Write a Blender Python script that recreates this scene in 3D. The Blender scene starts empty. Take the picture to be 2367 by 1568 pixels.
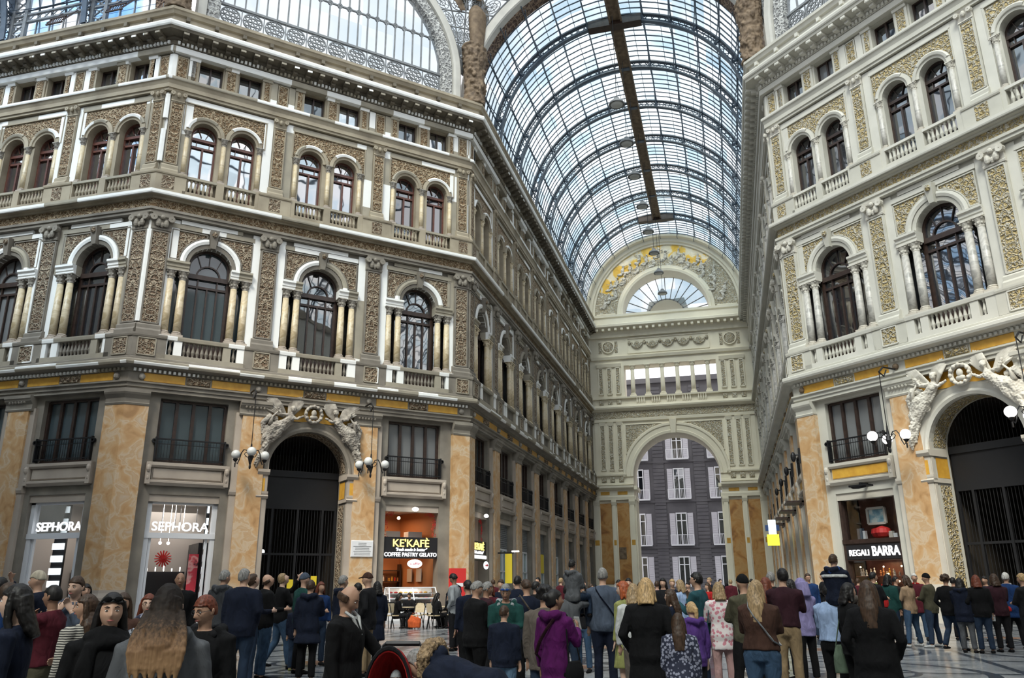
import bpy, bmesh, math, random
from mathutils import Vector, Matrix, noise
from mathutils.geometry import tessellate_polygon
random.seed(7)
PI = math.pi
sc = bpy.context.scene
COL = sc.collection
# ------------------------------------------------------------------ camera, sky, exposure
FPX, YAW, PITCH, ROLL, CH = 1854.2, -0.2558, 0.2979, -0.0071, 1.5
_f = Vector((math.sin(YAW)*math.cos(PITCH), math.cos(YAW)*math.cos(PITCH), math.sin(PITCH)))
_r0 = Vector((math.cos(YAW), -math.sin(YAW), 0)); _u0 = _r0.cross(_f)
_r = _r0*math.cos(ROLL)+_u0*math.sin(ROLL); _u = -_r0*math.sin(ROLL)+_u0*math.cos(ROLL)
cam_d = bpy.data.cameras.new('camera'); cam = bpy.data.objects.new('camera', cam_d); COL.objects.link(cam)
cam_d.sensor_width = 36; cam_d.lens = FPX*36/2367; cam_d.clip_end = 600; cam_d.clip_start = .05
cam.matrix_world = Matrix(((_r.x, _u.x, -_f.x, 0), (_r.y, _u.y, -_f.y, 0), (_r.z, _u.z, -_f.z, CH), (0, 0, 0, 1)))
sc.camera = cam
w = bpy.data.worlds.new('overcast_sky'); sc.world = w; w.use_nodes = True
_b = w.node_tree.nodes['Background']; _b.inputs[0].default_value = (.95, .955, 1, 1); _b.inputs[1].default_value = 2.05
sun_d = bpy.data.lights.new('sun', 'SUN'); sun_d.energy = 8; sun_d.angle = math.radians(20); sun_d.color = (1, .93, .80)
sun = bpy.data.objects.new('sun', sun_d); COL.objects.link(sun)
sun.rotation_euler = Vector((.10, 1, -1.15)).to_track_quat('-Z', 'Y').to_euler()
sc.view_settings.view_transform = 'Standard'; sc.view_settings.look = 'None'; sc.view_settings.gamma = 1
sc.view_settings.exposure = -0.08
sc.cycles.max_bounces = 6; sc.cycles.diffuse_bounces = 3; sc.cycles.glossy_bounces = 2; sc.cycles.transparent_max_bounces = 7
sc.cycles.transmission_bounces = 4
sc.cycles.sample_clamp_indirect = 4

# ------------------------------------------------------------------ materials
def _mat(name):
    m = bpy.data.materials.new(name); m.use_nodes = True
    nt = m.node_tree; return m, nt, nt.nodes['Principled BSDF']
def plain(name, c, rough=.6, metal=0, emit=0, spec=None, bump=0, bscale=30):
    m, nt, p = _mat(name)
    p.inputs['Base Color'].default_value = (*c, 1); p.inputs['Roughness'].default_value = rough; p.inputs['Metallic'].default_value = metal
    if emit:
        p.inputs['Emission Color'].default_value = (*c, 1); p.inputs['Emission Strength'].default_value = emit
    if spec: p.inputs['IOR'].default_value = spec
    n = nt.nodes.new('ShaderNodeTexNoise'); n.inputs['Scale'].default_value = bscale if bump else 4
    tc = nt.nodes.new('ShaderNodeTexCoord'); nt.links.new(tc.outputs['Object'], n.inputs['Vector'])
    mr = nt.nodes.new('ShaderNodeMapRange'); mr.inputs[3].default_value = max(rough-.06, .01); mr.inputs[4].default_value = min(rough+.06, 1)
    nt.links.new(n.outputs[0], mr.inputs[0]); nt.links.new(mr.outputs[0], p.inputs['Roughness'])
    if bump:
        b = nt.nodes.new('ShaderNodeBump'); b.inputs['Strength'].default_value = bump; b.inputs['Distance'].default_value = .02
        nt.links.new(n.outputs[0], b.inputs['Height']); nt.links.new(b.outputs[0], p.inputs['Normal'])
    return m
def ramp(nt, stops):
    r = nt.nodes.new('ShaderNodeValToRGB'); e = r.color_ramp.elements
    e[0].position, e[0].color = stops[0][0], (*stops[0][1], 1); e[1].position, e[1].color = stops[-1][0], (*stops[-1][1], 1)
    for p, c in stops[1:-1]:
        x = e.new(p); x.color = (*c, 1)
    return r
def noisy(name, stops, scale=1., detail=6, rough=.7, bump=.15, warp=0, coord='Object', vor=0, dist=.05, blocks=None):
    """stone, marble or carved stucco; blocks=(threshold, colour) repaints whole block-shaped patches (half finished restoration)"""
    m, nt, p = _mat(name); L = nt.links.new
    tc = nt.nodes.new('ShaderNodeTexCoord'); n = nt.nodes.new('ShaderNodeTexNoise')
    n.inputs['Scale'].default_value = scale; n.inputs['Detail'].default_value = detail; n.inputs['Distortion'].default_value = warp
    L(tc.outputs[coord], n.inputs['Vector'])
    r = ramp(nt, stops); src = n.outputs[0]
    if vor:
        # scrolling foliage: mirrored coordinates, warped cells crossed with wavy stems
        ab = nt.nodes.new('ShaderNodeVectorMath'); ab.operation = 'ABSOLUTE'; L(tc.outputs[coord], ab.inputs[0])
        n.inputs['Scale'].default_value = vor*.45; L(ab.outputs[0], n.inputs['Vector'])
        v = nt.nodes.new('ShaderNodeTexVoronoi'); v.feature = 'DISTANCE_TO_EDGE'; v.inputs['Scale'].default_value = vor*.8
        mx = nt.nodes.new('ShaderNodeMixRGB'); mx.inputs[0].default_value = .22
        L(ab.outputs[0], mx.inputs[1]); L(n.outputs[1], mx.inputs[2]); L(mx.outputs[0], v.inputs['Vector'])
        wv = nt.nodes.new('ShaderNodeTexVoronoi'); wv.feature = 'SMOOTH_F1'; wv.inputs['Scale'].default_value = vor*1.5; L(mx.outputs[0], wv.inputs['Vector'])
        mn = nt.nodes.new('ShaderNodeMath'); mn.operation = 'MINIMUM'; m5 = nt.nodes.new('ShaderNodeMath'); m5.operation = 'MULTIPLY'; m5.inputs[1].default_value = 2.6
        L(v.outputs[0], m5.inputs[0]); L(m5.outputs[0], mn.inputs[0]); L(wv.outputs[0], mn.inputs[1]); m6 = nt.nodes.new('ShaderNodeMath'); m6.operation = 'MULTIPLY'; m6.inputs[1].default_value = 1.9; L(mn.outputs[0], m6.inputs[0]); src = m6.outputs[0]
    L(src, r.inputs[0]); col = r.outputs[0]
    if blocks:
        thr, bc, size = blocks
        g = nt.nodes.new('ShaderNodeVectorMath'); g.operation = 'DIVIDE'; g.inputs[1].default_value = size
        L(tc.outputs[coord], g.inputs[0])
        fl = nt.nodes.new('ShaderNodeVectorMath'); fl.operation = 'FLOOR'; L(g.outputs[0], fl.inputs[0])
        wn = nt.nodes.new('ShaderNodeTexWhiteNoise'); L(fl.outputs[0], wn.inputs[0])
        gt = nt.nodes.new('ShaderNodeMath'); gt.operation = 'GREATER_THAN'; gt.inputs[1].default_value = thr; L(wn.outputs[0], gt.inputs[0])
        mb_ = nt.nodes.new('ShaderNodeMixRGB'); L(gt.outputs[0], mb_.inputs[0]); L(col, mb_.inputs[1]); mb_.inputs[2].default_value = (*bc, 1)
        col = mb_.outputs[0]
    L(col, p.inputs['Base Color']); p.inputs['Roughness'].default_value = rough
    b = nt.nodes.new('ShaderNodeBump'); b.inputs['Strength'].default_value = bump; b.inputs['Distance'].default_value = dist; b.invert = bool(vor)
    L(src, b.inputs['Height']); L(b.outputs[0], p.inputs['Normal'])
    return m
M = {}
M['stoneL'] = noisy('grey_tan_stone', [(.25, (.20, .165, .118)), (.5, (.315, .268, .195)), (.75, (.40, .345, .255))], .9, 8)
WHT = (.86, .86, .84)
M['stoneL2'] = noisy('dark_grey_stone', [(.25, (.125, .108, .088)), (.5, (.20, .178, .148)), (.75, (.27, .243, .20))], .9, 8)  # darker, greyer version of the left stone, used on the lower floors
M['trimL'] = noisy('half_repainted_stucco', [(.3, (.27, .245, .195)), (.7, (.37, .33, .255))], 1.2, 6, blocks=(.42, WHT, (1.35, 5, 1.6)))
M['trimL2'] = noisy('mostly_repainted_stucco', [(.3, (.27, .245, .195)), (.7, (.36, .32, .25))], 1.2, 6, blocks=(.30, WHT, (1.9, 5, 2.3)))
M['trimV'] = noisy('nearly_all_repainted_stucco', [(.3, (.27, .245, .195)), (.7, (.36, .32, .25))], 1.2, 6, blocks=(.13, WHT, (1.3, 5, 3.1)))
M['trimL3'] = noisy('partly_repainted_stucco', [(.3, (.25, .225, .18)), (.7, (.35, .31, .24))], 1.2, 6, blocks=(.66, WHT, (1.1, 5, .9)))
M['whiteL'] = noisy('fresh_white_paint', [(.3, (.80, .80, .77)), (.7, (.90, .90, .88))], 2, 4, bump=.03)
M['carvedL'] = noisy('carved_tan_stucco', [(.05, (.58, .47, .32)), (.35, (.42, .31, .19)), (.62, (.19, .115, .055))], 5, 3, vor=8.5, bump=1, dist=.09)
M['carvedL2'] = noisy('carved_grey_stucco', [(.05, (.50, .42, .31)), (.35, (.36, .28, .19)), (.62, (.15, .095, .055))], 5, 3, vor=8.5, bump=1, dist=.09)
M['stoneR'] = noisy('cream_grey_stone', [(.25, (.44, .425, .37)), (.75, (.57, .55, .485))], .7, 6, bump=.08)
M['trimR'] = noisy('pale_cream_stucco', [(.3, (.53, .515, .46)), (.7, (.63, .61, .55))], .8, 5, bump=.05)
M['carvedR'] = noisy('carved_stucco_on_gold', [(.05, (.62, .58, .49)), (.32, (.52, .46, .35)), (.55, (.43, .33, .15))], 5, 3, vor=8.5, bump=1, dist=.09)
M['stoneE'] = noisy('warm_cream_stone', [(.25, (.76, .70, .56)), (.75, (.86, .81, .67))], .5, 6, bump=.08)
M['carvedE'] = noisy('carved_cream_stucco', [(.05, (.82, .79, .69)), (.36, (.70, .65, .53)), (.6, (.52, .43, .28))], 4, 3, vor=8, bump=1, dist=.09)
M['reliefE'] = noisy('figured_gold_mosaic', [(.30, (.80, .76, .66)), (.47, (.74, .66, .48)), (.51, (.80, .52, .10)), (.7, (.74, .44, .05))], .75, 6, warp=.6, bump=.9, dist=.2)
M['marble'] = noisy('orange_veined_marble', [(.28, (.36, .20, .085)), (.42, (.50, .30, .14)), (.50, (.53, .35, .19)), (.56, (.56, .44, .31)), (.60, (.50, .33, .18)), (.75, (.52, .42, .32))], 1.5, 12, warp=.9, rough=.45, bump=.03)
M['marbleD'] = noisy('deep_orange_marble', [(.30, (.24, .10, .03)), (.45, (.45, .22, .06)), (.55, (.50, .29, .11)), (.70, (.38, .18, .05))], .8, 12, warp=1.1, rough=.4, bump=.03)
M['limeL'] = noisy('pinkish_limestone', [(.3, (.33, .28, .235)), (.7, (.44, .38, .32))], .8, 7, bump=.08)
M['limeR'] = noisy('pale_limestone', [(.3, (.46, .42, .36)), (.7, (.56, .52, .45))], .8, 7, bump=.08)
M['gold'] = noisy('ochre_panel', [(.3, (.50, .25, .03)), (.7, (.64, .36, .05))], 3, 5, rough=.5)
M['wood'] = noisy('dark_brown_wood', [(.3, (.022, .012, .009)), (.7, (.045, .025, .019))], 6, 4, rough=.4, bump=.05)
M['woodred'] = noisy('red_brown_wood', [(.3, (.09, .03, .02)), (.7, (.14, .05, .035))], 6, 4, rough=.4, bump=.05)
M['iron'] = plain('black_iron', (.02, .02, .022), .5, .6)
M['ironblue'] = noisy('blue_grey_painted_iron', [(.3, (.06, .085, .12)), (.7, (.10, .13, .17))], 3, 4, rough=.5, bump=.04)
M['irongrey'] = noisy('grey_painted_iron', [(.3, (.15, .16, .17)), (.7, (.24, .25, .26))], 3, 4, rough=.55, bump=.04)
M['column'] = noisy('veined_tan_marble_column', [(.3, (.40, .31, .18)), (.5, (.60, .51, .36)), (.7, (.50, .39, .22))], 2.5, 6, warp=1.5, rough=.4, bump=.02)
M['columnR'] = noisy('grey_marble_column', [(.3, (.30, .29, .27)), (.5, (.52, .50, .46)), (.7, (.38, .36, .33))], 2.5, 6, warp=1.5, rough=.4, bump=.02)
M['statue'] = noisy('dusty_brown_bronze', [(.3, (.09, .06, .037)), (.7, (.23, .165, .105))], 3, 6, rough=.75, bump=.4)
M['sculpt'] = noisy('weathered_grey_stucco', [(.3, (.16, .14, .12)), (.7, (.42, .39, .34))], 4, 6, rough=.8, bump=.4)
M['sculptR'] = noisy('clean_pale_stucco', [(.3, (.48, .45, .39)), (.7, (.68, .65, .58))], 4, 6, rough=.8, bump=.3)
M['dark'] = plain('unlit_interior', (.012, .012, .014), .8)
def glass_pane(name, tint, ior=2.6, rough=.02, wob=.035, sc_=.55):
    m, nt, p = _mat(name); p.inputs['Base Color'].default_value = (*tint, 1); p.inputs['Roughness'].default_value = rough
    p.inputs['IOR'].default_value = ior
    tc = nt.nodes.new('ShaderNodeTexCoord'); n = nt.nodes.new('ShaderNodeTexNoise'); n.inputs['Scale'].default_value = sc_; n.inputs['Detail'].default_value = 2
    b = nt.nodes.new('ShaderNodeBump'); b.inputs['Strength'].default_value = wob; b.inputs['Distance'].default_value = .3
    nt.links.new(tc.outputs['Object'], n.inputs['Vector']); nt.links.new(n.outputs[0], b.inputs['Height']); nt.links.new(b.outputs[0], p.inputs['Normal'])
    return m
M['glass'] = glass_pane('dark_window_glass', (.012, .014, .018))
M['glassr'] = glass_pane('bright_reflecting_window_glass', (.014, .016, .02), 5.0, .02, .03, .5)
M['glassc'] = glass_pane('window_glass_with_pale_curtain', (.16, .165, .17), 1.6, .08)
M['glassb'] = glass_pane('blue_grey_window_glass', (.05, .07, .08), 1.7, .05)
M['glasst'] = glass_pane('pale_teal_shop_glass', (.22, .33, .32), 1.5, .08)
def roof_glass(name, c, tr=.62, stops=None):
    m = bpy.data.materials.new(name); m.use_nodes = True; nt = m.node_tree; L = nt.links.new
    for n in list(nt.nodes): nt.nodes.remove(n)
    o = nt.nodes.new('ShaderNodeOutputMaterial'); t = nt.nodes.new('ShaderNodeBsdfTransparent'); d = nt.nodes.new('ShaderNodeBsdfTranslucent')
    mx = nt.nodes.new('ShaderNodeMixShader'); tc = nt.nodes.new('ShaderNodeTexCoord')
    g = nt.nodes.new('ShaderNodeVectorMath'); g.operation = 'DIVIDE'; g.inputs[1].default_value = (1.9, 1.7, 1.9)
    f = nt.nodes.new('ShaderNodeVectorMath'); f.operation = 'FLOOR'; wn = nt.nodes.new('ShaderNodeTexWhiteNoise')
    L(tc.outputs['Object'], g.inputs[0]); L(g.outputs[0], f.inputs[0]); L(f.outputs[0], wn.inputs[0])
    nz = nt.nodes.new('ShaderNodeTexNoise'); nz.inputs['Scale'].default_value = .35; nz.inputs['Detail'].default_value = 5; L(tc.outputs['Object'], nz.inputs['Vector'])
    ad = nt.nodes.new('ShaderNodeMath'); ad.operation = 'MULTIPLY_ADD'; ad.inputs[1].default_value = .45; L(wn.outputs[0], ad.inputs[0]); L(nz.outputs[0], ad.inputs[2])
    r = ramp(nt, stops or [(.35, tuple(x*.66 for x in c)), (.62, c), (.85, (.97, .99, 1))])
    L(ad.outputs[0], r.inputs[0]); L(r.outputs[0], t.inputs[0]); L(r.outputs[0], d.inputs[0])
    mx.inputs[0].default_value = 1-tr; L(t.outputs[0], mx.inputs[1]); L(d.outputs[0], mx.inputs[2]); L(mx.outputs[0], o.inputs[0])
    return m
M['vault'] = roof_glass('weathered_roof_glass', (.70, .85, .94))
M['vaultA'] = roof_glass('pale_cyan_roof_glass', (1, 1, 1), .62, [(.35, (.27, .38, .45)), (.6, (.39, .48, .53)), (.8, (.52, .58, .60)), (1, (.8, .82, .82))])
M['darkL'] = noisy('dark_brown_stone', [(.3, (.075, .062, .045)), (.7, (.17, .145, .105))], 1.5, 6)  # much darker brown tone for the left cornice soffit and modillions
M['vaultB'] = roof_glass('blue_roof_glass', (.42, .66, .95), .7)
M['lun'] = roof_glass('clear_lunette_glass', (.85, .93, .97), .8, [(.35, (.42, .50, .55)), (.6, (.48, .54, .57)), (.9, (.58, .62, .63))])

# ------------------------------------------------------------------ mesh builder
class MB:
    def __init__(s): s.v = []; s.f = []
    def add(s, vs, fs):
        b = len(s.v); s.v += [tuple(v) for v in vs]; s.f += [tuple(i+b for i in f) for f in fs]; return s
    # facade frame: u along wall, n towards the viewer, z up -> (u, -n, z)
    def box(s, u0, u1, n0, n1, z0, z1):
        vs = [(u, -n, z) for z in (z0, z1) for n in (n0, n1) for u in (u0, u1)]
        return s.add(vs, [(0, 1, 3, 2), (4, 6, 7, 5), (0, 4, 5, 1), (2, 3, 7, 6), (0, 2, 6, 4), (1, 5, 7, 3)])
    def bev(s, u0, u1, n0, n1, z0, z1, b=.03):
        """raised panel: front face smaller than its back"""
        vs = [(u0, -n0, z0), (u1, -n0, z0), (u1, -n0, z1), (u0, -n0, z1), (u0+b, -n1, z0+b), (u1-b, -n1, z0+b), (u1-b, -n1, z1-b), (u0+b, -n1, z1-b)]
        return s.add(vs, [(0, 1, 5, 4), (1, 2, 6, 5), (2, 3, 7, 6), (3, 0, 4, 7), (4, 5, 6, 7)])
    def mold(s, prof, u0, u1, k0=0, k1=0):
        m = len(prof); vs = [(u0-k0*n, -n, z) for n, z in prof]+[(u1+k1*n, -n, z) for n, z in prof]
        fs = [(i, i+1, m+i+1, m+i) for i in range(m-1)]+[tuple(range(m)), tuple(range(2*m-1, m-1, -1))]
        return s.add(vs, fs)
    def arc(s, prof, cu, cz, a0=0, a1=PI, seg=20):
        """profile of (radius, n) swept about an axis normal to the wall"""
        m = len(prof); vs = []
        for k in range(seg+1):
            a = a0+(a1-a0)*k/seg
            vs += [(cu+r*math.cos(a), -n, cz+r*math.sin(a)) for r, n in prof]
        fs = [(k*m+i, k*m+i+1, (k+1)*m+i+1, (k+1)*m+i) for k in range(seg) for i in range(m-1)]
        fs += [tuple(range(m)), tuple(range(seg*m+m-1, seg*m-1, -1))]
        return s.add(vs, fs)
    def poly(s, loops, n):
        t = tessellate_polygon([[Vector((u, z, 0)) for u, z in lp] for lp in loops]); flat = [p for lp in loops for p in lp]
        return s.add([(u, -n, z) for u, z in flat], t)
    def rev(s, loop, n0, n1, skip=None):
        m = len(loop); vs = [(u, -n0, z) for u, z in loop]+[(u, -n1, z) for u, z in loop]
        return s.add(vs, [(i, (i+1) % m, m+(i+1) % m, m+i) for i in range(m) if not (skip and skip(loop[i], loop[(i+1) % m]))])
    def lathe(s, prof, cx, cy, z0=0, seg=12, sx=1, sy=1):
        m = len(prof); vs = []
        for r, z in prof: vs += [(cx+r*sx*math.cos(2*PI*k/seg), cy+r*sy*math.sin(2*PI*k/seg), z0+z) for k in range(seg)]
        fs = [(i*seg+k, i*seg+(k+1) % seg, (i+1)*seg+(k+1) % seg, (i+1)*seg+k) for i in range(m-1) for k in range(seg)]
        fs += [tuple(range(seg))[::-1], tuple(range((m-1)*seg, m*seg))]
        return s.add(vs, fs)
    def tube(s, pts, rad, seg=8, up=None):
        """closed tube; rad = number, list, or list of (rx, ry)"""
        pts = [Vector(p) for p in pts]; n = len(pts)
        if not isinstance(rad, (list, tuple)): rad = [rad]*n
        ref = Vector(up) if up else None; vs = []; px = None
        for i, p in enumerate(pts):
            t = (pts[min(i+1, n-1)]-pts[max(i-1, 0)]).normalized()
            if px is None:
                a = ref if ref is not None else (Vector((1, 0, 0)) if abs(t.x) < .8 else Vector((0, 1, 0)))
                px = (a-t*a.dot(t)).normalized()
            else: px = (px-t*px.dot(t)).normalized()
            py = t.cross(px); r = rad[i]; rx, ry = r if isinstance(r, (list, tuple)) else (r, r)
            vs += [p+px*(rx*math.cos(2*PI*k/seg))+py*(ry*math.sin(2*PI*k/seg)) for k in range(seg)]
        fs = [(i*seg+k, i*seg+(k+1) % seg, (i+1)*seg+(k+1) % seg, (i+1)*seg+k) for i in range(n-1) for k in range(seg)]
        fs += [tuple(range(seg))[::-1], tuple(range((n-1)*seg, n*seg))]
        return s.add(vs, fs)
    def ball(s, c, r, seg=12, rings=8):
        rx, ry, rz = r if isinstance(r, (list, tuple)) else (r, r, r); c = Vector(c)
        vs = [c+Vector((0, 0, -rz))]
        for i in range(1, rings):
            a = -PI/2+PI*i/rings
            vs += [c+Vector((rx*math.cos(a)*math.cos(2*PI*k/seg), ry*math.cos(a)*math.sin(2*PI*k/seg), rz*math.sin(a))) for k in range(seg)]
        vs.append(c+Vector((0, 0, rz))); L = len(vs)-1
        fs = [(0, 1+(k+1) % seg, 1+k) for k in range(seg)]
        fs += [(1+i*seg+k, 1+i*seg+(k+1) % seg, 1+(i+1)*seg+(k+1) % seg, 1+(i+1)*seg+k) for i in range(rings-2) for k in range(seg)]
        fs += [(L, 1+(rings-2)*seg+k, 1+(rings-2)*seg+(k+1) % seg) for k in range(seg)]
        return s.add(vs, fs)
    def mesh(s, name, mat, smooth=False):
        me = bpy.data.meshes.new(name); me.from_pydata(s.v, [], s.f); me.materials.append(M[mat] if isinstance(mat, str) else mat)
        bm = bmesh.new(); bm.from_mesh(me); bmesh.ops.recalc_face_normals(bm, faces=bm.faces); bm.to_mesh(me); bm.free()
        if smooth: me.shade_smooth()
        return me
    def build(s, name, mat, parent=None, mw=None, smooth=False):
        return put(name, s.mesh(name, mat, smooth), parent, mw)
def halves(mb, z):
    """the faces below height z and the rest, as two builders"""
    out = []
    for lo in (True, False):
        q = MB(); m = {}
        for f in mb.f:
            if (sum(mb.v[i][2] for i in f)/len(f) < z) == lo:
                for i in f:
                    if i not in m: m[i] = len(q.v); q.v.append(mb.v[i])
                q.f.append(tuple(m[i] for i in f))
        out.append(q)
    return out
def put(name, me, parent=None, mw=None):
    o = bpy.data.objects.new(name, me); COL.objects.link(o)
    if parent is not None: o.parent = parent
    if mw is not None: o.matrix_local = mw
    return o
def tag(o, label=None, cat=None, group=None, kind=None):
    for k, v in (('label', label), ('category', cat), ('group', group), ('kind', kind)):
        if v: o[k] = v
    return o
def root(name, mw, label=None, cat=None, group=None, kind=None):
    o = bpy.data.objects.new(name, None); COL.objects.link(o); o.empty_display_size = .2
    if isinstance(mw, (tuple, list, Vector)): mw = Matrix.Translation(mw)
    o.matrix_world = mw; return tag(o, label, cat, group, kind)
CACHE = {}
def proto(key, fn):
    """parts of a repeated thing: list of (part name, mesh, children) built once, shared by every copy"""
    if key not in CACHE: CACHE[key] = fn()
    return CACHE[key]
def stamp(parts, parent):
    for name, me, kids in parts:
        o = put(name, me, parent)
        if kids: stamp(kids, o)
ORD = 'first second third fourth fifth sixth seventh eighth ninth tenth eleventh twelfth thirteenth fourteenth fifteenth sixteenth seventeenth eighteenth nineteenth twentieth'.split()
def pix(x, y, d):
    """ground distance d from the camera along the view of photo pixel x, y -> world point"""
    v = _f+_r*((x-1183.5)/FPX)-_u*((y-784)/FPX); t = d/math.hypot(v.x, v.y)
    return Vector((v.x*t, v.y*t, CH+v.z*t))
XL, XR, YB, YE, SP = -13.0, 3.83, 39.87, 81.83, 11.5
Q = 2**-.5; LC = SP/Q
def side(o, d): return Matrix(((d[0], -d[1], 0, o[0]), (d[1], d[0], 0, o[1]), (0, 0, 1, 0), (0, 0, 0, 1)))
SIDES = dict(cl=side((XL-SP, YB-SP), (Q, Q)), cr=side((XR, YB), (Q, -Q)), al=side((XL, YB), (0, 1)),
             ar=side((XR, YB), (0, -1)), en=side((XL, YE), (1, 0)), lw=side((XL-SP, YB-SP), (1, 0)))
# ------------------------------------------------------------------ facades
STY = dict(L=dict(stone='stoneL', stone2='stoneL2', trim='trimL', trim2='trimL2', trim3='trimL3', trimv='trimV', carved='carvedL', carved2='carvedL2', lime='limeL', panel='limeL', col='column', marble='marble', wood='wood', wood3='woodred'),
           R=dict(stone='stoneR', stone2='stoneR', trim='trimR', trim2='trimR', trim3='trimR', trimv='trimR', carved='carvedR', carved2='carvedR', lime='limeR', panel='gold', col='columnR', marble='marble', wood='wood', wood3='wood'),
           E=dict(stone='stoneE', stone2='stoneE', trim='stoneE', trim2='stoneE', trim3='stoneE', trimv='stoneE', carved='carvedE', carved2='carvedE', lime='stoneE', panel='gold', col='stoneE', marble='marbleD', wood='wood', wood3='wood'))
def arcpts(c, z, r, n=14, a0=PI, a1=0): return [(c+r*math.cos(a0+(a1-a0)*i/n), z+r*math.sin(a0+(a1-a0)*i/n)) for i in range(n+1)]
def hole_f2(c): return [(c-1.85, 11.2), (c-1.85, 15.42), (c-.95, 15.42)]+arcpts(c, 15.85, .95)+[(c+.95, 15.42), (c+1.85, 15.42), (c+1.85, 11.2)]
def hole_f3(c): return [(c-.6, 19.3)]+arcpts(c, 22.65, .6, 12)+[(c+.6, 19.3)]
def rect(a, b, z0, z1): return [(a, z0), (a, z1), (b, z1), (b, z0)]
def hole_arch(c): return [(c-1.88, -.02)]+arcpts(c, 6.62, 1.88, 18)+[(c+1.88, -.02)]
def bar(s, a, b, wd, n0, n1):
    """flat bar between two (u,z) points"""
    a, b = Vector(a), Vector(b); t = (b-a).normalized(); p = Vector((-t.y, t.x))*wd/2
    q = [a-p, b-p, b+p, a+p]; vs = [(v.x, -n0, v.y) for v in q]+[(v.x, -n1, v.y) for v in q]
    s.add(vs, [(0, 1, 2, 3), (7, 6, 5, 4), (0, 4, 5, 1), (1, 5, 6, 2), (2, 6, 7, 3), (3, 7, 4, 0)])
def frame_of(s, loop, wd, n0, n1, close=True):
    m = len(loop)
    for i in range(m if close else m-1): bar(s, loop[i], loop[(i+1) % m], wd, n0, n1)

# ---- windows (built about u = 0)
def win_f2(st, gl):
    f = MB(); lp = arcpts(0, 15.85, .9, 14); frame_of(f, [(-.9, 11.3)]+lp+[(.9, 11.3)], .12, -.5, -.34)
    f.box(-.9, .9, -.5, -.28, 15.3, 15.52); f.box(-.86, .86, -.48, -.33, 14.86, 14.97)
    for u in (-.44, 0, .44): f.box(u-.035, u+.035, -.48, -.34, 11.3, 14.9)
    f.box(-.46, -.4, -.48, -.34, 14.9, 15.35); f.box(.4, .46, -.48, -.34, 14.9, 15.35)
    frame_of(f, arcpts(0, 15.5, .52, 10), .07, -.48, -.36, False)
    for a in (PI*.28, PI*.5, PI*.72): bar(f, (.52*math.cos(a), 15.5+.52*math.sin(a)), (.9*math.cos(a), 15.85+.9*math.sin(a)), .04, -.48, -.38)
    for s in (-1, 1): frame_of(f, rect(min(s*1.0, s*1.82), max(s*1.0, s*1.82), 11.3, 15.36), .08, -.5, -.38)
    f.box(-.88, .88, -.47, -.36, 11.3, 12.2)
    g = MB(); g.poly([[(-1.84, 11.25), (-1.84, 15.4), (-.93, 15.4)]+arcpts(0, 15.85, .93)+[(.93, 15.4), (1.84, 15.4), (1.84, 11.25)]], -.44)
    return [('window_frame', f.mesh('window_frame', STY[st]['wood']), None), ('glazing', g.mesh('glazing', gl), None)]
def win_f3(st, gl):
    f = MB(); frame_of(f, [(-.57, 19.35)]+arcpts(0, 22.65, .57, 12)+[(.57, 19.35)], .11, -.5, -.34)
    f.box(-.57, .57, -.5, -.31, 22.42, 22.56); f.box(-.55, .55, -.48, -.34, 22.02, 22.12); f.box(-.045, .045, -.48, -.33, 19.4, 22.05)
    for u in (-.3, .3): f.box(u-.012, u+.012, -.47, -.36, 22.1, 22.45)
    for a in (PI/3, 2*PI/3): bar(f, (.2*math.cos(a), 22.6+.1*math.sin(a)), (.56*math.cos(a), 22.65+.56*math.sin(a)), .03, -.47, -.37)
    g = MB(); g.poly([[(-.59, 19.3)]+arcpts(0, 22.65, .59, 12)+[(.59, 19.3)]], -.44)
    return [('window_frame', f.mesh('window_frame', STY[st]['wood3']), None), ('glazing', g.mesh('glazing', gl), None)]
def win_at(st, gl):
    f = MB(); frame_of(f, rect(-.54, .54, 25.46, 26.6), .09, -.42, -.28); f.box(-.045, .045, -.42, -.27, 25.45, 26.6)
    g = MB(); g.poly([rect(-.56, .56, 25.44, 26.61)], -.37)
    return [('window_frame', f.mesh('window_frame', STY[st]['wood']), None), ('glazing', g.mesh('glazing', gl), None)]
def win_mz(st, gl):
    f = MB(); frame_of(f, rect(-1.37, 1.37, 6.73, 9.4), .13, -.42, -.22)
    for u in (-.7, 0, .7): f.box(u-.07, u+.07, -.42, -.22, 6.7, 9.4)
    g = MB(); g.poly([rect(-1.42, 1.42, 6.68, 9.44)], -.34)
    r = MB(); r.box(-1.45, 1.45, .06, .12, 7.62, 7.68); r.box(-1.45, 1.45, .07, .11, 6.78, 6.83); r.box(-1.45, 1.45, .07, .11, 7.42, 7.45)
    for i in range(25): u = -1.42+i*2.84/24; r.box(u-.007, u+.007, .08, .095, 6.72, 7.64)
    for s in (-1, 1): r.box(s*1.43-.03, s*1.43+.03, -.1, .14, 6.7, 7.72); r.arc([(.05, .02), (.05, .14), (.1, .14), (.1, .02)], s*1.5, 7.55, 0, 2*PI, 8)
    return [('window_frame', f.mesh('window_frame', STY[st]['wood']), None), ('glazing', g.mesh('glazing', gl), None), ('railing', r.mesh('railing', 'iron'), None)]
NW = [0]
def window(fn, st, gl, mw):
    NW[0] += 1; o = root('window_%d' % NW[0], mw, kind='structure'); stamp(proto((fn.__name__, st, gl), lambda: fn(st, gl)), o)
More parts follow.
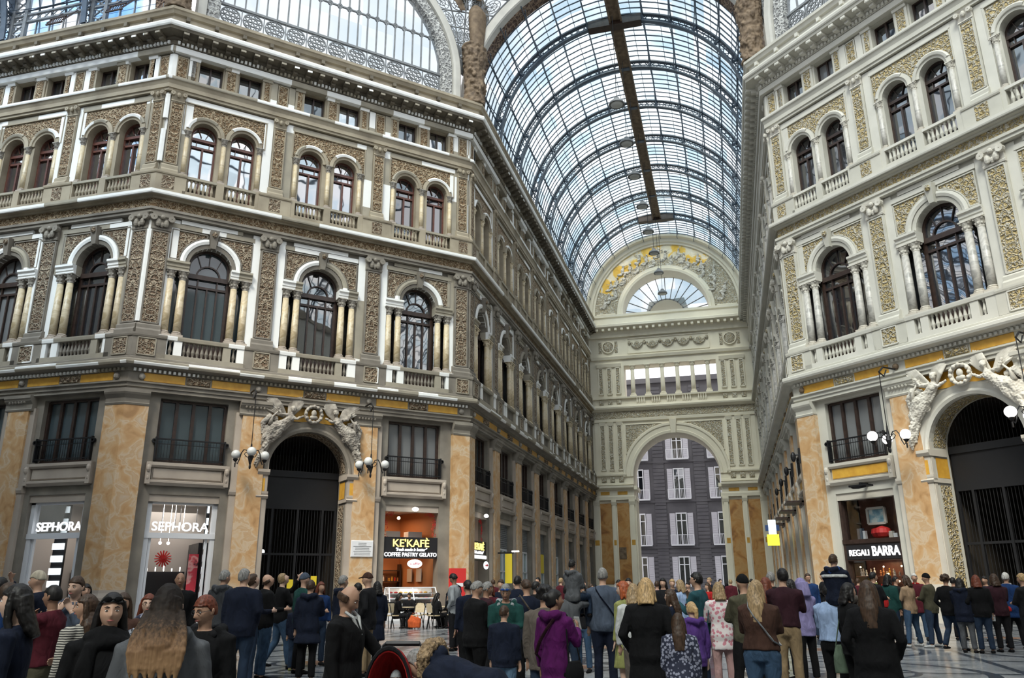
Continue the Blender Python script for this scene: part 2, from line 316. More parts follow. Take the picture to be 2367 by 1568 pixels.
# ---- columns, balusters, pilasters
def capital(s, cx, cy, z, r, h):
    s.lathe([(r*.95, 0), (r*1.05, h*.1), (r*1.0, h*.2), (r*1.35, h*.45), (r*1.1, h*.5), (r*1.55, h*.85), (r*1.3, h*.88)], cx, cy, z, 12)
    for a in range(4):
        t = PI/4+a*PI/2; s.ball((cx+r*1.6*math.cos(t), cy+r*1.6*math.sin(t), z+h*.8), r*.36, 6, 4)
    for a in range(8):
        t = a*PI/4; s.ball((cx+r*1.22*math.cos(t), cy+r*1.22*math.sin(t), z+h*.38), (r*.25, r*.25, r*.4), 6, 4)
    s.box(cx-r*1.6, cx+r*1.6, -cy-r*1.6, -cy+r*1.6, z+h*.88, z+h)
def col_parts(st, r, z0, z1, ch, far=False):
    b = MB(); b.box(-r*1.5, r*1.5, -r*1.5, r*1.5, z0, z0+r*.9); b.lathe([(r*1.4, 0), (r*1.45, r*.3), (r*1.15, r*.5), (r*1.25, r*.75), (r*1.02, r*1.)], 0, 0, z0+r*.9, 12)
    s = MB(); s.lathe([(r, z0+r*1.8), (r*1.01, z0+(z1-z0)*.35), (r*.86, z1-ch)], 0, 0, 0, 14)
    c = MB(); capital(c, 0, 0, z1-ch, r*.88, ch)
    if far:
        o = MB()
        for k in (b, s, c): o.add(k.v, k.f)
        return [('shaft', o.mesh('column', STY[st]['col'], True), None)]
    return [('base', b.mesh('base', STY[st]['lime']), None), ('shaft', s.mesh('shaft', STY[st]['col'], True), None), ('capital', c.mesh('capital', {'L': 'sculpt', 'R': 'sculptR', 'E': 'stoneE'}[st]), None)]
def baluster_mesh(h, mat):
    return MB().lathe([(.07, 0), (.07, .05*h), (.04, .1*h), (.045, .14*h), (.085, .35*h), (.05, .62*h), (.035, .8*h), (.06, .86*h), (.06, .92*h), (.07, .94*h), (.07, h)], 0, 0, 0, 8).mesh('baluster', mat)
def balus2(st, far):
    r = MB(); r.mold([(.14, 12.0), (.44, 12.0), (.46, 12.12), (.46, 12.18), (.1, 12.18)], -1.9, 1.9)
    r2 = MB(); r2.box(-1.9, 1.9, .12, .42, 11.1, 11.32); pds = []
    for s in (-1, 1):
        for a, b in ((.88, 1.22), (1.5, 1.9)): pds.append(('pedestal', MB().box(min(s*a, s*b), max(s*a, s*b), .1, .4, 11.32, 12.0).mesh('pedestal', STY[st]['trim']), None))
    us = [-.77+i*1.54/8 for i in range(9)]+[-1.36, 1.36]
    bm = MB(); out = [('top_rail', r.mesh('top_rail', STY[st]['trim3']), None), ('base_rail', r2.mesh('base_rail', STY[st]['trim3']), None)]+pds
    if far:
        for u in us: bm.box(u-.05, u+.05, .2, .3, 11.3, 12.02)
        return out+[('balusters', bm.mesh('balusters', STY[st]['stone2']), None)]
    me = baluster_mesh(.7, STY[st]['stone2'])
    return out+[('baluster', (me, (u, -.26, 11.31)), None) for u in us]
def balus3(st, far):
    r = MB(); r.box(-.75, .75, .04, .3, 20.0, 20.12); r2 = MB(); r2.box(-.75, .75, .04, .3, 19.15, 19.32)
    us = [-.56+i*1.12/6 for i in range(7)]; bm = MB()
    out = [('top_rail', r.mesh('top_rail', STY[st]['trim']), None), ('base_rail', r2.mesh('base_rail', STY[st]['stone']), None)]
    if far:
        for u in us: bm.box(u-.05, u+.05, .1, .22, 19.3, 20.02)
        return out+[('balusters', bm.mesh('balusters', STY[st]['stone']), None)]
    me = baluster_mesh(.69, STY[st]['stone'])
    return out+[('baluster', (me, (u, -.17, 19.31)), None) for u in us]
def stamp2(parts, parent):
    for name, me, _ in parts:
        if isinstance(me, tuple): put(name, me[0], parent, Matrix.Translation(me[1]))
        else: put(name, me, parent)
def pil2(st, hw=.38):
    b = MB(); b.box(-hw-.04, hw+.04, 0, .16, 12.6, 17.25); b.mold([(0, 12.15), (.34, 12.15), (.34, 12.35), (.26, 12.45), (.26, 12.6), (.18, 12.68), (0, 12.7)], -hw-.12, hw+.12)
    frame_of(b, rect(-hw+.02, hw-.02, 12.74, 17.14), .07, .15, .2)
    c = MB(); c.poly([rect(-hw+.04, hw-.04, 12.78, 17.1)], .175)
    k = MB(); k.mold([(0, 17.2), (.22, 17.2), (.24, 17.28), (.2, 17.32), (.3, 17.75), (.36, 17.8), (.38, 17.95), (0, 17.95)], -hw-.06, hw+.06)
    for s in (-1, 1):
        k.arc([(.02, .2), (.02, .42), (.15, .42), (.15, .2)], s*(hw), 17.72, 0, 2*PI, 10); k.ball((s*hw*.45, -.3, 17.5), (.13, .09, .2), 8, 5)
    k.ball((0, -.34, 17.78), (.12, .1, .12), 8, 5); k.ball((0, -.26, 17.42), (.1, .08, .14), 8, 5)
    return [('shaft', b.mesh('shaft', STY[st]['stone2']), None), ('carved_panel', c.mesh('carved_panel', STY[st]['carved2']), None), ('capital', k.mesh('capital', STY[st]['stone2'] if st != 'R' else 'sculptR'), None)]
def pil3(st, hw=.27):
    b = MB(); b.box(-hw-.04, hw+.04, 0, .14, 20.55, 24.0); b.mold([(0, 20.1), (.3, 20.1), (.3, 20.25), (.22, 20.35), (.22, 20.5), (.15, 20.6), (0, 20.6)], -hw-.1, hw+.1)
    frame_of(b, rect(-hw, hw, 20.66, 23.96), .05, .13, .17)
    c = MB(); c.poly([rect(-hw+.02, hw-.02, 20.68, 23.94)], .155)
    k = MB(); k.mold([(0, 23.98), (.2, 23.98), (.16, 24.06), (.26, 24.4), (.32, 24.5), (0, 24.5)], -hw-.04, hw+.04)
    for s in (-1, 1): k.arc([(.02, .15), (.02, .34), (.11, .34), (.11, .15)], s*hw, 24.34, 0, 2*PI, 8)
    k.ball((0, -.26, 24.3), (.1, .09, .14), 8, 5)
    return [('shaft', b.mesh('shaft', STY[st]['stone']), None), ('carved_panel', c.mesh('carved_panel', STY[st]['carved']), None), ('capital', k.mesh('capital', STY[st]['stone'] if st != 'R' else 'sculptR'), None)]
def pil0(st, hw=.55):
    b = MB(); b.box(-hw, hw, 0, .26, 1.42, 9.1)
    e = MB()
    for s in (-1, 1): e.box(min(s*hw, s*(hw+.27)), max(s*hw, s*(hw+.27)), 0, .16, 0, 9.1); e.mold([(0, 5.4), (.2, 5.4), (.24, 5.52), (.24, 5.62), (0, 5.62)], min(s*hw, s*(hw+.3)), max(s*hw, s*(hw+.3)))
    e.mold([(0, 0), (.42, 0), (.42, .95), (.36, 1.0), (.36, 1.12), (.3, 1.3), (.28, 1.42), (0, 1.42)], -hw-.1, hw+.1)
    k = MB(); k.mold([(0, 8.98), (.28, 8.98), (.31, 9.05), (.28, 9.1), (.28, 9.28), (.4, 9.42), (.42, 9.5), (.46, 9.52), (.46, 9.66), (0, 9.66)], -hw-.16, hw+.16)
    for i in range(int(hw*2/.16)): k.ball((-hw+.1+i*.16, -.36, 9.36), (.06, .05, .07), 6, 4)
    return [('marble_facing', b.mesh('marble_facing', STY[st]['marble']), None), ('plinth', e.mesh('plinth', STY[st]['lime']), None), ('capital', k.mesh('capital', STY[st]['stone2']), None)]

SIDETXT = dict(cl='left corner facade', cr='right corner facade', al='left arcade wall', ar='right arcade wall', lw='far left facade')
NUM = 'one two three four five six seven eight nine'.split()
ENDS = dict(cl=(.4142, .4142), cr=(.4142, .4142), al=(.4142, -1), ar=(-1, .4142), lw=(0, .4142))
TOPP = [(0, 26.98), (.34, 26.98), (.36, 27.2), (.46, 27.24), (.46, 27.36), (.98, 27.42), (1.02, 27.56)]
def facade(sd, st, wallname, u0, u1, bays, pil, detail):
    """bays: (centre, kind) kind = shop or arch; pil: bay boundary centres"""
    Sd = STY[st]; MW = SIDES[sd]; k0, k1 = ENDS[sd]; txt = SIDETXT[sd]; far = detail == 0
    W = MB(); holes = []; rv = MB()
    for c, kd in bays:
        if u0-2 < c < u1+2:
            holes += [hole_f2(c), hole_f3(c-.92), hole_f3(c+.92), rect(c-1.54, c-.4, 25.43, 26.62), rect(c+.4, c+1.54, 25.43, 26.62)]
            holes += [hole_arch(c)] if kd == 'arch' else [rect(c-1.43, c+1.43, 6.67, 9.45), rect(c-1.43, c+1.43, .0, 5.3)]
    def band(z0, z1):
        hs = [h for h in holes if z0 <= sum(p[1] for p in h)/len(h) <= z1]
        W.poly([[(u0, z0), (u0, z1), (u1, z1), (u1, z0)]]+hs, 0)
        for h in hs: W.rev(h, 0, -1.1 if h[0][1] < 0 else -.55, lambda a, b: a[1] < .01 and b[1] < .01)
    band(-.05, 10.0); band(10.0, 18.5); band(18.5, 28.8)
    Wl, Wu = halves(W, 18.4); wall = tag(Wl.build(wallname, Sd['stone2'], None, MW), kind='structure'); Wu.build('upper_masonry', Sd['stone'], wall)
    # continuous mouldings
    TV, T, T2, T3, S, CV, CV2, G, L = MB(), MB(), MB(), MB(), MB(), MB(), MB(), MB(), MB()
    def mo(b, prof): b.mold(prof, u0, u1, k0, k1)
    mo(S, [(0, 9.62), (.28, 9.62), (.28, 9.76), (.34, 9.78), (.34, 9.92), (.42, 9.95), (.42, 10.02), (.3, 10.03), (.3, 10.42), (.36, 10.44), (.36, 10.58), (.5, 10.64), (.66, 10.68), (0, 10.68)])
    mo(T3, [(.3, 10.68), (.72, 10.68), (.76, 10.76), (.76, 10.88), (.7, 10.92), (.3, 10.92)])
    mo(S, [(0, 10.9), (.46, 10.92), (.46, 11.08), (.4, 11.12), (0, 11.12)])
    mo(S, [(0, 17.95), (.3, 17.97), (.3, 18.1), (.36, 18.12), (.36, 18.24), (0, 18.24)])
    mo(CV, [(.2, 18.24), (.2, 18.7)])
    mo(S, [(0, 18.7), (.3, 18.7), (.34, 18.78), (.5, 18.8), (.5, 18.83), (0, 18.83)])
    mo(T2 if st == 'L' else T, [(.2, 18.83), (.58, 18.84), (.6, 18.9), (.6, 19.02), (.5, 19.05), (.2, 19.06)])
    mo(S, [(0, 19.04), (.36, 19.05), (.36, 19.15), (.3, 19.18), (0, 19.18)])
    mo(S, [(0, 24.5), (.2, 24.5), (.2, 24.62), (.26, 24.64), (.26, 24.85), (.32, 25.0), (.36, 25.05), (0, 25.05)])
    mo(T, [(.1, 25.05), (.38, 25.05), (.4, 25.1), (.4, 25.2), (.34, 25.25), (.1, 25.25)])
    mo(T2, [(0, 26.66), (.3, 26.66), (.32, 26.72), (.32, 26.95), (0, 26.98)])
    tp = MB(); mo(tp, TOPP+[(0, 27.56)]); tp.build('cornice_soffit', 'darkL' if st == 'L' else Sd['stone'], wall)
    cor = MB(); mo(cor, [(.5, 27.54), (1.06, 27.56), (1.1, 27.62), (1.12, 27.74), (1.1, 27.82), (.5, 27.84)])
    cor.build('corona', 'whiteL' if st == 'L' else Sd['trim'], wall)
    mo(S, [(.3, 27.82), (.95, 27.84), (.8, 28.0), (.72, 28.05), (.72, 28.32), (.85, 28.36), (.92, 28.5), (.98, 28.55), (.98, 28.7), (0, 28.75), (0, 28.6)])
    dn = MB(); md = MB()
    n = int((u1-u0)/.2)
    for i in range(n):
        u = u0+.1+i*.2; dn.box(u-.055, u+.055, .3, .43, 27.02, 27.18)
        if not far: dn.box(u-.05, u+.05, .3, .45, 10.45, 10.57)
    dn.build('dentils', Sd['trim'], wall)
    n = round((u1-u0)/.67)
    for i in range(n):
        u = u0+(i+.5)*(u1-u0)/n
        md.box(u-.13, u+.13, .4, .96, 27.26, 27.42); md.box(u-.11, u+.11, .4, .7, 27.12, 27.28); md.ball((u, -.93, 27.3), (.13, .07, .08), 6, 4)
        if i % 2 == 0: md.box(u-.09, u+.09, .7, .92, 28.1, 28.3)
    md.build('modillions', Sd['trim'] if st != 'L' else 'darkL', wall)
    if st == 'L':
        for i in range(n):
            u = u0+(i+.5)*(u1-u0)/n; T3.box(u-.12, u+.12, .94, 1.0, 27.26, 27.36)
    fr = MB(); bo = MB(); nb = 0
    def inr(u): return u0-.01 <= u <= u1+.01
    for c, kd in bays:
        # frieze: two ochre panels with a carved tablet between
        for a, b in ((c-2.25, c-.56), (c+.56, c+2.25)):
            a, b = max(a, u0), min(b, u1)
            if b-a > .3: G.bev(a, b, .3, .325, 10.05, 10.42, .015)
        CV2.bev(c-.5, c+.5, .3, .38, 10.06, 10.4, .04)
        for i in (-1, 0, 1): CV2.ball((c+i*.3, -.38, 10.23), (.13, .05, .09), 8, 4)
        # ---- floor with three part windows
        T.arc([(1.14, 0), (1.14, .12), (1.26, .16), (1.37, .14), (1.4, 0)], c, 15.85, 0, PI*.45, 9)
        T2.arc([(1.14, 0), (1.14, .12), (1.26, .16), (1.37, .14), (1.4, 0)], c, 15.85, PI*.55, PI, 9)
        T.arc([(.95, -.3), (.95, .04), (1.02, .06)], c, 15.85, PI*.1, PI*.75, 14)
        S.arc([(.96, 0), (.96, .05), (1.12, .08), (1.14, 0)], c, 15.85, 0, PI, 18)
        S.add([(c-.13, 0, 16.75), (c+.13, 0, 16.75), (c+.22, 0, 17.62), (c-.22, 0, 17.62), (c-.11, -.22, 16.75), (c+.11, -.22, 16.75), (c+.2, -.36, 17.6), (c-.2, -.36, 17.6)], [(4, 5, 6, 7), (0, 4, 7, 3), (1, 2, 6, 5), (3, 7, 6, 2), (0, 1, 5, 4)])
        CV2.ball((c, -.34, 17.4), (.13, .09, .14), 8, 5)
        for s in (-1, 1):
            a, b = sorted((c+s*.93, c+s*1.92))
            T.mold([(-.4, 15.42), (.14, 15.42), (.14, 15.55), (.18, 15.58), (.18, 15.7), (.26, 15.76), (.26, 15.86), (-.4, 15.86)], a, b)
            lp = [(c+s*1.82, 15.98), (c+s*1.82, 17.42)]+[(c+s*.28, 17.42), (c+s*.28, 17.28)]+[(c+s*1.43*math.cos(t), 15.85+1.43*math.sin(t)) for t in [PI*.5-.2-(PI*.5-.3)*i/8 for i in range(9)]]
            CV2.poly([lp], .04)
            frame_of(S, lp, .05, .02, .08)
        T3.box(c-1.9, c+1.9, 0, .09, 17.5, 17.72); T2.box(c-1.5, c+1.3, 0, .12, 17.74, 17.93)
        # ---- floor with twin arched windows
        for s in (-1, 1):
            cc = c+s*.92
            T.arc([(.74, 0), (.74, .14), (.84, .17), (.91, .12), (.92, 0)], cc, 22.65, PI*(.1 if s > 0 else .3), PI*(.75 if s > 0 else .95), 12)
            S.arc([(.6, 0), (.6, .06), (.7, .08), (.72, .13), (.75, .13), (.9, .1), (.9, 0)], cc, 22.65, 0, PI, 16)
        lp = [(c-1.9, 22.65)]+[(c-.92+.93*math.cos(t), 22.65+.93*math.sin(t)) for t in [PI*(1-i/10) for i in range(11)]]+[(c+.92+.93*math.cos(t), 22.65+.93*math.sin(t)) for t in [PI*(1-i/10) for i in range(11)]]+[(c+1.9, 22.65), (c+1.9, 24.12), (c-1.9, 24.12)]
        CV.poly([lp], .03)
        T2.box(c-2.0, c+2.0, 0, .08, 24.18, 24.42)
        frame_of(S, rect(c-1.94, c+1.94, 22.6, 24.15)[:3]+[(c+1.94, 22.6)], .05, .02, .09, False)
        # balustrade pedestals of this floor
        for a, b in ((-1.92, -1.66), (-.18, .18), (1.66, 1.92)): S.box(c+a, c+b, 0, .28, 19.15, 20.12)
        # ---- attic
        for u, hw in ((0, .24), (-1.78, .16), (1.78, .16)):
            S.box(c+u-hw-.08, c+u+hw+.08, 0, .08, 25.25, 26.66); CV.poly([rect(c+u-hw+.04, c+u+hw-.04, 25.4, 26.5)], .1)
            T.mold([(0, 26.5), (.14, 26.5), (.18, 26.6), (.18, 26.66), (0, 26.66)], c+u-hw-.1, c+u+hw+.1)
        # ---- ground floor
        if kd == 'shop':
            L.mold([(0, 6.42), (.16, 6.42), (.22, 6.5), (.22, 6.62), (0, 6.66)], c-1.6, c+1.6)
            L.mold([(0, 5.66), (.14, 5.66), (.22, 5.78), (.22, 5.86), (0, 5.92)], c-1.6, c+1.6)
            L.box(c-1.45, c+1.45, 0, .06, 5.92, 6.42); (G if st == 'R' else L).bev(c-1.42, c+1.42, .06, .1, 5.95, 6.4)
            for s in (-1, 1):
                L.box(c+s*1.6-.1, c+s*1.6+.1, 0, .24, 5.7, 6.62); L.ball((c+s*1.6, -.24, 6.35), (.1, .09, .16), 8, 5); L.ball((c+s*1.6, -.2, 5.95), (.07, .07, .12), 8, 5)
            L.box(c-1.43, c+1.43, -.5, -.06, 5.0, 5.32)
        else:
            A = S if st == 'L' else T
            A.arc([(1.88, 0), (1.88, .14), (2.0, .2), (2.1, .16), (2.26, .22), (2.34, .26), (2.36, 0)], c, 6.62, 0, PI, 26)
            for s in (-1, 1):
                a, b = sorted((c+s*1.88, c+s*2.3))
                L.box(a, b, 0, .2, 0, 6.62)
                L.mold([(-.9, 6.36), (.26, 6.36), (.34, 6.48), (.34, 6.6), (-.9, 6.64)], a-.02*(s > 0)-.06, b+.06)
                L.mold([(-.9, 5.3), (.24, 5.3), (.3, 5.4), (.24, 5.46), (-.9, 5.46)], a-.06, b+.06)
                G.box(c+s*2.09-.1, c+s*2.09+.1, .2, .21, 5.6, 6.2)
                L.box(a-.03, b+.03, 0, .3, 0, .9)
                ct = MB(); ct.add([(c+s*1.87, n_, z) for n_ in (.2, .9) for z in (.3, 5.2)], [(0, 1, 3, 2)])
                ct.build('carved_jamb', Sd['carved2'], wall)
                G.add([(c+s*1.87, n_, z) for n_ in (.15, .95) for z in (5.5, 6.3)], [(0, 1, 3, 2)])
            ci = MB(); ci.arc([(1.86, -.15), (1.86, -.95)], c, 6.62, .06, PI-.06, 22); ci.build('carved_soffit', Sd['carved2'], wall)
            G.poly([[(c-2.1, 8.95), (c-2.1, 9.6), (c+2.1, 9.6), (c+2.1, 8.95)]], .03)
            for s in (-1, 1): G.poly([[(c+s*1.5, 8.6), (c+s*2.1, 8.95), (c+s*2.1, 7.4)]], .03)
    for p in pil:
        a, b = max(p-.8, u0), min(p+.8, u1)
        for s in (-1, 1):
            x0, x1 = sorted((p+s*.42, p+s*.8)); x0, x1 = max(x0, u0), min(x1, u1)
            if x1-x0 > .08: TV.box(x0, x1, 0, .07, 12.2, 17.9)
            x0, x1 = sorted((p+s*.33, p+s*.75)); x0, x1 = max(x0, u0), min(x1, u1)
            if x1-x0 > .08: T.box(x0, x1, 0, .06, 20.15, 24.45)
            x0, x1 = sorted((p+s*.3, p+s*.62)); x0, x1 = max(x0, u0), min(x1, u1)
            if x1-x0 > .08: T.box(x0, x1, 0, .1, 25.3, 26.6)
        for z0, z1, nn in ((11.12, 12.0, .42), (19.18, 20.0, .3)): S.mold([(0, z0), (nn, z0), (nn, z1), (0, z1)], a, b, k0 if a == u0 else 0, k1 if b == u1 else 0)
        S.mold([(0, 12.0), (.46, 12.0), (.48, 12.08), (.48, 12.16), (0, 12.18)], a, b, k0 if a == u0 else 0, k1 if b == u1 else 0)
        S.mold([(0, 20.0), (.34, 20.0), (.36, 20.06), (.36, 20.14), (0, 20.14)], a, b, k0 if a == u0 else 0, k1 if b == u1 else 0)
        CV2.poly([rect(p-.33, p+.33, 11.22, 11.92)], .435); frame_of(T3, rect(p-.36, p+.36, 11.19, 11.95), .05, .42, .46)
        CV2.poly([rect(p-.27, p+.27, 19.28, 19.92)], .315)
        CV.poly([rect(p-.22, p+.22, 25.4, 26.5)], .09); frame_of(S, rect(p-.24, p+.24, 25.38, 26.52), .05, .03, .12)
        bo.lathe([(.2, 0), (.2, .06), (.12, .1), (.14, .16), (.04, .2)], p, -.3, 10.23, 8) if False else bo.ball((p, -.34, 10.23), (.14, .12, .14), 10, 6)
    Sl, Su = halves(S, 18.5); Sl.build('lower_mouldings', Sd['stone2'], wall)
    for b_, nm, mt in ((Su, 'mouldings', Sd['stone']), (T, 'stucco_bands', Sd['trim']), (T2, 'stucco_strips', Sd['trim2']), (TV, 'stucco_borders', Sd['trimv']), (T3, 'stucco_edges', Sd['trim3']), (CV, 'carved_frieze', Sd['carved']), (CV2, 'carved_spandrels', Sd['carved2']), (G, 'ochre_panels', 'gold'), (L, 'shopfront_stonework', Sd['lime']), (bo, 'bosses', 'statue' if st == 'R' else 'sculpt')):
        if b_.v: b_.build(nm, mt, wall)
    # windows, columns, balustrades, pilasters: one object each
    rs = random.Random(len(wallname)*7)
    order = sorted(c for c, _ in bays)
    for c, kd in bays:
        i = order.index(c); bt = 'bay %s, %s' % (NUM[i], txt)
        TR = lambda u=0: MW @ Matrix.Translation((u, 0, 0))
        gl2 = rs.choice(['glass', 'glassc', 'glassb', 'glass'])
        window(win_f2, st, gl2 if sd != 'cl' else ['glassb', 'glass', 'glass'][i], TR(c))
        for s in (-1, 1):
            window(win_f3, st, 'glassr' if sd in ('cl', 'lw') and (i < 2 or sd == 'lw') else 'glass', TR(c+s*.92)); window(win_at, st, rs.choice(['glassr', 'glass', 'glassr'] if st == 'L' else ['glass', 'glass', 'glassc']), TR(c+s*.97))
        if kd == 'shop': window(win_mz, st, 'glassc' if (sd, i) == ('cl', 2) else 'glassb' if sd == 'cl' else rs.choice(['glassb', 'glassc', 'glassb']), TR(c))
        for j, u in enumerate((-1.67, -1.14, 1.14, 1.67)):
            o = root('column', MW @ Matrix.Translation((c+u, .0, 0)), '%s marble column, %s of four, middle floor %s' % ('tan' if st == 'L' else 'grey', ORD[j], bt), 'column', 'columns of the three-part windows', 'thing')
            stamp(proto(('c2', st, far), lambda: col_parts(st, .17, 12.18, 15.42, .45, far)), o)
        for j, u in enumerate((-1.72, 0, 1.72)):
            o = root('column', MW @ Matrix.Translation((c+u, -.02, 0)), 'slim %s column %s the twin windows, %s' % ('tan' if st == 'L' else 'pale', ('left of', 'between', 'right of')[j], bt), 'column', 'slim columns of the twin windows', 'thing')
            stamp(proto(('c3', st, far), lambda: col_parts(st, .12, 20.14, 22.62, .38, far)), o)
        o = root('balustrade', TR(c), 'stone balustrade below the three-part window, %s' % bt, 'balustrade', 'balustrades of the middle floor')
        stamp2(proto(('b2', st, far), lambda: balus2(st, far)), o)
        for j, s in enumerate((-1, 1)):
            o = root('balustrade', TR(c+s*.92), 'short balustrade under the %s twin window, %s' % (('left', 'right')[j], bt), 'balustrade', 'balustrades of the upper floor')
            stamp2(proto(('b3', st, far), lambda: balus3(st, far)), o)
    for i, p in enumerate(sorted(pil)):
        bt = '%s from the left on the %s' % (ORD[i], txt)
        o = root('pilaster', MW @ Matrix.Translation((p, 0, 0)), 'wide carved middle floor pilaster, %s' % bt, 'pilaster', 'carved pilasters of the middle floor')
        stamp(proto(('p2', st), lambda: pil2(st)), o)
        o = root('pilaster', MW @ Matrix.Translation((p, 0, 0)), 'slim carved upper floor pilaster, %s' % bt, 'pilaster', 'carved pilasters of the upper floor')
        stamp(proto(('p3', st), lambda: pil3(st)), o)
        if abs(p-u0) > .6 and abs(p-u1) > .6:
            o = root('pilaster', MW @ Matrix.Translation((p, 0, 0)), 'orange marble ground floor pilaster, %s' % bt, 'pilaster', 'marble pilasters of the ground floor')
            stamp(proto(('p0', st), lambda: pil0(st)), o)
    return wall
BC = [2.75, 8.03, 13.38]; PC = [.42, 5.36, 10.74, 15.84]
w_cl = facade('cl', 'L', 'wall_left', 0, LC, list(zip(BC, ('shop', 'arch', 'shop'))), PC, 1)
w_cr = facade('cr', 'R', 'wall_right', 0, LC, list(zip(BC, ('shop', 'arch', 'shop'))), PC, 1)
LA_ = YE-YB
w_al = facade('al', 'L', 'wall_left_arcade', 0, LA_, [(2.72+5.19*k, 'shop') for k in range(8)], [.42]+[5.3+5.19*k for k in range(7)]+[LA_-.5], 0)
w_ar = facade('ar', 'R', 'wall_right_arcade', -LA_, 0, [(-2.72-5.19*k, 'shop') for k in range(8)], [-.42]+[-5.3-5.19*k for k in range(7)]+[-LA_+.5], 0)
w_lw = facade('lw', 'L', 'wall_far_left', -31, 0, [(-2.87-5.0*k, 'shop') for k in range(6)], [-.42]+[-5.4-5.0*k for k in range(6)], 1)
# marble corner piers of the ground floor, wrapping the angle between two facades
def corner_pier(P, d1, d2, label, w1=.85, w2=.85, st='L'):
    """P corner, d1 unit direction back along the first wall, d2 along the second"""
    P, d1, d2 = Vector(P), Vector(d1), Vector(d2)
    def ring(o):
        n1 = Vector((d1.y, -d1.x)); n1 = n1 if n1.dot(d2) < 0 else -n1
        n2 = Vector((d2.y, -d2.x)); n2 = n2 if n2.dot(d1) < 0 else -n2
        mid = P+(n1+n2)*o/(1+n1.dot(n2)); k = o*.4142
        return [P+d1*(w1+k*.0)+n1*o, mid, P+d2*w2+n2*o, P+d2*w2-n2*.1, P-(n1+n2)*.1, P+d1*w1-n1*.1]
    def pr(prof):
        b = MB(); m = 6; vs = []
        for o, z in prof: vs += [(p.x, p.y, z) for p in ring(o)]
        b.add(vs, [(i*m+k, i*m+(k+1) % m, (i+1)*m+(k+1) % m, (i+1)*m+k) for i in range(len(prof)-1) for k in range(m)]+[tuple(range(m)), tuple(range((len(prof)-1)*m, len(prof)*m))]); return b
    o = root('pilaster', (0, 0, 0), label, 'pilaster', 'marble corner piers')
    pr([(.28, 1.42), (.28, 9.05)]).build('marble_facing', 'marble', o)
    pr([(.42, 0), (.42, .95), (.36, 1.0), (.36, 1.12), (.3, 1.3), (.29, 1.42)]).build('plinth', STY[st]['lime'], o)
    pr([(.3, 8.98), (.33, 9.06), (.29, 9.1), (.3, 9.26), (.42, 9.42), (.46, 9.5), (.46, 9.66)]).build('capital', STY[st]['stone2'], o)
A_ = (XL-SP, YB-SP); B_ = (XL, YB); E_ = (XR, YB); F_ = (XR+SP, YB-SP)
corner_pier(A_, (-1, 0), (Q, Q), 'orange marble corner pier between the two perfume shop windows')
corner_pier(B_, (-Q, -Q), (0, 1), 'orange marble corner pier at the left mouth of the arcade')
corner_pier(E_, (0, 1), (Q, -Q), 'orange marble corner pier at the right mouth of the arcade', st='R')
corner_pier(F_, (-Q, Q), (1, 0), 'orange marble corner pier at the far end of the right corner facade', st='R')

def arris(P, dirs, z0, z1, o, wd):
    """painted strip folded round the angle of two facades"""
    P = Vector(P); d1, d2 = Vector(dirs[0]), Vector(dirs[1]); n1 = Vector((d1.y, -d1.x)); n1 = n1 if n1.dot(d2) < 0 else -n1; n2 = Vector((d2.y, -d2.x)); n2 = n2 if n2.dot(d1) < 0 else -n2
    mid = P+(n1+n2)*o/(1+n1.dot(n2)); pts = [mid+d1*wd, mid, mid+d2*wd, P+d2*wd, P+d1*wd]; b = MB()
    b.add([(p.x, p.y, z) for z in (z0, z1) for p in pts], [(i, (i+1) % 5, 5+(i+1) % 5, 5+i) for i in range(5)]+[(0, 1, 2, 3, 4), (9, 8, 7, 6, 5)]); return b
for nm, z0, z1, o, wd in (('trim_3', 12.75, 18.0, .19, .13), ('trim_4', 20.7, 22.4, .17, .12), ('trim_5', 23.0, 24.3, .17, .12), ('trim_6', 25.3, 26.6, .12, .2)): tag(arris(A_, ((-1, 0), (Q, Q)), z0, z1, o, wd).build(nm, 'whiteL'), kind='structure')
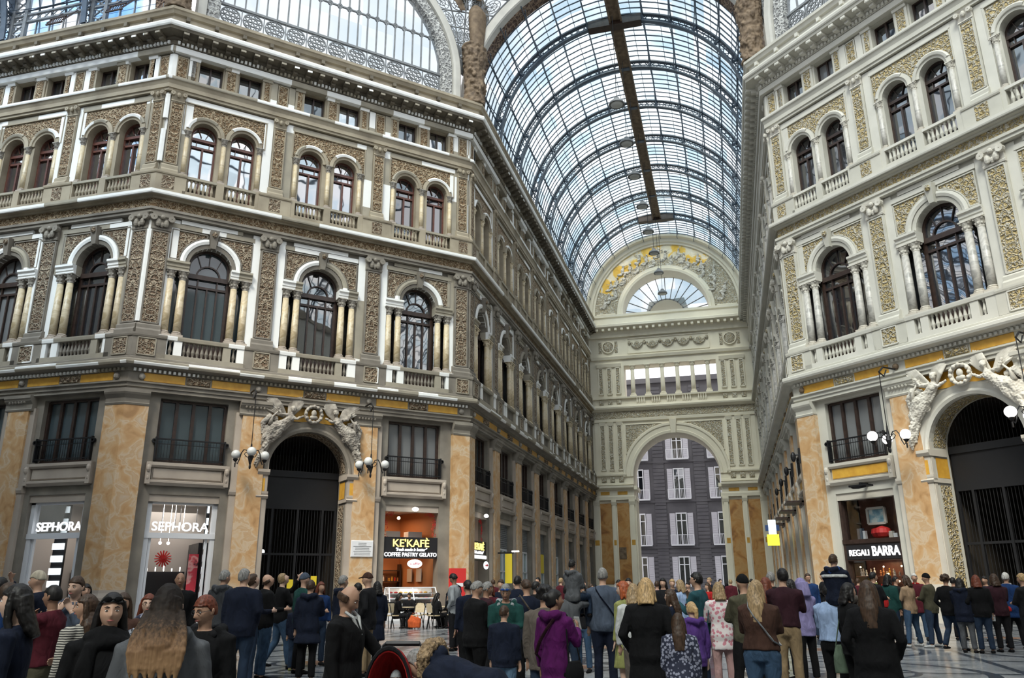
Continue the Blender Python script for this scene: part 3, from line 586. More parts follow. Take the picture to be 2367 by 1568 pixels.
# ------------------------------------------------------------------ floor of the galleria
def floor_mat():
    m, nt, p = _mat('inlaid_marble_floor'); L = nt.links.new; N = nt.nodes.new
    tc = N('ShaderNodeTexCoord'); n = N('ShaderNodeTexNoise'); n.inputs['Scale'].default_value = 1.1; n.inputs['Detail'].default_value = 7; L(tc.outputs['Object'], n.inputs['Vector'])
    r = ramp(nt, [(.3, (.14, .15, .16)), (.55, (.25, .26, .27)), (.75, (.34, .34, .34))]); L(n.outputs[0], r.inputs[0])
    def math_(op, a, b=None):
        x = N('ShaderNodeMath'); x.operation = op
        for i, v in enumerate((a, b)):
            if v is None: continue
            if isinstance(v, (int, float)): x.inputs[i].default_value = v
            else: L(v, x.inputs[i])
        return x.outputs[0]
    sx = N('ShaderNodeSeparateXYZ'); L(tc.outputs['Object'], sx.inputs[0]); X, Y = sx.outputs[0], sx.outputs[1]
    rad = math_('SQRT', math_('ADD', math_('POWER', X, 2), math_('POWER', Y, 2)))
    lines = None
    def mx(a): 
        nonlocal lines
        lines = a if lines is None else math_('MAXIMUM', lines, a)
    for rr, wd in ((17.2, .22), (12.6, .14), (12.1, .1), (7.4, .2), (3.5, .16)):
        mx(math_('LESS_THAN', math_('ABSOLUTE', math_('SUBTRACT', rad, rr)), wd))
    # squares grid
    for C_ in (X, Y):
        fr = math_('FRACT', math_('DIVIDE', math_('ADD', C_, 100), 2.6)); mx(math_('LESS_THAN', fr, .06))
    # circles inscribed in the big squares
    def cell(C_): return math_('SUBTRACT', math_('FRACT', math_('DIVIDE', math_('ADD', C_, 100), 5.2)), .5)
    cr = math_('SQRT', math_('ADD', math_('POWER', cell(X), 2), math_('POWER', cell(Y), 2)))
    mx(math_('LESS_THAN', math_('ABSOLUTE', math_('SUBTRACT', cr, .40)), .022))
    mx(math_('LESS_THAN', math_('ABSOLUTE', math_('SUBTRACT', cr, .18)), .012))
    mi = N('ShaderNodeMixRGB'); L(lines, mi.inputs[0]); L(r.outputs[0], mi.inputs[1]); mi.inputs[2].default_value = (.045, .055, .07, 1)
    # warm marble discs
    ds = math_('LESS_THAN', cr, .1); m2 = N('ShaderNodeMixRGB'); L(math_('MULTIPLY', ds, .6), m2.inputs[0]); L(mi.outputs[0], m2.inputs[1]); m2.inputs[2].default_value = (.30, .13, .05, 1)
    L(m2.outputs[0], p.inputs['Base Color']); p.inputs['Roughness'].default_value = .2
    nr = N('ShaderNodeTexNoise'); nr.inputs['Scale'].default_value = 2.5; L(tc.outputs['Object'], nr.inputs['Vector'])
    mr = N('ShaderNodeMapRange'); mr.inputs[3].default_value = .12; mr.inputs[4].default_value = .3; L(nr.outputs[0], mr.inputs[0]); L(mr.outputs[0], p.inputs['Roughness'])
    return m
M['floor'] = floor_mat()
OC = (-4.585, 20.0)
fb = MB(); fb.add([(-75, -60, 0), (70, -60, 0), (70, 80, 0), (-75, 80, 0)], [(0, 1, 2, 3)])
tag(fb.build('floor', 'floor', None, Matrix.Translation((OC[0], OC[1], 0))), kind='structure')

# ------------------------------------------------------------------ end wall of the long arcade
ME = SIDES['en']; WE = XR-XL; CE = WE/2
def end_wall():
    W = MB(); arch = [(CE-4.25, -.02)]+arcpts(CE, 11.9, 4.25, 28)+[(CE+4.25, -.02)]
    W.poly([[(0, -.05), (0, 18.4), (WE, 18.4), (WE, -.05)], arch], 0); W.rev(arch, 0, -3.2, lambda a, b: a[1] < .01 and b[1] < .01)
    col = rect(CE-4.7, CE+4.7, 20.1, 23.5)
    W.poly([[(0, 18.4), (0, 28.8), (WE, 28.8), (WE, 18.4)], col], 0); W.rev(col, 0, -1.8)
    W.poly([[(0, 28.8), (0, 29.2), (WE, 29.2), (WE, 28.8)]], 0)
    lun = [(CE-4.5, 29.2)]+arcpts(CE, 29.2, 4.5, 28)[1:]
    out = [(CE-8.5, 29.19)]+arcpts(CE, 29.2, 8.5, 36)+[(CE+8.5, 29.19)]
    W.poly([[(CE-8.5, 29.2)]+arcpts(CE, 29.2, 8.5, 36)[1:-1]+[(CE+8.5, 29.2), (CE+4.5, 29.2)]+arcpts(CE, 29.2, 4.5, 28, 0, PI)[1:-1]+[(CE-4.5, 29.2)]], 0)
    W.rev(lun, 0, -2.2, lambda a, b: abs(a[1]-29.2) < .01 and abs(b[1]-29.2) < .01)
    # thick back face
    wall = tag(W.build('wall_end', 'stoneE', None, ME), kind='structure')
    S, CV, G, RL, D = MB(), MB(), MB(), MB(), MB()
    def mo(b, prof, a=0, c=WE): b.mold(prof, a, c, 0, 0)
    # piers of the ground floor: marble panels and pilaster strips
    Mb = MB()
    for s in (-1, 1):
        for a, b in ((4.85, 6.05), (6.6, 7.75)):
            x0, x1 = sorted((CE+s*a, CE+s*b)); Mb.bev(x0, x1, 0, .05, 1.5, 9.3, .03)
        for a, b in ((4.3, 4.75), (6.15, 6.5), (7.85, 8.4)):
            x0, x1 = sorted((CE+s*a, CE+s*b)); S.box(x0, x1, 0, .22, 0, 9.5); S.mold([(0, 9.1), (.24, 9.1), (.36, 9.4), (.36, 9.6), (0, 9.6)], x0-.08, x1+.08); S.box(x0-.05, x1+.05, 0, .32, 0, 1.4)
            G.box(x0+.05, x1-.05, .22, .235, 5.2, 5.7)
        x0, x1 = sorted((CE+s*4.25, CE+s*WE/2))
        S.mold([(0, 9.6), (.3, 9.6), (.34, 9.9), (.3, 10.0), (.3, 10.5), (.4, 10.55), (.75, 10.75), (.78, 10.95), (.4, 11.0), (0, 11.05)], x0, x1)
        for n0, n1 in ((0, 3.2),):   # return of the mouldings inside the arch
            a = CE+s*4.25
            for z0, z1, o in ((9.6, 10.0, .12), (10.6, 10.95, .3), (0, 1.4, .1)): S.box(min(a, a-s*o), max(a, a-s*o), -3.2, .1, z0, z1)
            for q in range(4): S.box(min(a, a-s*.1), max(a, a-s*.1), -.5-q*.75, -.15-q*.75, 1.4, 9.6)
        for a, b in ((4.9, 5.9), (6.7, 7.6)):
            x0, x1 = sorted((CE+s*a, CE+s*b)); G.box(x0, x1, .3, .33, 10.1, 10.42)
        # carved strips beside the arch
        S.box(*sorted((CE+s*5.05, CE+s*8.0)), 0, .08, 12.1, 17.5)
        for a in (5.45, 6.35, 7.2):
            x0, x1 = sorted((CE+s*(a-.24), CE+s*(a+.24))); CV.poly([rect(x0, x1, 12.6, 17.2)], .14); frame_of(S, rect(x0, x1, 12.6, 17.2), .1, .05, .2)
            CV.bev(x0, x1, .2, .26, 11.4, 11.9); S.mold([(0, 17.2), (.2, 17.2), (.3, 17.5), (0, 17.5)], x0-.08, x1+.08)
        S.mold([(0, 12.0), (.26, 12.0), (.3, 12.1), (.3, 12.2), (0, 12.25)], *sorted((CE+s*4.9, CE+s*WE/2)))
        S.mold([(0, 11.05), (.2, 11.1), (.2, 11.3), (0, 11.35)], *sorted((CE+s*4.25, CE+s*WE/2)))
        # spandrels
        lp = [(CE+s*4.85, 14.2), (CE+s*4.85, 17.2), (CE+s*1.2, 17.2)]+[(CE+s*5.3*math.cos(t), 11.9+5.3*math.sin(t)) for t in [PI*.435-(PI*.435-PI*.145)*i/8 for i in range(9)]]
        CV.poly([lp], .04); G.poly([[(CE+s*4.75, 14.9), (CE+s*4.75, 17.1), (CE+s*2.4, 17.1)]], .05) if False else None
        frame_of(S, lp, .08, .02, .1)
        # carved strips and shields beside the colonnade
        for a in (5.35, 6.25, 7.15):
            x0, x1 = sorted((CE+s*(a-.23), CE+s*(a+.23))); CV.poly([rect(x0, x1, 20.5, 23.3)], .12); frame_of(S, rect(x0, x1, 20.5, 23.3), .1, .02, .17)
            CV.bev(x0, x1, .2, .26, 19.35, 19.85)
        S.mold([(0, 23.4), (.16, 23.4), (.26, 23.75), (0, 23.8)], *sorted((CE+s*5.0, CE+s*7.55)))
        CV.ball((CE+s*6.25, -.1, 25.6), (.5, .16, .62), 12, 8); frame_of(S, arcpts(CE+s*6.25, 25.6, .62, 16, 0, 2*PI), .1, .02, .2, False)
        for a in (5.4, 7.1): CV.poly([rect(*sorted((CE+s*(a-.16), CE+s*(a+.16))), 25.0, 26.2)], .06)
    Mb.build('marble_panels', 'marbleD', wall)
    S.arc([(4.25, 0), (4.25, .1), (4.5, .16), (4.55, .1), (4.95, .14), (5.05, .24), (5.25, .26), (5.3, 0)], CE, 11.9, 0, PI, 36)
    S.add([(CE-.25, 0, 16.1), (CE+.25, 0, 16.1), (CE+.4, 0, 17.5), (CE-.4, 0, 17.5), (CE-.22, -.3, 16.1), (CE+.22, -.3, 16.1), (CE+.36, -.45, 17.5), (CE-.36, -.45, 17.5)], [(4, 5, 6, 7), (0, 4, 7, 3), (1, 2, 6, 5), (3, 7, 6, 2), (0, 1, 5, 4)])
    mo(S, [(0, 17.5), (.2, 17.55), (.24, 17.8), (.14, 17.85), (0, 17.9)]); mo(CV, [(.12, 17.9), (.12, 18.6)])
    mo(S, [(0, 18.6), (.2, 18.62), (.55, 18.85), (.6, 19.0), (.3, 19.1), (.25, 19.3), (0, 19.3)])
    mo(S, [(0, 19.95), (.28, 19.95), (.3, 20.1), (0, 20.12)])
    mo(S, [(0, 24.2), (.2, 24.22), (.3, 24.5), (.1, 24.55), (0, 24.6)])
    mo(S, [(0, 26.6), (.25, 26.62), (.3, 26.95), (.4, 27.2), (.4, 27.36), (.95, 27.5), (1.1, 27.6), (1.1, 27.84), (.9, 27.95), (.4, 28.1), (.35, 28.75), (.5, 28.85), (.5, 29.1), (0, 29.2)])
    for i in range(25): S.box(.5+i*.66-.13, .5+i*.66+.13, .3, .95, 27.2, 27.45)
    # garlands in the attic
    S.box(CE-4.3, CE+4.3, 0, .06, 24.75, 26.45) if False else frame_of(S, rect(CE-4.2, CE+4.2, 24.8, 26.4), .08, 0, .08)
    GA = MB()
    for i in range(5):
        c = CE-3.2+i*1.6; GA.arc([(.42, .02), (.42, .2), (.66, .2), (.66, .02)], c, 25.95, PI*1.02, PI*1.98, 10); GA.ball((c, -.08, 25.75), (.3, .12, .3), 8, 6)
    for i in range(6): GA.ball((CE-4.0+i*1.6, -.1, 25.95), (.16, .12, .22), 8, 6)
    GA.build('garlands', 'carvedE', wall)
    # lunette surround and big archivolt
    S.arc([(4.5, 0), (4.5, .12), (4.75, .2), (4.8, .1), (5.1, .14), (5.15, 0)], CE, 29.2, 0, PI, 32)
    S.arc([(7.45, 0), (7.5, .2), (7.7, .24), (7.75, .4), (8.1, .5), (8.2, .9), (8.4, 1.0), (8.45, 0)], CE, 29.2, 0, PI, 40)
    RL.arc([(5.15, .04), (7.45, .04)], CE, 29.2, PI*.27, PI*.88, 40)
    RW = MB(); RW.arc([(5.15, .04), (7.45, .04)], CE, 29.2, 0, PI*.27, 14); RW.arc([(5.15, .04), (7.45, .04)], CE, 29.2, PI*.88, PI, 8); RW.arc([(5.15, .06), (5.9, .07)], CE, 29.2, PI*.27, PI*.88, 30); RW.build('stucco_relief', 'carvedE', wall)
    frame_of(S, [(CE-7.3, 29.3), (CE-5.3, 29.3)], .1, .02, .12, False); frame_of(S, [(CE+7.3, 29.3), (CE+5.3, 29.3)], .1, .02, .12, False)
    RL.build('mosaic', 'reliefE', wall)
    rr = random.Random(3); FG = MB()
    for i in range(26):   # raised relief figures scattered round the mosaic
        t = PI*(.06+.88*i/25); r_ = 6.1+.5*math.sin(i*2.1); x, z = CE+r_*math.cos(t), 29.2+r_*math.sin(t)
        FG.ball((x, -.12, z), (.2, .14, .42), 8, 6); FG.ball((x+.05, -.18, z+.52), .14, 8, 6)
        FG.tube([(x, -.15, z+.3), (x+.3*math.cos(i), -.22, z+.3+.25*math.sin(i*1.7)), (x+.55*math.cos(i), -.2, z+.4+.3*math.sin(i*1.7))], .06, 6)
        FG.ball((x-.3, -.08, z-.4), (.34, .1, .2), 8, 5)
    fo = FG.build('relief_figures', 'sculptR', wall); r_m = fo.modifiers.new('remesh', 'REMESH'); r_m.mode = 'VOXEL'; r_m.voxel_size = .05; r_m.use_smooth_shade = True
    tx = bpy.data.textures.new('relief', 'CLOUDS'); tx.noise_scale = .22; tx.noise_depth = 3; dm = fo.modifiers.new('chisel', 'DISPLACE'); dm.texture = tx; dm.strength = .34; dm.mid_level = .55
    S.build('mouldings', 'stoneE', wall); CV.build('carved_panels', 'carvedE', wall); G.build('ochre_panels', 'gold', wall)
    # balusters under the colonnade
    for i in range(5):
        c = CE-3.1+i*1.55; bm = MB()
        for j in range(4): bm.lathe([(.06, 0), (.1, .2), (.05, .45), (.08, .6)], c-.36+j*.24, -.25, 19.33, 6)
        tag(bm.build('balustrade', 'stoneE', None, ME), 'cream balusters below the colonnade opening, %s from the left' % ORD[i], 'balustrade', 'balusters of the end wall')
    for i in range(6):
        c = CE-3.85+i*1.54
        o = root('column', ME @ Matrix.Translation((c, .25, 0)), 'cream column of the end wall colonnade, %s from the left' % ORD[i], 'column', 'end wall colonnade')
        stamp(proto(('ce',), lambda: col_parts('E', .22, 20.12, 23.5, .5, False)), o)
    # fan window of the lunette: glass between radial bars, a solid low half disc
    g = MB(); g.arc([(2.0, -2.1), (4.5, -2.1)], CE, 29.2, 0, PI, 24)
    b = MB()
    for i in range(15): t = PI*i/14; bar(b, (CE+1.9*math.cos(t), 29.2+1.9*math.sin(t)), (CE+4.5*math.cos(t), 29.2+4.5*math.sin(t)), .07, -2.12, -2.0)
    frame_of(b, arcpts(CE, 29.2, 2.0, 14), .1, -2.15, -2.0, False)
    w_ = root('window_900', ME, kind='structure'); g.build('glazing', 'vaultA', w_); b.build('window_frame', 'irongrey', w_)
    d = MB(); d.add([(CE-2.7, 3.4, 28.9), (CE+2.7, 3.4, 28.9), (CE+1.9, 3.4, 31.7), (CE-1.9, 3.4, 31.5), (CE-2.7, 5, 28.9), (CE+2.7, 5, 28.9), (CE+1.9, 5, 31.7), (CE-1.9, 5, 31.5)], [(0, 1, 2, 3), (7, 6, 5, 4), (0, 4, 5, 1), (1, 5, 6, 2), (2, 6, 7, 3), (3, 7, 4, 0)])
    d.build('parapet', 'stoneE', wall)
end_wall()

# ------------------------------------------------------------------ glazed barrel vaults over the arms
VR, VZ, NS = 8.4, 29.2, 14
def vault(mw, n_bays, pitch, first, label, near, walkway=True, gm='vault', bars=9, nribs=None):
    """x across, y along (from 0), centred on x=0"""
    ln = first+n_bays*pitch
    c = tag(root('ceiling', mw), kind='structure')
    def P(r, t, y): return (r*math.cos(t), y, VZ+r*math.sin(t))
    g = MB(); ys = [0, ln]; m = 56
    for y in ys: g.v += [P(VR+.1, PI*i/m, y) for i in range(m+1)]
    g.f += [(i, i+1, m+2+i, m+1+i) for i in range(m)]
    g.build('glass_skin', gm, c)
    def rib():
        b = MB(); t = .07
        for r, hw, th in ((VR, .16, .09), (VR-.52, .16, .09)):
            vs = []; k = 56
            for i in range(k+1):
                a = PI*i/k; vs += [P(r, a, -hw), P(r, a, hw), P(r-th, a, hw), P(r-th, a, -hw)]
            b.add(vs, [(4*i+j, 4*i+(j+1) % 4, 4*i+4+(j+1) % 4, 4*i+4+j) for i in range(k) for j in range(4)])
        n = NS*4
        for i in range(n):
            a0, a1 = PI*i/n, PI*(i+1)/n; am = (a0+a1)/2
            b.tube([P(VR-.06, a0, 0), P(VR-.5, a1, 0)], .028, 4); b.tube([P(VR-.5, a0, 0), P(VR-.06, a1, 0)], .028, 4)
        for i in range(NS+1):
            a = PI*i/NS; b.tube([P(VR-.02, a, 0), P(VR-.56, a, 0)], .1, 6)
        return [('truss', b.mesh('truss', 'ironblue'), None)]
    for i in range(nribs or n_bays):
        y = first+i*pitch
        o = root('roof_rib', mw @ Matrix.Translation((0, y, 0)), 'arched iron lattice rib, %s from the octagon, of %s' % (ORD[i], label), 'roof rib', 'arched ribs of '+label); stamp(proto(('rib',), rib), o)
    # purlins: twin rods bowed below the glass between ribs
    pu = MB()
    for i in range(1, NS):
        a = PI*i/NS
        pu.tube([P(VR-.03, a, 0), P(VR-.03, a, ln)], .05, 4)
        for k in range(n_bays+1):
            y0 = first+(k-1)*pitch; y1 = y0+pitch
            if y0 < 0: y0 = 0
            pu.tube([P(VR-.1-.33*(1-(2*j/6-1)**2)*0-.35*abs(2*j/6-1)**2, a, y0+(y1-y0)*j/6) for j in range(7)], .03, 4)
    pu.build('purlins', 'ironblue', c)
    gb = MB(); nb = int(ln/(pitch/bars))
    for k in range(nb+1):
        y = first % (pitch/bars)+k*pitch/bars; vs = []
        for i in range(29):
            a = PI*i/28; vs += [P(VR+.08, a, y-.03), P(VR+.08, a, y+.03), P(VR+.0, a, y)]
        gb.add(vs, [(3*i+j, 3*i+(j+1) % 3, 3*i+3+(j+1) % 3, 3*i+3+j) for i in range(28) for j in range(3)])
    for i in range(NS):
        a = PI*(i+.42)/NS; gb.tube([P(VR+.04, a, 0), P(VR+.04, a, ln)], .018, 4)
    gb.build('glazing_bars', 'ironblue', c)
    # kerb along the springing
    kb = MB()
    for s in (-1, 1): kb.add([(s*(VR+.25), y, z) for y in (0, ln) for z in (28.7, 29.6)]+[(s*(VR-.15), y, z) for y in (0, ln) for z in (28.7, 29.35)], [(0, 1, 3, 2), (4, 5, 7, 6), (1, 5, 7, 3), (0, 4, 5, 1), (2, 3, 7, 6)])
    kb.build('kerb', 'stoneL', c)
    if walkway:
        wk = MB()
        wk.add([(x, y, z) for z in (37.05, 37.13) for y in (0, 36.2) for x in (-.28, .46)], [(0, 1, 3, 2), (4, 6, 7, 5), (0, 4, 5, 1), (2, 3, 7, 6), (0, 2, 6, 4), (1, 5, 7, 3)])
        wk.tube([(-.28, 0, 36.95), (-.28, 36.2, 36.95)], .07, 5); wk.tube([(.46, 0, 36.95), (.46, 36.2, 36.95)], .07, 5)
        tag(wk.build('catwalk', 'statue', None, mw), 'dark service catwalk running along the crown of the arcade roof', 'catwalk')
        for j, y in enumerate((first, first+6*pitch)):
            q = MB(); q.add([(x, y+dy, z) for z in (36.75, 37.3) for dy in (-.3, .35) for x in (-1.75, 1.75)], [(0, 1, 3, 2), (4, 6, 7, 5), (0, 4, 5, 1), (2, 3, 7, 6), (0, 2, 6, 4), (1, 5, 7, 3)])
            tag(q.build('catwalk', 'wood', None, mw), 'dark cross platform under the roof crown at the %s rib' % ('first', 'seventh')[j], 'catwalk')
    return c
XC = (XL+XR)/2
vault(Matrix.Translation((XC, YB+.35, 0)), 8, 5.12, 5.1-.35, 'the long arcade roof', True, True, 'vaultA', nribs=7)
vault(Matrix.Translation((-21.8, 20, 0)) @ Matrix.Rotation(PI/2, 4, 'Z') @ Matrix.Translation((0, 3.4, 0)), 7, 5.12, 4.7, 'the far left arcade roof', False, False, 'vaultB', 6)
# vertical glazed screens and hoppers at the springing of the left arcade roof, seen edge on above the cornice
mo_ = root('ceiling', SIDES['lw'], kind='structure')
ps, gz = MB(), MB()
for i, s in enumerate((4.8, 9.95, 15.1, 20.2)):
    for d in (-.42, .42): ps.box(-s+d-.1, -s+d+.1, .1, .3, 28.7, 35)
    for k in range(12): bar(ps, (-s-.4, 28.8+k*.5), (-s+.4, 29.3+k*.5), .07, .15, .22); bar(ps, (-s+.4, 28.8+k*.5), (-s-.4, 29.3+k*.5), .07, .15, .22)
for z in (30.35, 30.8): ps.box(-31, -1, .12, .26, z-.05, z+.05)
for k in range(60): bar(ps, (-1-k*.5, 30.35), (-1.5-k*.5, 30.8), .04, .16, .2); bar(ps, (-1.5-k*.5, 30.35), (-1-k*.5, 30.8), .04, .16, .2)
for k in range(34): ps.box(-1-k*.88-.025, -1-k*.88+.025, .02, .1, 28.7, 35)
gz.poly([rect(-31, -.8, 28.75, 35)], .03)
ps.build('posts_and_truss', 'irongrey', mo_); gz.build('glass_screen', 'vaultB', mo_)
for i, s in enumerate((3.0, 6.6)):
    h = MB()
    for u in (-.45, .5): h.tube([(-s+u, -.3, 30.3), (-s+u-.9+.9, -1.1, 29.1)], .04, 5)
    for k in range(7): h.tube([(-s-.45+k*.14, -1.1, 29.0), (-s-.45+k*.14, -.9, 29.5)], .025, 4)
    h.tube([(-s-.5, -.9, 29.5), (-s+.5, -.9, 29.5)], .05, 5); h.tube([(-s-.5, -1.1, 29.0), (-s+.5, -1.1, 29.0)], .05, 5)
    tag(h.build('roof_vent', 'wood', None, SIDES['lw']), 'open roof vent frame above the far left cornice, %s from the corner' % ORD[i], 'roof vent', 'roof vents')
# ------------------------------------------------------------------ upper arches, lunettes, pendentives, dome
def remesh(o, vox, smooth=2):
    r = o.modifiers.new('remesh', 'REMESH'); r.mode = 'VOXEL'; r.voxel_size = vox; r.use_smooth_shade = True
    if smooth:
        s = o.modifiers.new('smooth', 'SMOOTH'); s.iterations = smooth; s.factor = .5
    return o
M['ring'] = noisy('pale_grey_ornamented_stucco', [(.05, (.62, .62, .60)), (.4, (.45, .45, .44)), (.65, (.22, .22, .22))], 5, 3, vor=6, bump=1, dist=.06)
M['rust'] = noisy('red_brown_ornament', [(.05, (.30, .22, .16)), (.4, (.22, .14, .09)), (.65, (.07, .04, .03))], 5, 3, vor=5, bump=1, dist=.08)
M['archgrey'] = noisy('smooth_grey_stucco', [(.3, (.42, .41, .38)), (.7, (.56, .545, .50))], .8, 6, bump=.05)
def lunette(sd, style):
    mw = SIDES[sd]; c = LC/2; z = 30.6
    o = tag(root('trim_1', mw), kind='structure')
    b = MB(); pr = [(6.3, -.5), (6.3, .12), (6.38, .16), (6.9, .16), (6.95, .1)]
    b.arc(pr, c, z, 0, PI, 40)
    for s in (-1, 1): b.add([(c+s*r, -n, zz) for zz in (28.7, z) for r, n in pr], [(i, i+1, 5+i+1, 5+i) for i in range(4)])
    b.build('ornamented_band', 'ring', o)
    b = MB(); pr = [(6.95, .1), (6.97, .3), (7.1, .34), (7.38, .34), (7.45, .28), (7.45, -.3)]
    b.arc(pr, c, z, 0, PI, 40)
    for s in (-1, 1): b.add([(c+s*r, -n, zz) for zz in (28.7, z) for r, n in pr], [(i, i+1, 6+i+1, 6+i) for i in range(5)])
    b.build('outer_band', 'archgrey', o)
    wn = tag(root('window_%d' % (950 if sd == 'cl' else 951), mw), kind='structure')
    g = MB(); g.poly([[(c-6.3, 28.7)]+arcpts(c, z, 6.3, 30)+[(c+6.3, 28.7)]], -.3); g.build('glazing', 'lun', wn)
    f = MB()
    for i in range(23):
        u = c-6.16+i*.56; h = math.sqrt(max(0, 6.3**2-(u-c)**2))+z
        f.box(u-.035, u+.035, -.28, -.18, 30.6, h)
        for zz in (33.0, 35.2):
            if zz < h-.1 and i < 22:
                for s in (-1, 1):
                    for t in (-1, 1): bar(f, (u+s*.035, zz+t*.14), (u+s*.13, zz+t*.03), .05, -.28, -.18)
    for zz in (33.0, 35.2):
        h = math.sqrt(6.3**2-(zz-z)**2); f.box(c-h, c+h, -.28, -.18, zz-.04, zz+.04)
    f.box(c-6.3, c+6.3, -.3, -.14, 30.55, 30.68); f.box(c-6.3, c+6.3, -.3, -.14, 29.4, 29.5)
    for i in range(11):
        u = c-5.75+i*1.15
        frame_of(f, arcpts(u, 30.03, .5, 12, 0, 2*PI), .06, -.26, -.18, False); frame_of(f, arcpts(u, 30.03, .26, 8, 0, 2*PI), .05, -.26, -.18, False)
        for k in range(3):
            t = PI*k/3; bar(f, (u+.5*math.cos(t), 30.03+.5*math.sin(t)), (u-.5*math.cos(t), 30.03-.5*math.sin(t)), .04, -.26, -.19)
            for w3 in (0, 1):
                t0, t1 = PI/6+w3*PI/3+2*PI*k/3, PI/6+w3*PI/3+2*PI*(k+1)/3; bar(f, (u+.5*math.cos(t0), 30.03+.5*math.sin(t0)), (u+.5*math.cos(t1), 30.03+.5*math.sin(t1)), .04, -.26, -.19)
        f.box(u+.555, u+.595, -.28, -.18, 29.4, 30.6)
    f.build('lattice', 'irongrey', wn)
lunette('cl', 'L'); lunette('cr', 'R')
def mouth(mw, wd):
    """arch across an arm mouth; mw frame: u across from the left corner, n towards the octagon"""
    o = tag(root('trim_2', mw), kind='structure'); c = wd/2
    b = MB(); b.arc([(8.38, -1.15), (8.36, -1.5), (9.0, -1.5)], c, 29.2, 0, PI, 48); b.arc([(8.38, -.55), (8.34, -.6), (8.34, -1.1), (8.38, -1.15)], c, 29.2, 0, PI, 48); b.build('ornamented_band', 'rust', o)
    b = MB(); b.arc([(9.0, -1.5), (9.05, -.05), (8.95, .02), (8.45, .02), (8.38, -.06), (8.38, -.55)], c, 29.2, 0, PI, 48); b.build('smooth_band', 'archgrey', o)
    b = MB()
    for s in (-1, 1): b.box(*sorted((c+s*8.35, c+s*9.05)), -1.5, .02, 28.6, 29.3)
    b.build('foot', 'archgrey', o)
mouth(side((XL, YB), (1, 0)), XR-XL); mouth(side((XL-SP, YB-SP-(XR-XL)), (0, 1)), XR-XL)
def pendentive(Pc, ca, da, cb, db, label):
    """glazed ironwork between the arch over a corner facade (centre ca, direction da towards the corner) and the arch over an arm mouth (cb, db)"""
    fr = MB(); gl = MB(); n = 14; L_, R_ = [], []
    for i in range(n+1):
        z = 31.2+i*(38.0-31.2)/n
        ha = math.sqrt(max(0, 7.45**2-(z-30.6)**2)) if z < 38.05 else 0; hb = math.sqrt(max(0, 9.05**2-(z-29.2)**2))
        L_.append(Vector((ca[0]+da[0]*ha, ca[1]+da[1]*ha, z))); R_.append(Vector((cb[0]+db[0]*hb, cb[1]+db[1]*hb, z)))
    m = 8
    G = [[L_[i].lerp(R_[i], j/m) for j in range(m+1)] for i in range(n+1)]
    gl.add([p for r in G for p in r], [(i*(m+1)+j, i*(m+1)+j+1, (i+1)*(m+1)+j+1, (i+1)*(m+1)+j) for i in range(n) for j in range(m)])
    for i in range(0, n+1, 2): fr.tube(G[i], .05, 5)
    for j in range(0, m+1, 2): fr.tube([G[i][j] for i in range(n+1)], .05, 5)
    for i in range(1, n, 2):
        for j in range(1, m, 2):
            c = G[i][j]; a = (G[i][j+1]-G[i][j-1])/2; b = (G[i+1][j]-G[i-1][j])/2
            for rr in (.85, .5): fr.tube([c+a*rr*math.cos(t)+b*rr*math.sin(t) for t in [2*PI*k/12 for k in range(13)]], .028, 4)
            for k in range(4):
                t = PI*k/4+.2; fr.tube([c+a*.85*math.cos(t)+b*.85*math.sin(t), c-a*.85*math.cos(t)-b*.85*math.sin(t)], .02, 4)
    o = tag(root('window_960', (0, 0, 0)), kind='structure'); gl.build('glazing', 'lun', o); fr.build('lattice', 'irongrey', o)
cA = ((A_[0]+B_[0])/2, (A_[1]+B_[1])/2); cE = ((E_[0]+F_[0])/2, (E_[1]+F_[1])/2)
pendentive(B_, cA, (Q, Q), (XC, YB), (-1, 0), 'left'); pendentive(E_, cE, (-Q, Q), (XC, YB), (1, 0), 'right')
pendentive(A_, cA, (-Q, -Q), (XL-SP, YB-SP-(XR-XL)/2), (0, 1), 'far left')
CHISEL2 = bpy.data.textures.new('chisel_large', 'CLOUDS'); CHISEL2.noise_scale = .22; CHISEL2.noise_depth = 3
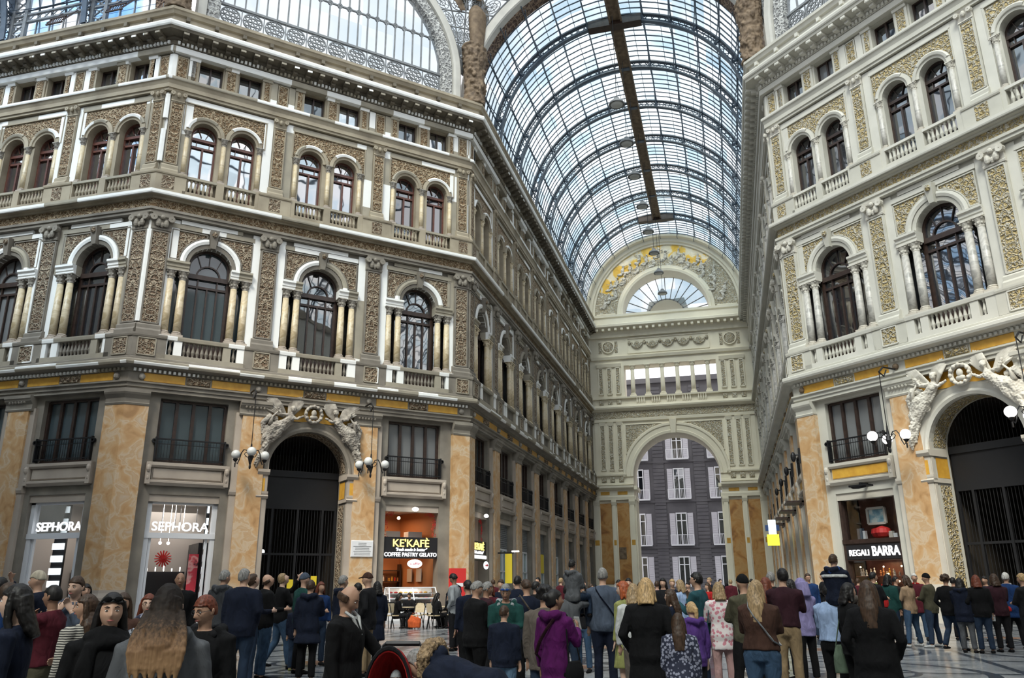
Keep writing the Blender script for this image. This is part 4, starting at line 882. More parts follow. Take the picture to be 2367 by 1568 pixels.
def corner_mass(P, out, label):
    """carved stucco foot between two arches, carrying a winged figure"""
    out = Vector(out).normalized(); a = math.atan2(out.y, out.x)+PI/2
    mw = Matrix.Translation((P[0]+out.x*.25, P[1]+out.y*.25, 0)) @ Matrix.Rotation(a, 4, 'Z')
    b = MB(); n = 10; vs = []
    prof = [(28.75, .66, .7), (29.4, .56, .6), (30.3, .58, .6), (31.2, .66, .62), (32.1, .74, .66), (32.8, .86, .7)]
    for z, w_, d in prof: vs += [(w_*math.cos(t), -.15+d*math.sin(t), z) for t in [2*PI*k/16 for k in range(16)]]
    b.add(vs, [(i*16+k, i*16+(k+1) % 16, (i+1)*16+(k+1) % 16, (i+1)*16+k) for i in range(len(prof)-1) for k in range(16)]+[tuple(range(16)), tuple(range(80, 96))])
    rr = random.Random(5)
    for i in range(26):
        t = -PI*rr.uniform(.1, .9); z = rr.uniform(29.2, 32.4); r_ = .54+(z-29)*.07; b.ball((r_*math.cos(t), -.15+.6*math.sin(t), z), (rr.uniform(.1, .2), .14, rr.uniform(.15, .4)), 8, 6)
    o = b.build('carved_pedestal', 'statue', None, mw); remesh(o, .05); dp = o.modifiers.new('chisel', 'DISPLACE'); dp.texture = CHISEL2; dp.strength = .22; dp.mid_level = .5; tag(o, 'brown carved stucco foot between two roof arches, %s' % label, 'pedestal', 'carved feet of the arches')
    s = root('statue', mw @ Matrix.Translation((0, -.35, 32.8)), 'winged brown statue standing above %s' % label, 'statue', 'winged statues')
    f = MB(); f.tube([(0, 0, 0), (0, 0, .5), (0, -.02, 1.5), (.02, -.05, 2.3), (.03, 0, 2.9)], [(.46, .38), (.5, .4), (.62, .46), (.7, .5), (.46, .32)], 14, (1, 0, 0))
    for k in range(9):
        t = 2*PI*k/9; f.tube([(.38*math.cos(t), .3*math.sin(t), .05), (.42*math.cos(t), .32*math.sin(t), 1.4), (.3*math.cos(t), .2*math.sin(t), 2.7)], [.09, .08, .05], 6)
    f.tube([(0, 0, 2.7), (0, -.03, 3.3), (0, 0, 3.8), (0, 0, 4.0)], [(.36, .26), (.42, .3), (.3, .2), (.13, .13)], 14, (1, 0, 0)); f.ball((0, -.05, 4.3), (.22, .25, .3)); f.tube([(-.3, 0, 2.75), (.35, -.2, 2.5), (.3, -.1, 2.2)], .13, 8)
    for q in (-1, 1): f.tube([(q*.38, 0, 3.75), (q*.62, -.2, 3.2), (q*.4, -.5, 3.0)], [.15, .12, .09], 8); f.tube([(q*.38, -.5, 3.0), (q*.3, -.6, 2.95)], [.08, .06], 6)
    remesh(f.build('figure', 'statue', s), .05)
    for q in (-1, 1):
        w_ = MB(); w_.tube([(q*.25, .2, 3.5), (q*.8, .45, 4.2), (q*1.25, .4, 3.9)], [.14, .16, .1], 8)
        for k in range(8):
            x = .5+k*.14; w_.tube([(q*x, .42, 4.1-.03*k), (q*(x+.06), .38, 3.2-.05*k), (q*(x+.02+.03*k), .3, 2.1+.12*abs(k-4))], [(.17, .06), (.2, .06), (.1, .04)], 6, (1, 0, 0))
        remesh(w_.build('wing', 'statue', s), .05)
corner_mass(B_, (.924, -.383), 'the left mouth of the arcade'); corner_mass(E_, (-.924, -.383), 'the right mouth of the arcade'); corner_mass(A_, (.383, -.924), 'the corner of the far left facade')
# the rest of the octagon, behind and beside the viewpoint: plain walls, glazed dome
cy = 20.0; OW = XR-XL; oct_ = [(XL-SP, YB-SP), (XL, YB), (XR, YB), (XR+SP, YB-SP), (XR+SP, YB-SP-OW), (XR, YB-OW-2*SP), (XL, YB-OW-2*SP), (XL-SP, YB-SP-OW)]
def back_wall(name, a, b, ht=28.8):
    q = MB(); q.add([(a[0], a[1], 0), (b[0], b[1], 0), (b[0], b[1], ht), (a[0], a[1], ht)], [(0, 1, 2, 3)]); tag(q.build(name, 'stoneR'), kind='structure')
back_wall('wall_back_left', oct_[6], oct_[7]); back_wall('wall_back_right', oct_[4], oct_[5])
back_wall('wall_left_arm', oct_[7], (-62, oct_[7][1])); back_wall('wall_left_end', (-58, oct_[7][1]), (-58, YB-SP))
back_wall('wall_right_arm', oct_[3], (56, oct_[3][1])); back_wall('wall_right_arm', oct_[4], (56, oct_[4][1])); back_wall('wall_right_end', (56, oct_[4][1]), (56, oct_[3][1]))
back_wall('wall_back_arm', oct_[5], (XR, -40)); back_wall('wall_back_arm', oct_[6], (XL, -40)); back_wall('wall_back_end', (XL, -40), (XR, -40))
vault(Matrix.Translation((23, 20, 0)) @ Matrix.Rotation(-PI/2, 4, 'Z') @ Matrix.Translation((0, -7.6, 0)), 7, 5.12, 4.7, 'the right arcade roof', False, False, 'vault', 4)
vault(Matrix.Translation((XC, 0.2, 0)) @ Matrix.Rotation(PI, 4, 'Z'), 7, 5.12, 4.7, 'the rear arcade roof', False, False, 'vault', 4)
def dome():
    o = tag(root('ceiling', (OC[0], OC[1], 0)), kind='structure'); ap = 20.0/math.cos(PI/8)
    def P(k, h): t = PI/8+PI*k/4; r = ap*math.cos(h); return Vector((r*math.cos(t), r*math.sin(t), 38.4+17*math.sin(h)))
    g, f, d = MB(), MB(), MB()
    for k in range(8):
        for i in range(6):
            h0, h1 = PI/2*i/6*.93, PI/2*(i+1)/6*.93
            g.add([P(k, h0), P(k+1, h0), P(k+1, h1), P(k, h1)], [(0, 1, 2, 3)]); f.tube([P(k, h0), P(k+1, h0)], .16, 4)
            for j in range(1, 6): f.tube([P(k, h0).lerp(P(k+1, h0), j/6), P(k, h1).lerp(P(k+1, h1), j/6)], .06, 4)
        f.tube([P(k, PI/2*i/6*.93) for i in range(7)], .28, 4)
    g.build('glass_skin', 'vault', o); f.build('iron_ribs', 'ironblue', o)
dome()

# ------------------------------------------------------------------ sculpture groups over the two big ground floor arches
CHISEL = bpy.data.textures.new('chisel', 'CLOUDS'); CHISEL.noise_scale = .07; CHISEL.noise_depth = 2
def arch_sculpture(mw, c, mat, label):
    o = root('sculpture', mw @ Matrix.Translation((c, 0, 0)), label, 'sculpture', 'stucco angel groups over the arches')
    R_ = 2.42
    def on(t, r, n): return (r*math.cos(t), -n, 6.62+r*math.sin(t))
    w_ = MB(); w_.arc([(.3, .3), (.36, .42), (.44, .42), (.46, .3)], 0, 9.3, 0, 2*PI, 16)
    for k in range(12): w_.ball((.38*math.cos(k*PI/6), -.4, 9.3+.38*math.sin(k*PI/6)), .085, 6, 5)
    w_.ball((0, -.36, 9.35), (.13, .1, .17)); w_.ball((0, -.34, 9.15), (.2, .1, .12)); w_.build('wreath', mat, o, None, True)
    for s in (-1, 1):
        f = MB(); hip = (s*1.5, -.42, 8.62); che = (s*1.12, -.46, 9.0); hd = (s*1.02, -.52, 9.42)
        f.tube([hip, (s*1.32, -.44, 8.82), che, (s*1.07, -.46, 9.2)], [(.24, .2), (.19, .17), (.2, .18), (.1, .1)], 10); f.tube([(s*1.07, -.46, 9.18), hd], [.07, .07], 8); f.ball(hd, (.12, .13, .145)); f.ball((hd[0], hd[1]+.03, hd[2]+.06), (.14, .12, .12))
        f.tube([hip, (s*1.9, -.52, 8.5), (s*2.12, -.42, 8.0), (s*2.25, -.36, 7.35)], [.22, .19, .13, .06], 8)
        f.tube([hip, (s*1.72, -.46, 8.2), (s*2.05, -.38, 7.75), (s*2.3, -.3, 6.95)], [.22, .18, .12, .05], 8)
        f.tube([(s*1.15, -.46, 9.1), (s*.85, -.55, 8.98), (s*.52, -.46, 9.15)], [.09, .07, .05], 8)
        f.tube([(s*1.2, -.46, 9.12), (s*1.6, -.55, 9.15), (s*1.78, -.55, 9.5)], [.09, .07, .05], 8)
        rr = random.Random(8)
        for k in range(22):   # heavy drapery over hips and legs
            t = k/21; x = 1.25+1.0*t; z = 8.9-1.5*t*t-.1*(k % 3); f.tube([(s*x, -.36-.1*(k % 2), z), (s*(x+.16), -.5, z-.22), (s*(x+.22+.1*rr.random()), -.3, z-.55-.2*rr.random())], [(.07, .1), (.09, .13), (.04, .05)], 6)
        for k in range(7): f.tube([(s*(1.05+.04*k), -.4, 8.85-.05*k), (s*(1.5+.04*k), -.5-.03*(k % 2), 8.78-.09*k), (s*(1.95+.05*k), -.45, 8.62-.1*k), (s*2.3, -.32, 8.45-.13*k)], [(.08, .1), (.12, .12), (.12, .12), (.05, .07)], 6)
        f.tube([(s*1.7, -.3, 8.9), (s*2.05, -.38, 9.0), (s*2.32, -.32, 8.7), (s*2.3, -.28, 8.2)], [.14, .17, .13, .06], 8)
        o_ = remesh(f.build('figure', mat, o), .022, 1); dp = o_.modifiers.new('chisel', 'DISPLACE'); dp.texture = CHISEL; dp.strength = .07; dp.mid_level = .5
        for tip, base in (((s*.62, 10.12), (s*1.1, 9.15)), ((s*2.25, 9.95), (s*1.35, 9.1))):
            g = MB(); bx, bz = base; tx, tz = tip; dx, dz = tx-bx, tz-bz
            for k in range(9):
                q = k/8-.4; px_, pz_ = -dz*.38*q, dx*.38*q; e = 1-.5*abs(q)
                g.tube([(bx+px_*.3, -.3, bz+pz_*.3), (bx+dx*.55*e+px_, -.42+.02*k, bz+dz*.55*e+pz_), (bx+dx*e+px_*1.5, -.34, bz+dz*e+pz_*1.5)], [(.08, .05), (.1, .05), (.035, .025)], 6)
            remesh(g.build('wing', mat, o), .02, 1)
        h = MB(); h.tube([(s*1.6, -.5, 9.4), (s*1.95, -.5, 9.0), (s*2.05, -.5, 8.6)], [.03, .05, .12], 8); h.build('trumpet', mat, o, None, True)
arch_sculpture(SIDES['cl'], BC[1], 'sculpt', 'grey stucco angels holding a wreath over the left gated arch')
arch_sculpture(SIDES['cr'], BC[1], 'sculptR', 'pale stucco angels holding a wreath over the right gated arch')

# ------------------------------------------------------------------ gated passages behind the arches
M['gate'] = plain('black_gate_iron', (.012, .012, .014), .6, .3)
M['passage'] = noisy('dark_passage_wall', [(.3, (.03, .024, .018)), (.7, (.05, .04, .03))], 1, 4)
M['yellow'] = plain('yellow_notice', (.75, .58, .03), .6)
M['lamp_white'] = plain('lit_white_globe', (1, .97, .92), .4, 0, 4.5)
M['globe_off'] = plain('unlit_opal_globe', (.55, .56, .55), .35)
def passage(sd, c, label, lamps):
    mw = SIDES[sd] @ Matrix.Translation((c, 0, 0)); b = MB()
    b.add([(-1.95, 1.1, 0), (1.95, 1.1, 0), (1.95, 1.1, 8.7), (-1.95, 1.1, 8.7), (-1.95, 9, 0), (1.95, 9, 0), (1.95, 9, 8.7), (-1.95, 9, 8.7)], [(4, 5, 6, 7), (0, 4, 7, 3), (1, 2, 6, 5), (3, 7, 6, 2)])
    tag(b.build('wall_passage', 'passage', None, mw), kind='structure')
    g = root('gate', mw, label, 'gate'); f = MB(); f.box(-1.88, 1.88, -1.32, -1.2, 5.0, 5.25); f.box(-1.88, 1.88, -1.3, -1.22, 5.25, 6.5); f.box(-1.88, 1.88, -1.34, -1.15, 6.5, 6.8)
    for u in (-1.84, -1.2, 0, 1.2, 1.84): f.box(u-.05, u+.05, -1.32, -1.2, 0, 5.0)
    f.box(-1.88, 1.88, -1.3, -1.22, 2.9, 3.0); f.box(-1.88, 1.88, -1.3, -1.22, .1, .9); f.build('gate_frame', 'gate', g)
    q = MB()
    for i in range(27): q.tube([(-1.8+i*.138, 1.26, .9), (-1.8+i*.138, 1.26, 5.0)], .014, 5)
    for i in range(25): q.tube([(-1.74+i*.145, 1.26, 6.8), (-1.74+i*.145, 1.26, 6.65+math.sqrt(max(0, 1.86**2-(-1.74+i*.145)**2)))], .012, 5)
    q.build('gate_bars', 'gate', g)
    for j, (u, n, z) in enumerate(lamps):
        l = MB(); l.ball((0, 0, 0), .11); l2 = MB(); l2.tube([(0, 0, .1), (0, 0, 8.6-z)], .015, 5)
        o = root('hanging_lamp', mw @ Matrix.Translation((u, n, z)), 'small lit lamp hanging in the dark passage, %s of two' % ORD[j], 'lamp', 'passage lamps'); l.build('globe', 'lamp_white', o); l2.build('rod', 'iron', o)
passage('cl', BC[1], 'tall black barred gate in the left arch', [(-.6, 5, 3.2), (.4, 3.2, 5.6)])
passage('cr', BC[1], 'tall black barred gate in the right arch', [])
for u, z, t in ((.95, 1.75, 'bright'), (-.15, 1.6, 'dim')):
    n = MB(); n.box(u-.14, u+.14, -1.2, -1.18, z-.2, z+.22); k = tag(n.build('notice', 'yellow', None, SIDES['cl'] @ Matrix.Translation((BC[1], 0, 0))), 'yellow notice on the left gate, the %s one' % ('right-hand' if u > 0 else 'left-hand'), 'notice', 'gate notices')

# ------------------------------------------------------------------ street building seen through the end arch
M['streetwall'] = noisy('dark_grey_rusticated_stucco', [(.3, (.085, .08, .092)), (.7, (.125, .118, .13))], .6, 6, bump=.1)
M['white'] = plain('white_painted_wood', (.72, .72, .76), .5)
M['shutter'] = plain('pale_lilac_shutter', (.55, .53, .58), .6)
def street():
    mw = side((0, 94), (1, 0)); W = MB(); W.box(-32, 24, -12, 0, 0, 24.8)
    for z in (5.45, 10.5, 15.0, 19.6): W.box(-32, 24, 0, .14, z-.14, z+.1)
    k = -32
    for i in range(12):
        u = -7.25+(i-5)*4.6; 
        for j in range(56):
            z = .4+j*.42
            if z < 24: W.box(u-.62, u+.62, .0, .09, z, z+.36)
    W.box(-32, 24, 0, .4, 24.3, 24.9)
    for j in range(12): W.box(-32, 24, 0, .05, .2+j*.42, .52+j*.42)
    o = root('building', (0, 0, 0), 'dark grey building across the street, seen through the end arch', 'building')
    W.build('wall', 'streetwall', o, mw)
    for ci in range(-3, 4):
        c = -5.03+ci*4.6
        for ri, (z0, z1) in enumerate(((15.25, 18.2), (10.75, 14.15), (5.7, 9.15), (1.2, 4.4))):
            f = MB(); f.box(c-.6, c+.6, .06, .16, z1-.1, z1+.04); 
            for u in (-.56, 0, .56): f.box(c+u-.06, c+u+.06, .06, .15, z0, z1)
            f.box(c-.6, c+.6, .06, .14, z1-.9, z1-.8)
            w_ = f.build('window', 'white', o, mw); g = MB(); g.poly([rect(c-.58, c+.58, z0, z1)], .06); put('pane', g.mesh('pane', 'glass'), w_)
            for s in (-1, 1):
                sh = MB(); x0, x1 = sorted((c+s*.66, c+s*1.3)); sh.bev(x0, x1, .06, .13, z0, z1, .03)
                for q in range(12): sh.box(x0+.07, x1-.07, .12, .15, z0+.15+q*(z1-z0-.3)/12, z0+.28+q*(z1-z0-.3)/12)
                sh.build('shutter', 'shutter', o, mw)
            bl = MB(); bl.box(c-1.25, c+1.25, 0, .75, z0-.14, z0); bl.box(c-1.25, c+1.25, .7, .74, z0+1.0, z0+1.06)
            for q in range(16): u = c-1.22+q*2.44/15; bl.box(u-.015, u+.015, .7, .73, z0, z0+1.0)
            for s in (-1, 1):
                bl.box(c+s*1.23-.05, c+s*1.23+.05, .68, .75, z0, z0+1.06)
                bl.box(c+s*.6-.03, c+s*.6+.03, .68, .75, z0, z0+1.03)
            if ri < 3: bl.build('balcony', 'white', o, mw)
    # low roofs beyond
    r = MB(); r.box(-32, 24, -30, -14, 0, 27.2); tag(r.build('building', 'limeL', None, mw), 'pale low building rising beyond the dark street building', 'building')
street()
# ------------------------------------------------------------------ shops
M['shopwhite'] = plain('white_shop_frame', (.70, .71, .74), .4)
M['beige'] = plain('beige_interior_wall', (.48, .44, .40), .7)
M['black'] = plain('black_shopfitting', (.015, .015, .018), .4)
M['letters'] = plain('lit_white_letters', (.97, .98, 1), .5, 0, 1.3)
M['lettersy'] = plain('lit_yellow_letters', (1, .78, .22), .5, 0, 1.6)
M['glow'] = plain('lit_shelf_panel', (.85, .95, 1), .5, 0, 1.6)
M['warm'] = plain('orange_brown_interior', (.40, .16, .06), .6)
M['warmlamp'] = plain('warm_lit_bulb', (1, .72, .38), .4, 0, 12)
M['red'] = plain('red_plastic', (.55, .03, .03), .45)
M['redposter'] = noisy('red_and_pink_poster', [(.40, (.05, .02, .03)), (.46, (.75, .12, .14)), (.55, (.85, .45, .42)), (.62, (.70, .05, .08))], 2.2, 3, rough=.5, bump=0)
M['clearglass'] = None
def clear_glass():
    m = bpy.data.materials.new('clear_shop_glass'); m.use_nodes = True; nt = m.node_tree
    for n in list(nt.nodes): nt.nodes.remove(n)
    o = nt.nodes.new('ShaderNodeOutputMaterial'); t = nt.nodes.new('ShaderNodeBsdfTransparent'); g = nt.nodes.new('ShaderNodeBsdfGlossy'); mx = nt.nodes.new('ShaderNodeMixShader'); fr = nt.nodes.new('ShaderNodeFresnel')
    g.inputs['Roughness'].default_value = .02; t.inputs[0].default_value = (.93, .95, .95, 1); fr.inputs[0].default_value = 1.45
    nt.links.new(fr.outputs[0], mx.inputs[0]); nt.links.new(t.outputs[0], mx.inputs[1]); nt.links.new(g.outputs[0], mx.inputs[2]); nt.links.new(mx.outputs[0], o.inputs[0]); return m
M['clearglass'] = clear_glass()
def light(mw, loc, e, col, size=1.0, down=True):
    d = bpy.data.lights.new('ceiling_light', 'AREA'); d.energy = e; d.color = col; d.size = size
    o = bpy.data.objects.new('ceiling_light', d); COL.objects.link(o); o.matrix_world = mw @ Matrix.Translation(loc); return o
def room(mw, hw, d0, d1, h, wallm, ceilm, name='wall_shop', floorm='beige', xl=None, xr=None):
    xl = -hw if xl is None else xl; xr = hw if xr is None else xr
    o = tag(root(name, mw), kind='structure'); b = MB()
    b.add([(x, y, z) for y in (d0, d1) for z in (.01, h) for x in ((-hw, hw) if y == d0 else (xl, xr))], [(4, 5, 7, 6), (0, 4, 6, 2), (1, 3, 7, 5)]); b.build('plaster', wallm, o)
    c = MB(); c.add([(-hw, d0, h), (hw, d0, h), (xr, d1, h), (xl, d1, h)], [(0, 1, 2, 3)]); c.build('shop_ceiling', ceilm, o)
    c = MB(); c.add([(-hw, d0, .02), (hw, d0, .02), (xr, d1, .02), (xl, d1, .02)], [(0, 1, 2, 3)]); c.build('shop_floor', floorm, o)
def text(s, size, mat, mw, name, label=None, parent=None, width=None, bold=.0, depth=.02, shear=0):
    c = bpy.data.curves.new(name, 'FONT'); c.body = s; c.size = size; c.align_x = 'CENTER'; c.align_y = 'CENTER'; c.extrude = depth; c.offset = bold; c.shear = shear
    c.materials.append(M[mat]); o = bpy.data.objects.new(name, c); COL.objects.link(o)
    if parent: o.parent = parent
    m = mw @ Matrix.Rotation(PI/2, 4, 'X')
    bpy.context.view_layer.update(); me = bpy.data.meshes.new_from_object(o.evaluated_get(bpy.context.evaluated_depsgraph_get())); w0 = o.dimensions.x or 1
    bpy.data.objects.remove(o); bpy.data.curves.remove(c)
    if width: m = m @ Matrix.Diagonal((width/w0, 1, 1, 1))
    return put(name, me, parent, m)
def perfume_shop(sd, c, k, where):
    mw = SIDES[sd] @ Matrix.Translation((c, 0, 0)); room(mw, 2.3, .55, 4.2, 5.2, 'beige', 'beige', xl=(-2.3 if k else -.95), xr=(1.1 if k else 2.3))
    f = MB()
    for u in (-1.33, 1.33): f.box(u-.1, u+.1, -.42, -.2, 0, 5.05)
    f.box(-1.43, 1.43, -.42, -.2, 4.92, 5.06); f.box(-1.43, 1.43, -.44, -.16, 3.5, 3.72)
    for u in (-1.16, 1.1): f.box(u-.05, u+.05, -.4, -.28, 0, 3.5)
    o = root('shopfront', mw, 'white framed perfume shop doorway with large white letters, %s' % where, 'shopfront'); f.build('door_frame', 'shopwhite', o)
    g = MB(); g.poly([rect(-1.3, 1.3, 3.7, 4.95)], -.345); g.build('transom_glass', 'clearglass', o)
    text('SEPHORA', .52, 'letters', Matrix.Translation((0, .332, 3.98)), 'lettering', parent=o, width=2.3, bold=.007, depth=.01)
    it = MB(); it.box(-2.2, 1.0, -4.1, -3.8, .02, 2.3) if k else it.box(-.85, .9, -4.1, -3.8, .02, 2.2)
    it.box(.2, .9, -3.7, -3.0, .02, 3.0) if k else it.box(1.0, 2.2, -4.0, -1.4, .02, 3.4)
    tag(it.build('display_cabinet', 'black', None, mw), 'black display cabinets inside the perfume shop, %s' % where, 'cabinet')
    for j in range(9):
        z = .5+j*.52; q = MB()
        if j == 0: lc = root('light_column', mw, 'black column with glowing white panels inside the perfume shop, %s' % where, 'light column')
        if k: q.box(-1.02, -.45, -1.3, -1.22, z, z+.27)
        else: q.box(1.13, 1.22, -.9, -.84, z, z+.3)
        q.build('light_panel', 'glow', lc)
    q = MB()
    if k: q.box(-1.04, -.43, -1.4, -1.31, .2, 5.0)
    else: q.box(1.1, 1.25, -1.0, -.91, .2, 5.0)
    q.build('backing', 'black', lc)
    if not k:
        p = MB(); p.box(.62, 1.02, -1.25, -1.2, .9, 2.9); tag(p.build('poster', 'redposter', None, mw), 'red and pink beauty poster inside the perfume shop', 'poster')
        t = MB()
        for j in range(16): a = j*PI/8; t.tube([(-.2, 3.0, 2.75), (-.2+.36*math.cos(a), 3.0, 2.75+.36*math.sin(a))], .03, 4)
        tag(t.build('star_decoration', 'red', None, mw), 'red star decoration hanging in the perfume shop', 'decoration')
        for j in range(5):
            a = MB(); a.box(-.75+j*.35, -.71+j*.35, -3.7, -3.66, 2.22, 2.34+.06*(j % 3)); tag(a.build('lamp', 'lamp_white', None, mw), 'small lit counter lamp in the perfume shop, %s from the left' % ORD[j], 'lamp', 'counter lamps')
    else:
        for j in range(4):
            a = MB(); a.box(-.35, .15-(j % 2)*.2, -2.9, -2.5, 1.6+j*.45, 1.6+j*.45+.2); tag(a.build('product_display', 'warm', None, mw), 'stepped orange product display, %s from the bottom' % ORD[j], 'display', 'orange product displays')
    for j, (u, n) in enumerate(((-.5, 2.2), (-.15, 2.3), (.5, 3.0), (.2, 3.6))):
        a = MB(); a.ball((u, n, 4.2 if j > 1 else 3.4), .07); a.tube([(u, n, 5.2), (u, n, 4.3 if j > 1 else 3.5)], .012, 4); tag(a.build('spotlight', 'lamp_white', None, mw), 'bright ceiling spotlight %s inside the perfume shop, %s' % (ORD[j], where), 'lamp', 'spotlights '+where)
    light(mw, (0, 3.2, 4.9), 70, (1, .93, .88), 2.5)
    if not k:
        for u in (-.55, .0, .2, .9):
            a = MB(); a.tube([(u, 2.0, 5.2), (u, 2.0, 4.0)], .016, 5); tag(a.build('light_tube', 'shopwhite', None, mw), 'thin vertical light tube over the perfume shop door', 'light', 'vertical light tubes')
perfume_shop('cl', BC[0], 0, 'right of the corner pier'); perfume_shop('lw', -2.87, 1, 'left of the corner pier')
def cafe(sd, c, main):
    mw = SIDES[sd] @ Matrix.Translation((c, 0, 0)); wh = 'on the corner facade' if main else 'round the corner in the arcade'
    room(mw, 1.75, .55, 4.2, 5.2, 'warm' if main else 'beige', 'beige', xl=(-1.75 if main else -.8), xr=(1.1 if main else 1.75))
    o = root('cafe_sign', mw, 'black cafe sign with yellow and white lettering %s' % wh, 'sign')
    s = MB(); s.box(-1.43, 1.43, -.35, -.08, 2.78, 3.78); s.build('sign_panel', 'black', o)
    T = Matrix.Translation
    text("KE'KAFÈ", .50, 'lettersy', T((.0, .06, 3.48)), 'lettering', parent=o, width=1.9, bold=.003)
    text('"fresh made is better"', .22, 'letters', T((0, .06, 3.19)), 'lettering', parent=o, width=1.65, bold=.002, shear=.35)
    text('COFFEE PASTRY GELATO', .26, 'letters', T((0, .06, 2.95)), 'lettering', parent=o, width=2.75, bold=.003)
    v = root('hanging_sign', mw, 'glowing white oval sign under the cafe sign %s' % wh, 'sign')
    q = MB(); q.arc([(.0, .3), (.2, .3), (.2, .36), (0, .36)], 0, 0, 0, 2*PI, 20); put('sign_disc', q.mesh('sign_disc', 'glow'), v, T((.05, 0, 2.52)) @ Matrix.Diagonal((1.9, 1, 1, 1))); text('caffè', .16, 'red', T((.05, -.37, 2.52)), 'lettering', parent=v, width=.5)
    lm = MB(); lm.ball((0, -.35, 5.1), (.18, .12, .1)); tag(lm.build('floodlight', 'lamp_white', None, mw), 'bright floodlight over the cafe opening %s' % wh, 'lamp')
    b2 = MB(); b2.ball((-.35, .9, 4.75), .08); tag(b2.build('ceiling_lamp', 'warmlamp', None, mw), 'warm ceiling lamp in the cafe %s' % wh, 'lamp')
    gr = MB(); rr = random.Random(2)
    for sgn in (-1, 1):
        for k in range(70): u = sgn*(1.4-rr.random()**2*.5); z = 5.2-rr.random()*(1.4 if abs(u) > 1.2 else .35); a = rr.random()*6; gr.tube([(u, .3, z), (u+.09*math.cos(a), .34, z+.09*math.sin(a)), (u+.14*math.cos(a+.6), .3, z+.14*math.sin(a+.6))], .012, 4)
    tag(gr.build('garland', 'red', None, mw), 'red garland framing the cafe opening %s' % wh, 'garland')
    for j, u in enumerate((-1.35, -.35, .85)):
        w_ = MB(); w_.box(u-.35, u+.4, -2.2, -1.6, 3.8, 4.15); tag(w_.build('box', 'shopwhite', None, mw), 'white box, %s from the left, above the cafe sign %s' % (ORD[j], wh), 'box', 'white boxes')
    if main:
        sh = MB()
        for z in (1.15, 1.7, 2.25): sh.box(-1.1, 1.02, -4.1, -3.7, z, z+.05)
        sh.box(-1.15, -1.08, -4.1, -3.7, 0, 2.6); sh.box(.98, 1.05, -4.1, -3.7, 0, 2.6); sh.box(-1.0, .95, -3.5, -2.9, 0, 1.05)
        tag(sh.build('shelf_unit', 'wood', None, mw), 'wooden shelves and bar at the back of the cafe', 'shelves')
        rr = random.Random(4)
        for k in range(26):
            u = -1.0+(k % 13)*.16; z = (1.2, 1.75)[k//13]; h = .14+rr.random()*.18
            bt = MB(); bt.lathe([(.04, 0), (.04, h*.6), (.015, h*.8), (.015, h)], u, 3.85, z, 6)
            tag(bt.build('bottle', rr.choice(['warm', 'red', 'shopwhite', 'gold', 'wood']), None, mw), 'small bottle on the cafe back shelf', 'bottle', 'bottles on the cafe shelves')
        for k, u in enumerate((2.1, 3.0)):
            p = MB(); p.box(1.33-(k*.12), 1.37-(k*.12), -u-.3, -u+.3, 1.7, 2.35); tag(p.build('picture', 'beige', None, mw), 'pale picture on the orange cafe wall, the %s one' % ('nearer', 'farther')[k], 'picture')
        light(mw, (-.2, 2.6, 4.9), 65, (1, .62, .36), 1.6); light(mw, (-.2, 3.0, 2.7), 25, (1, .6, .3), 1.2)
    else: light(mw, (0, 2.6, 4.9), 40, (1, .85, .75), 1.6)
cafe('cl', BC[2], True); cafe('al', 2.72, False)
def display_case():
    mw = SIDES['cl'] @ Matrix.Translation((13.0, -1.55, 0)); o = root('display_case', mw, 'glass fronted pastry and ice cream counter before the cafe', 'display case')
    b = MB(); b.add([(-1.25, .0, .0), (1.25, .0, 0), (1.25, .9, 0), (-1.25, .9, 0), (-1.25, 0, .5), (1.25, 0, .5), (1.25, .9, .5), (-1.25, .9, .5)], [(0, 1, 5, 4), (1, 2, 6, 5), (2, 3, 7, 6), (3, 0, 4, 7), (4, 5, 6, 7)]); b.build('base', 'shopwhite', o)
    f = MB()
    for x in (-1.25, 0, 1.25): f.tube([(x, 0, .5), (x*.93, .42, 1.42), (x*.93, .9, 1.42), (x, .9, .5)], .028, 6)
    for p, q in (((-1.25, 0, .5), (1.25, 0, .5)), ((-1.17, .42, 1.42), (1.17, .42, 1.42)), ((-1.2, .2, .95), (1.2, .2, .95)), ((-1.17, .9, 1.42), (1.17, .9, 1.42))): f.tube([p, q], .028, 6)
    f.build('metal_frame', 'shopwhite', o)
    g = MB(); g.add([(-1.25, 0, .5), (1.25, 0, .5), (1.17, .42, 1.42), (-1.17, .42, 1.42)], [(0, 1, 2, 3)]); g.build('front_glass', 'clearglass', o)
    sh = MB()
    for z, d in ((.62, .15), (.9, .3), (1.15, .4)): sh.box(-1.15, 1.15, -.85, -d, z, z+.02)
    sh.build('shelves', 'shopwhite', o); bk = MB(); bk.box(-1.15, 1.15, -.9, -.87, .5, 1.4); bk.build('back_panel', 'beige', o)
    rr = random.Random(9); cols = ['warm', 'gold', 'shopwhite', 'red', 'beige']
    for z, d in ((.64, .35), (.92, .5), (1.17, .6)):
        for k in range(9):
            q = MB(); q.ball((-1.0+k*.25, d, z+.035), (.1, .13, .05), 8, 5); tag(q.build('pastry', rr.choice(cols), None, mw), 'small pastry tray item inside the glass counter', 'pastry', 'pastries in the glass counter')
    light(mw, (0, .5, 1.38), 9, (.9, .97, 1), .9)
display_case()
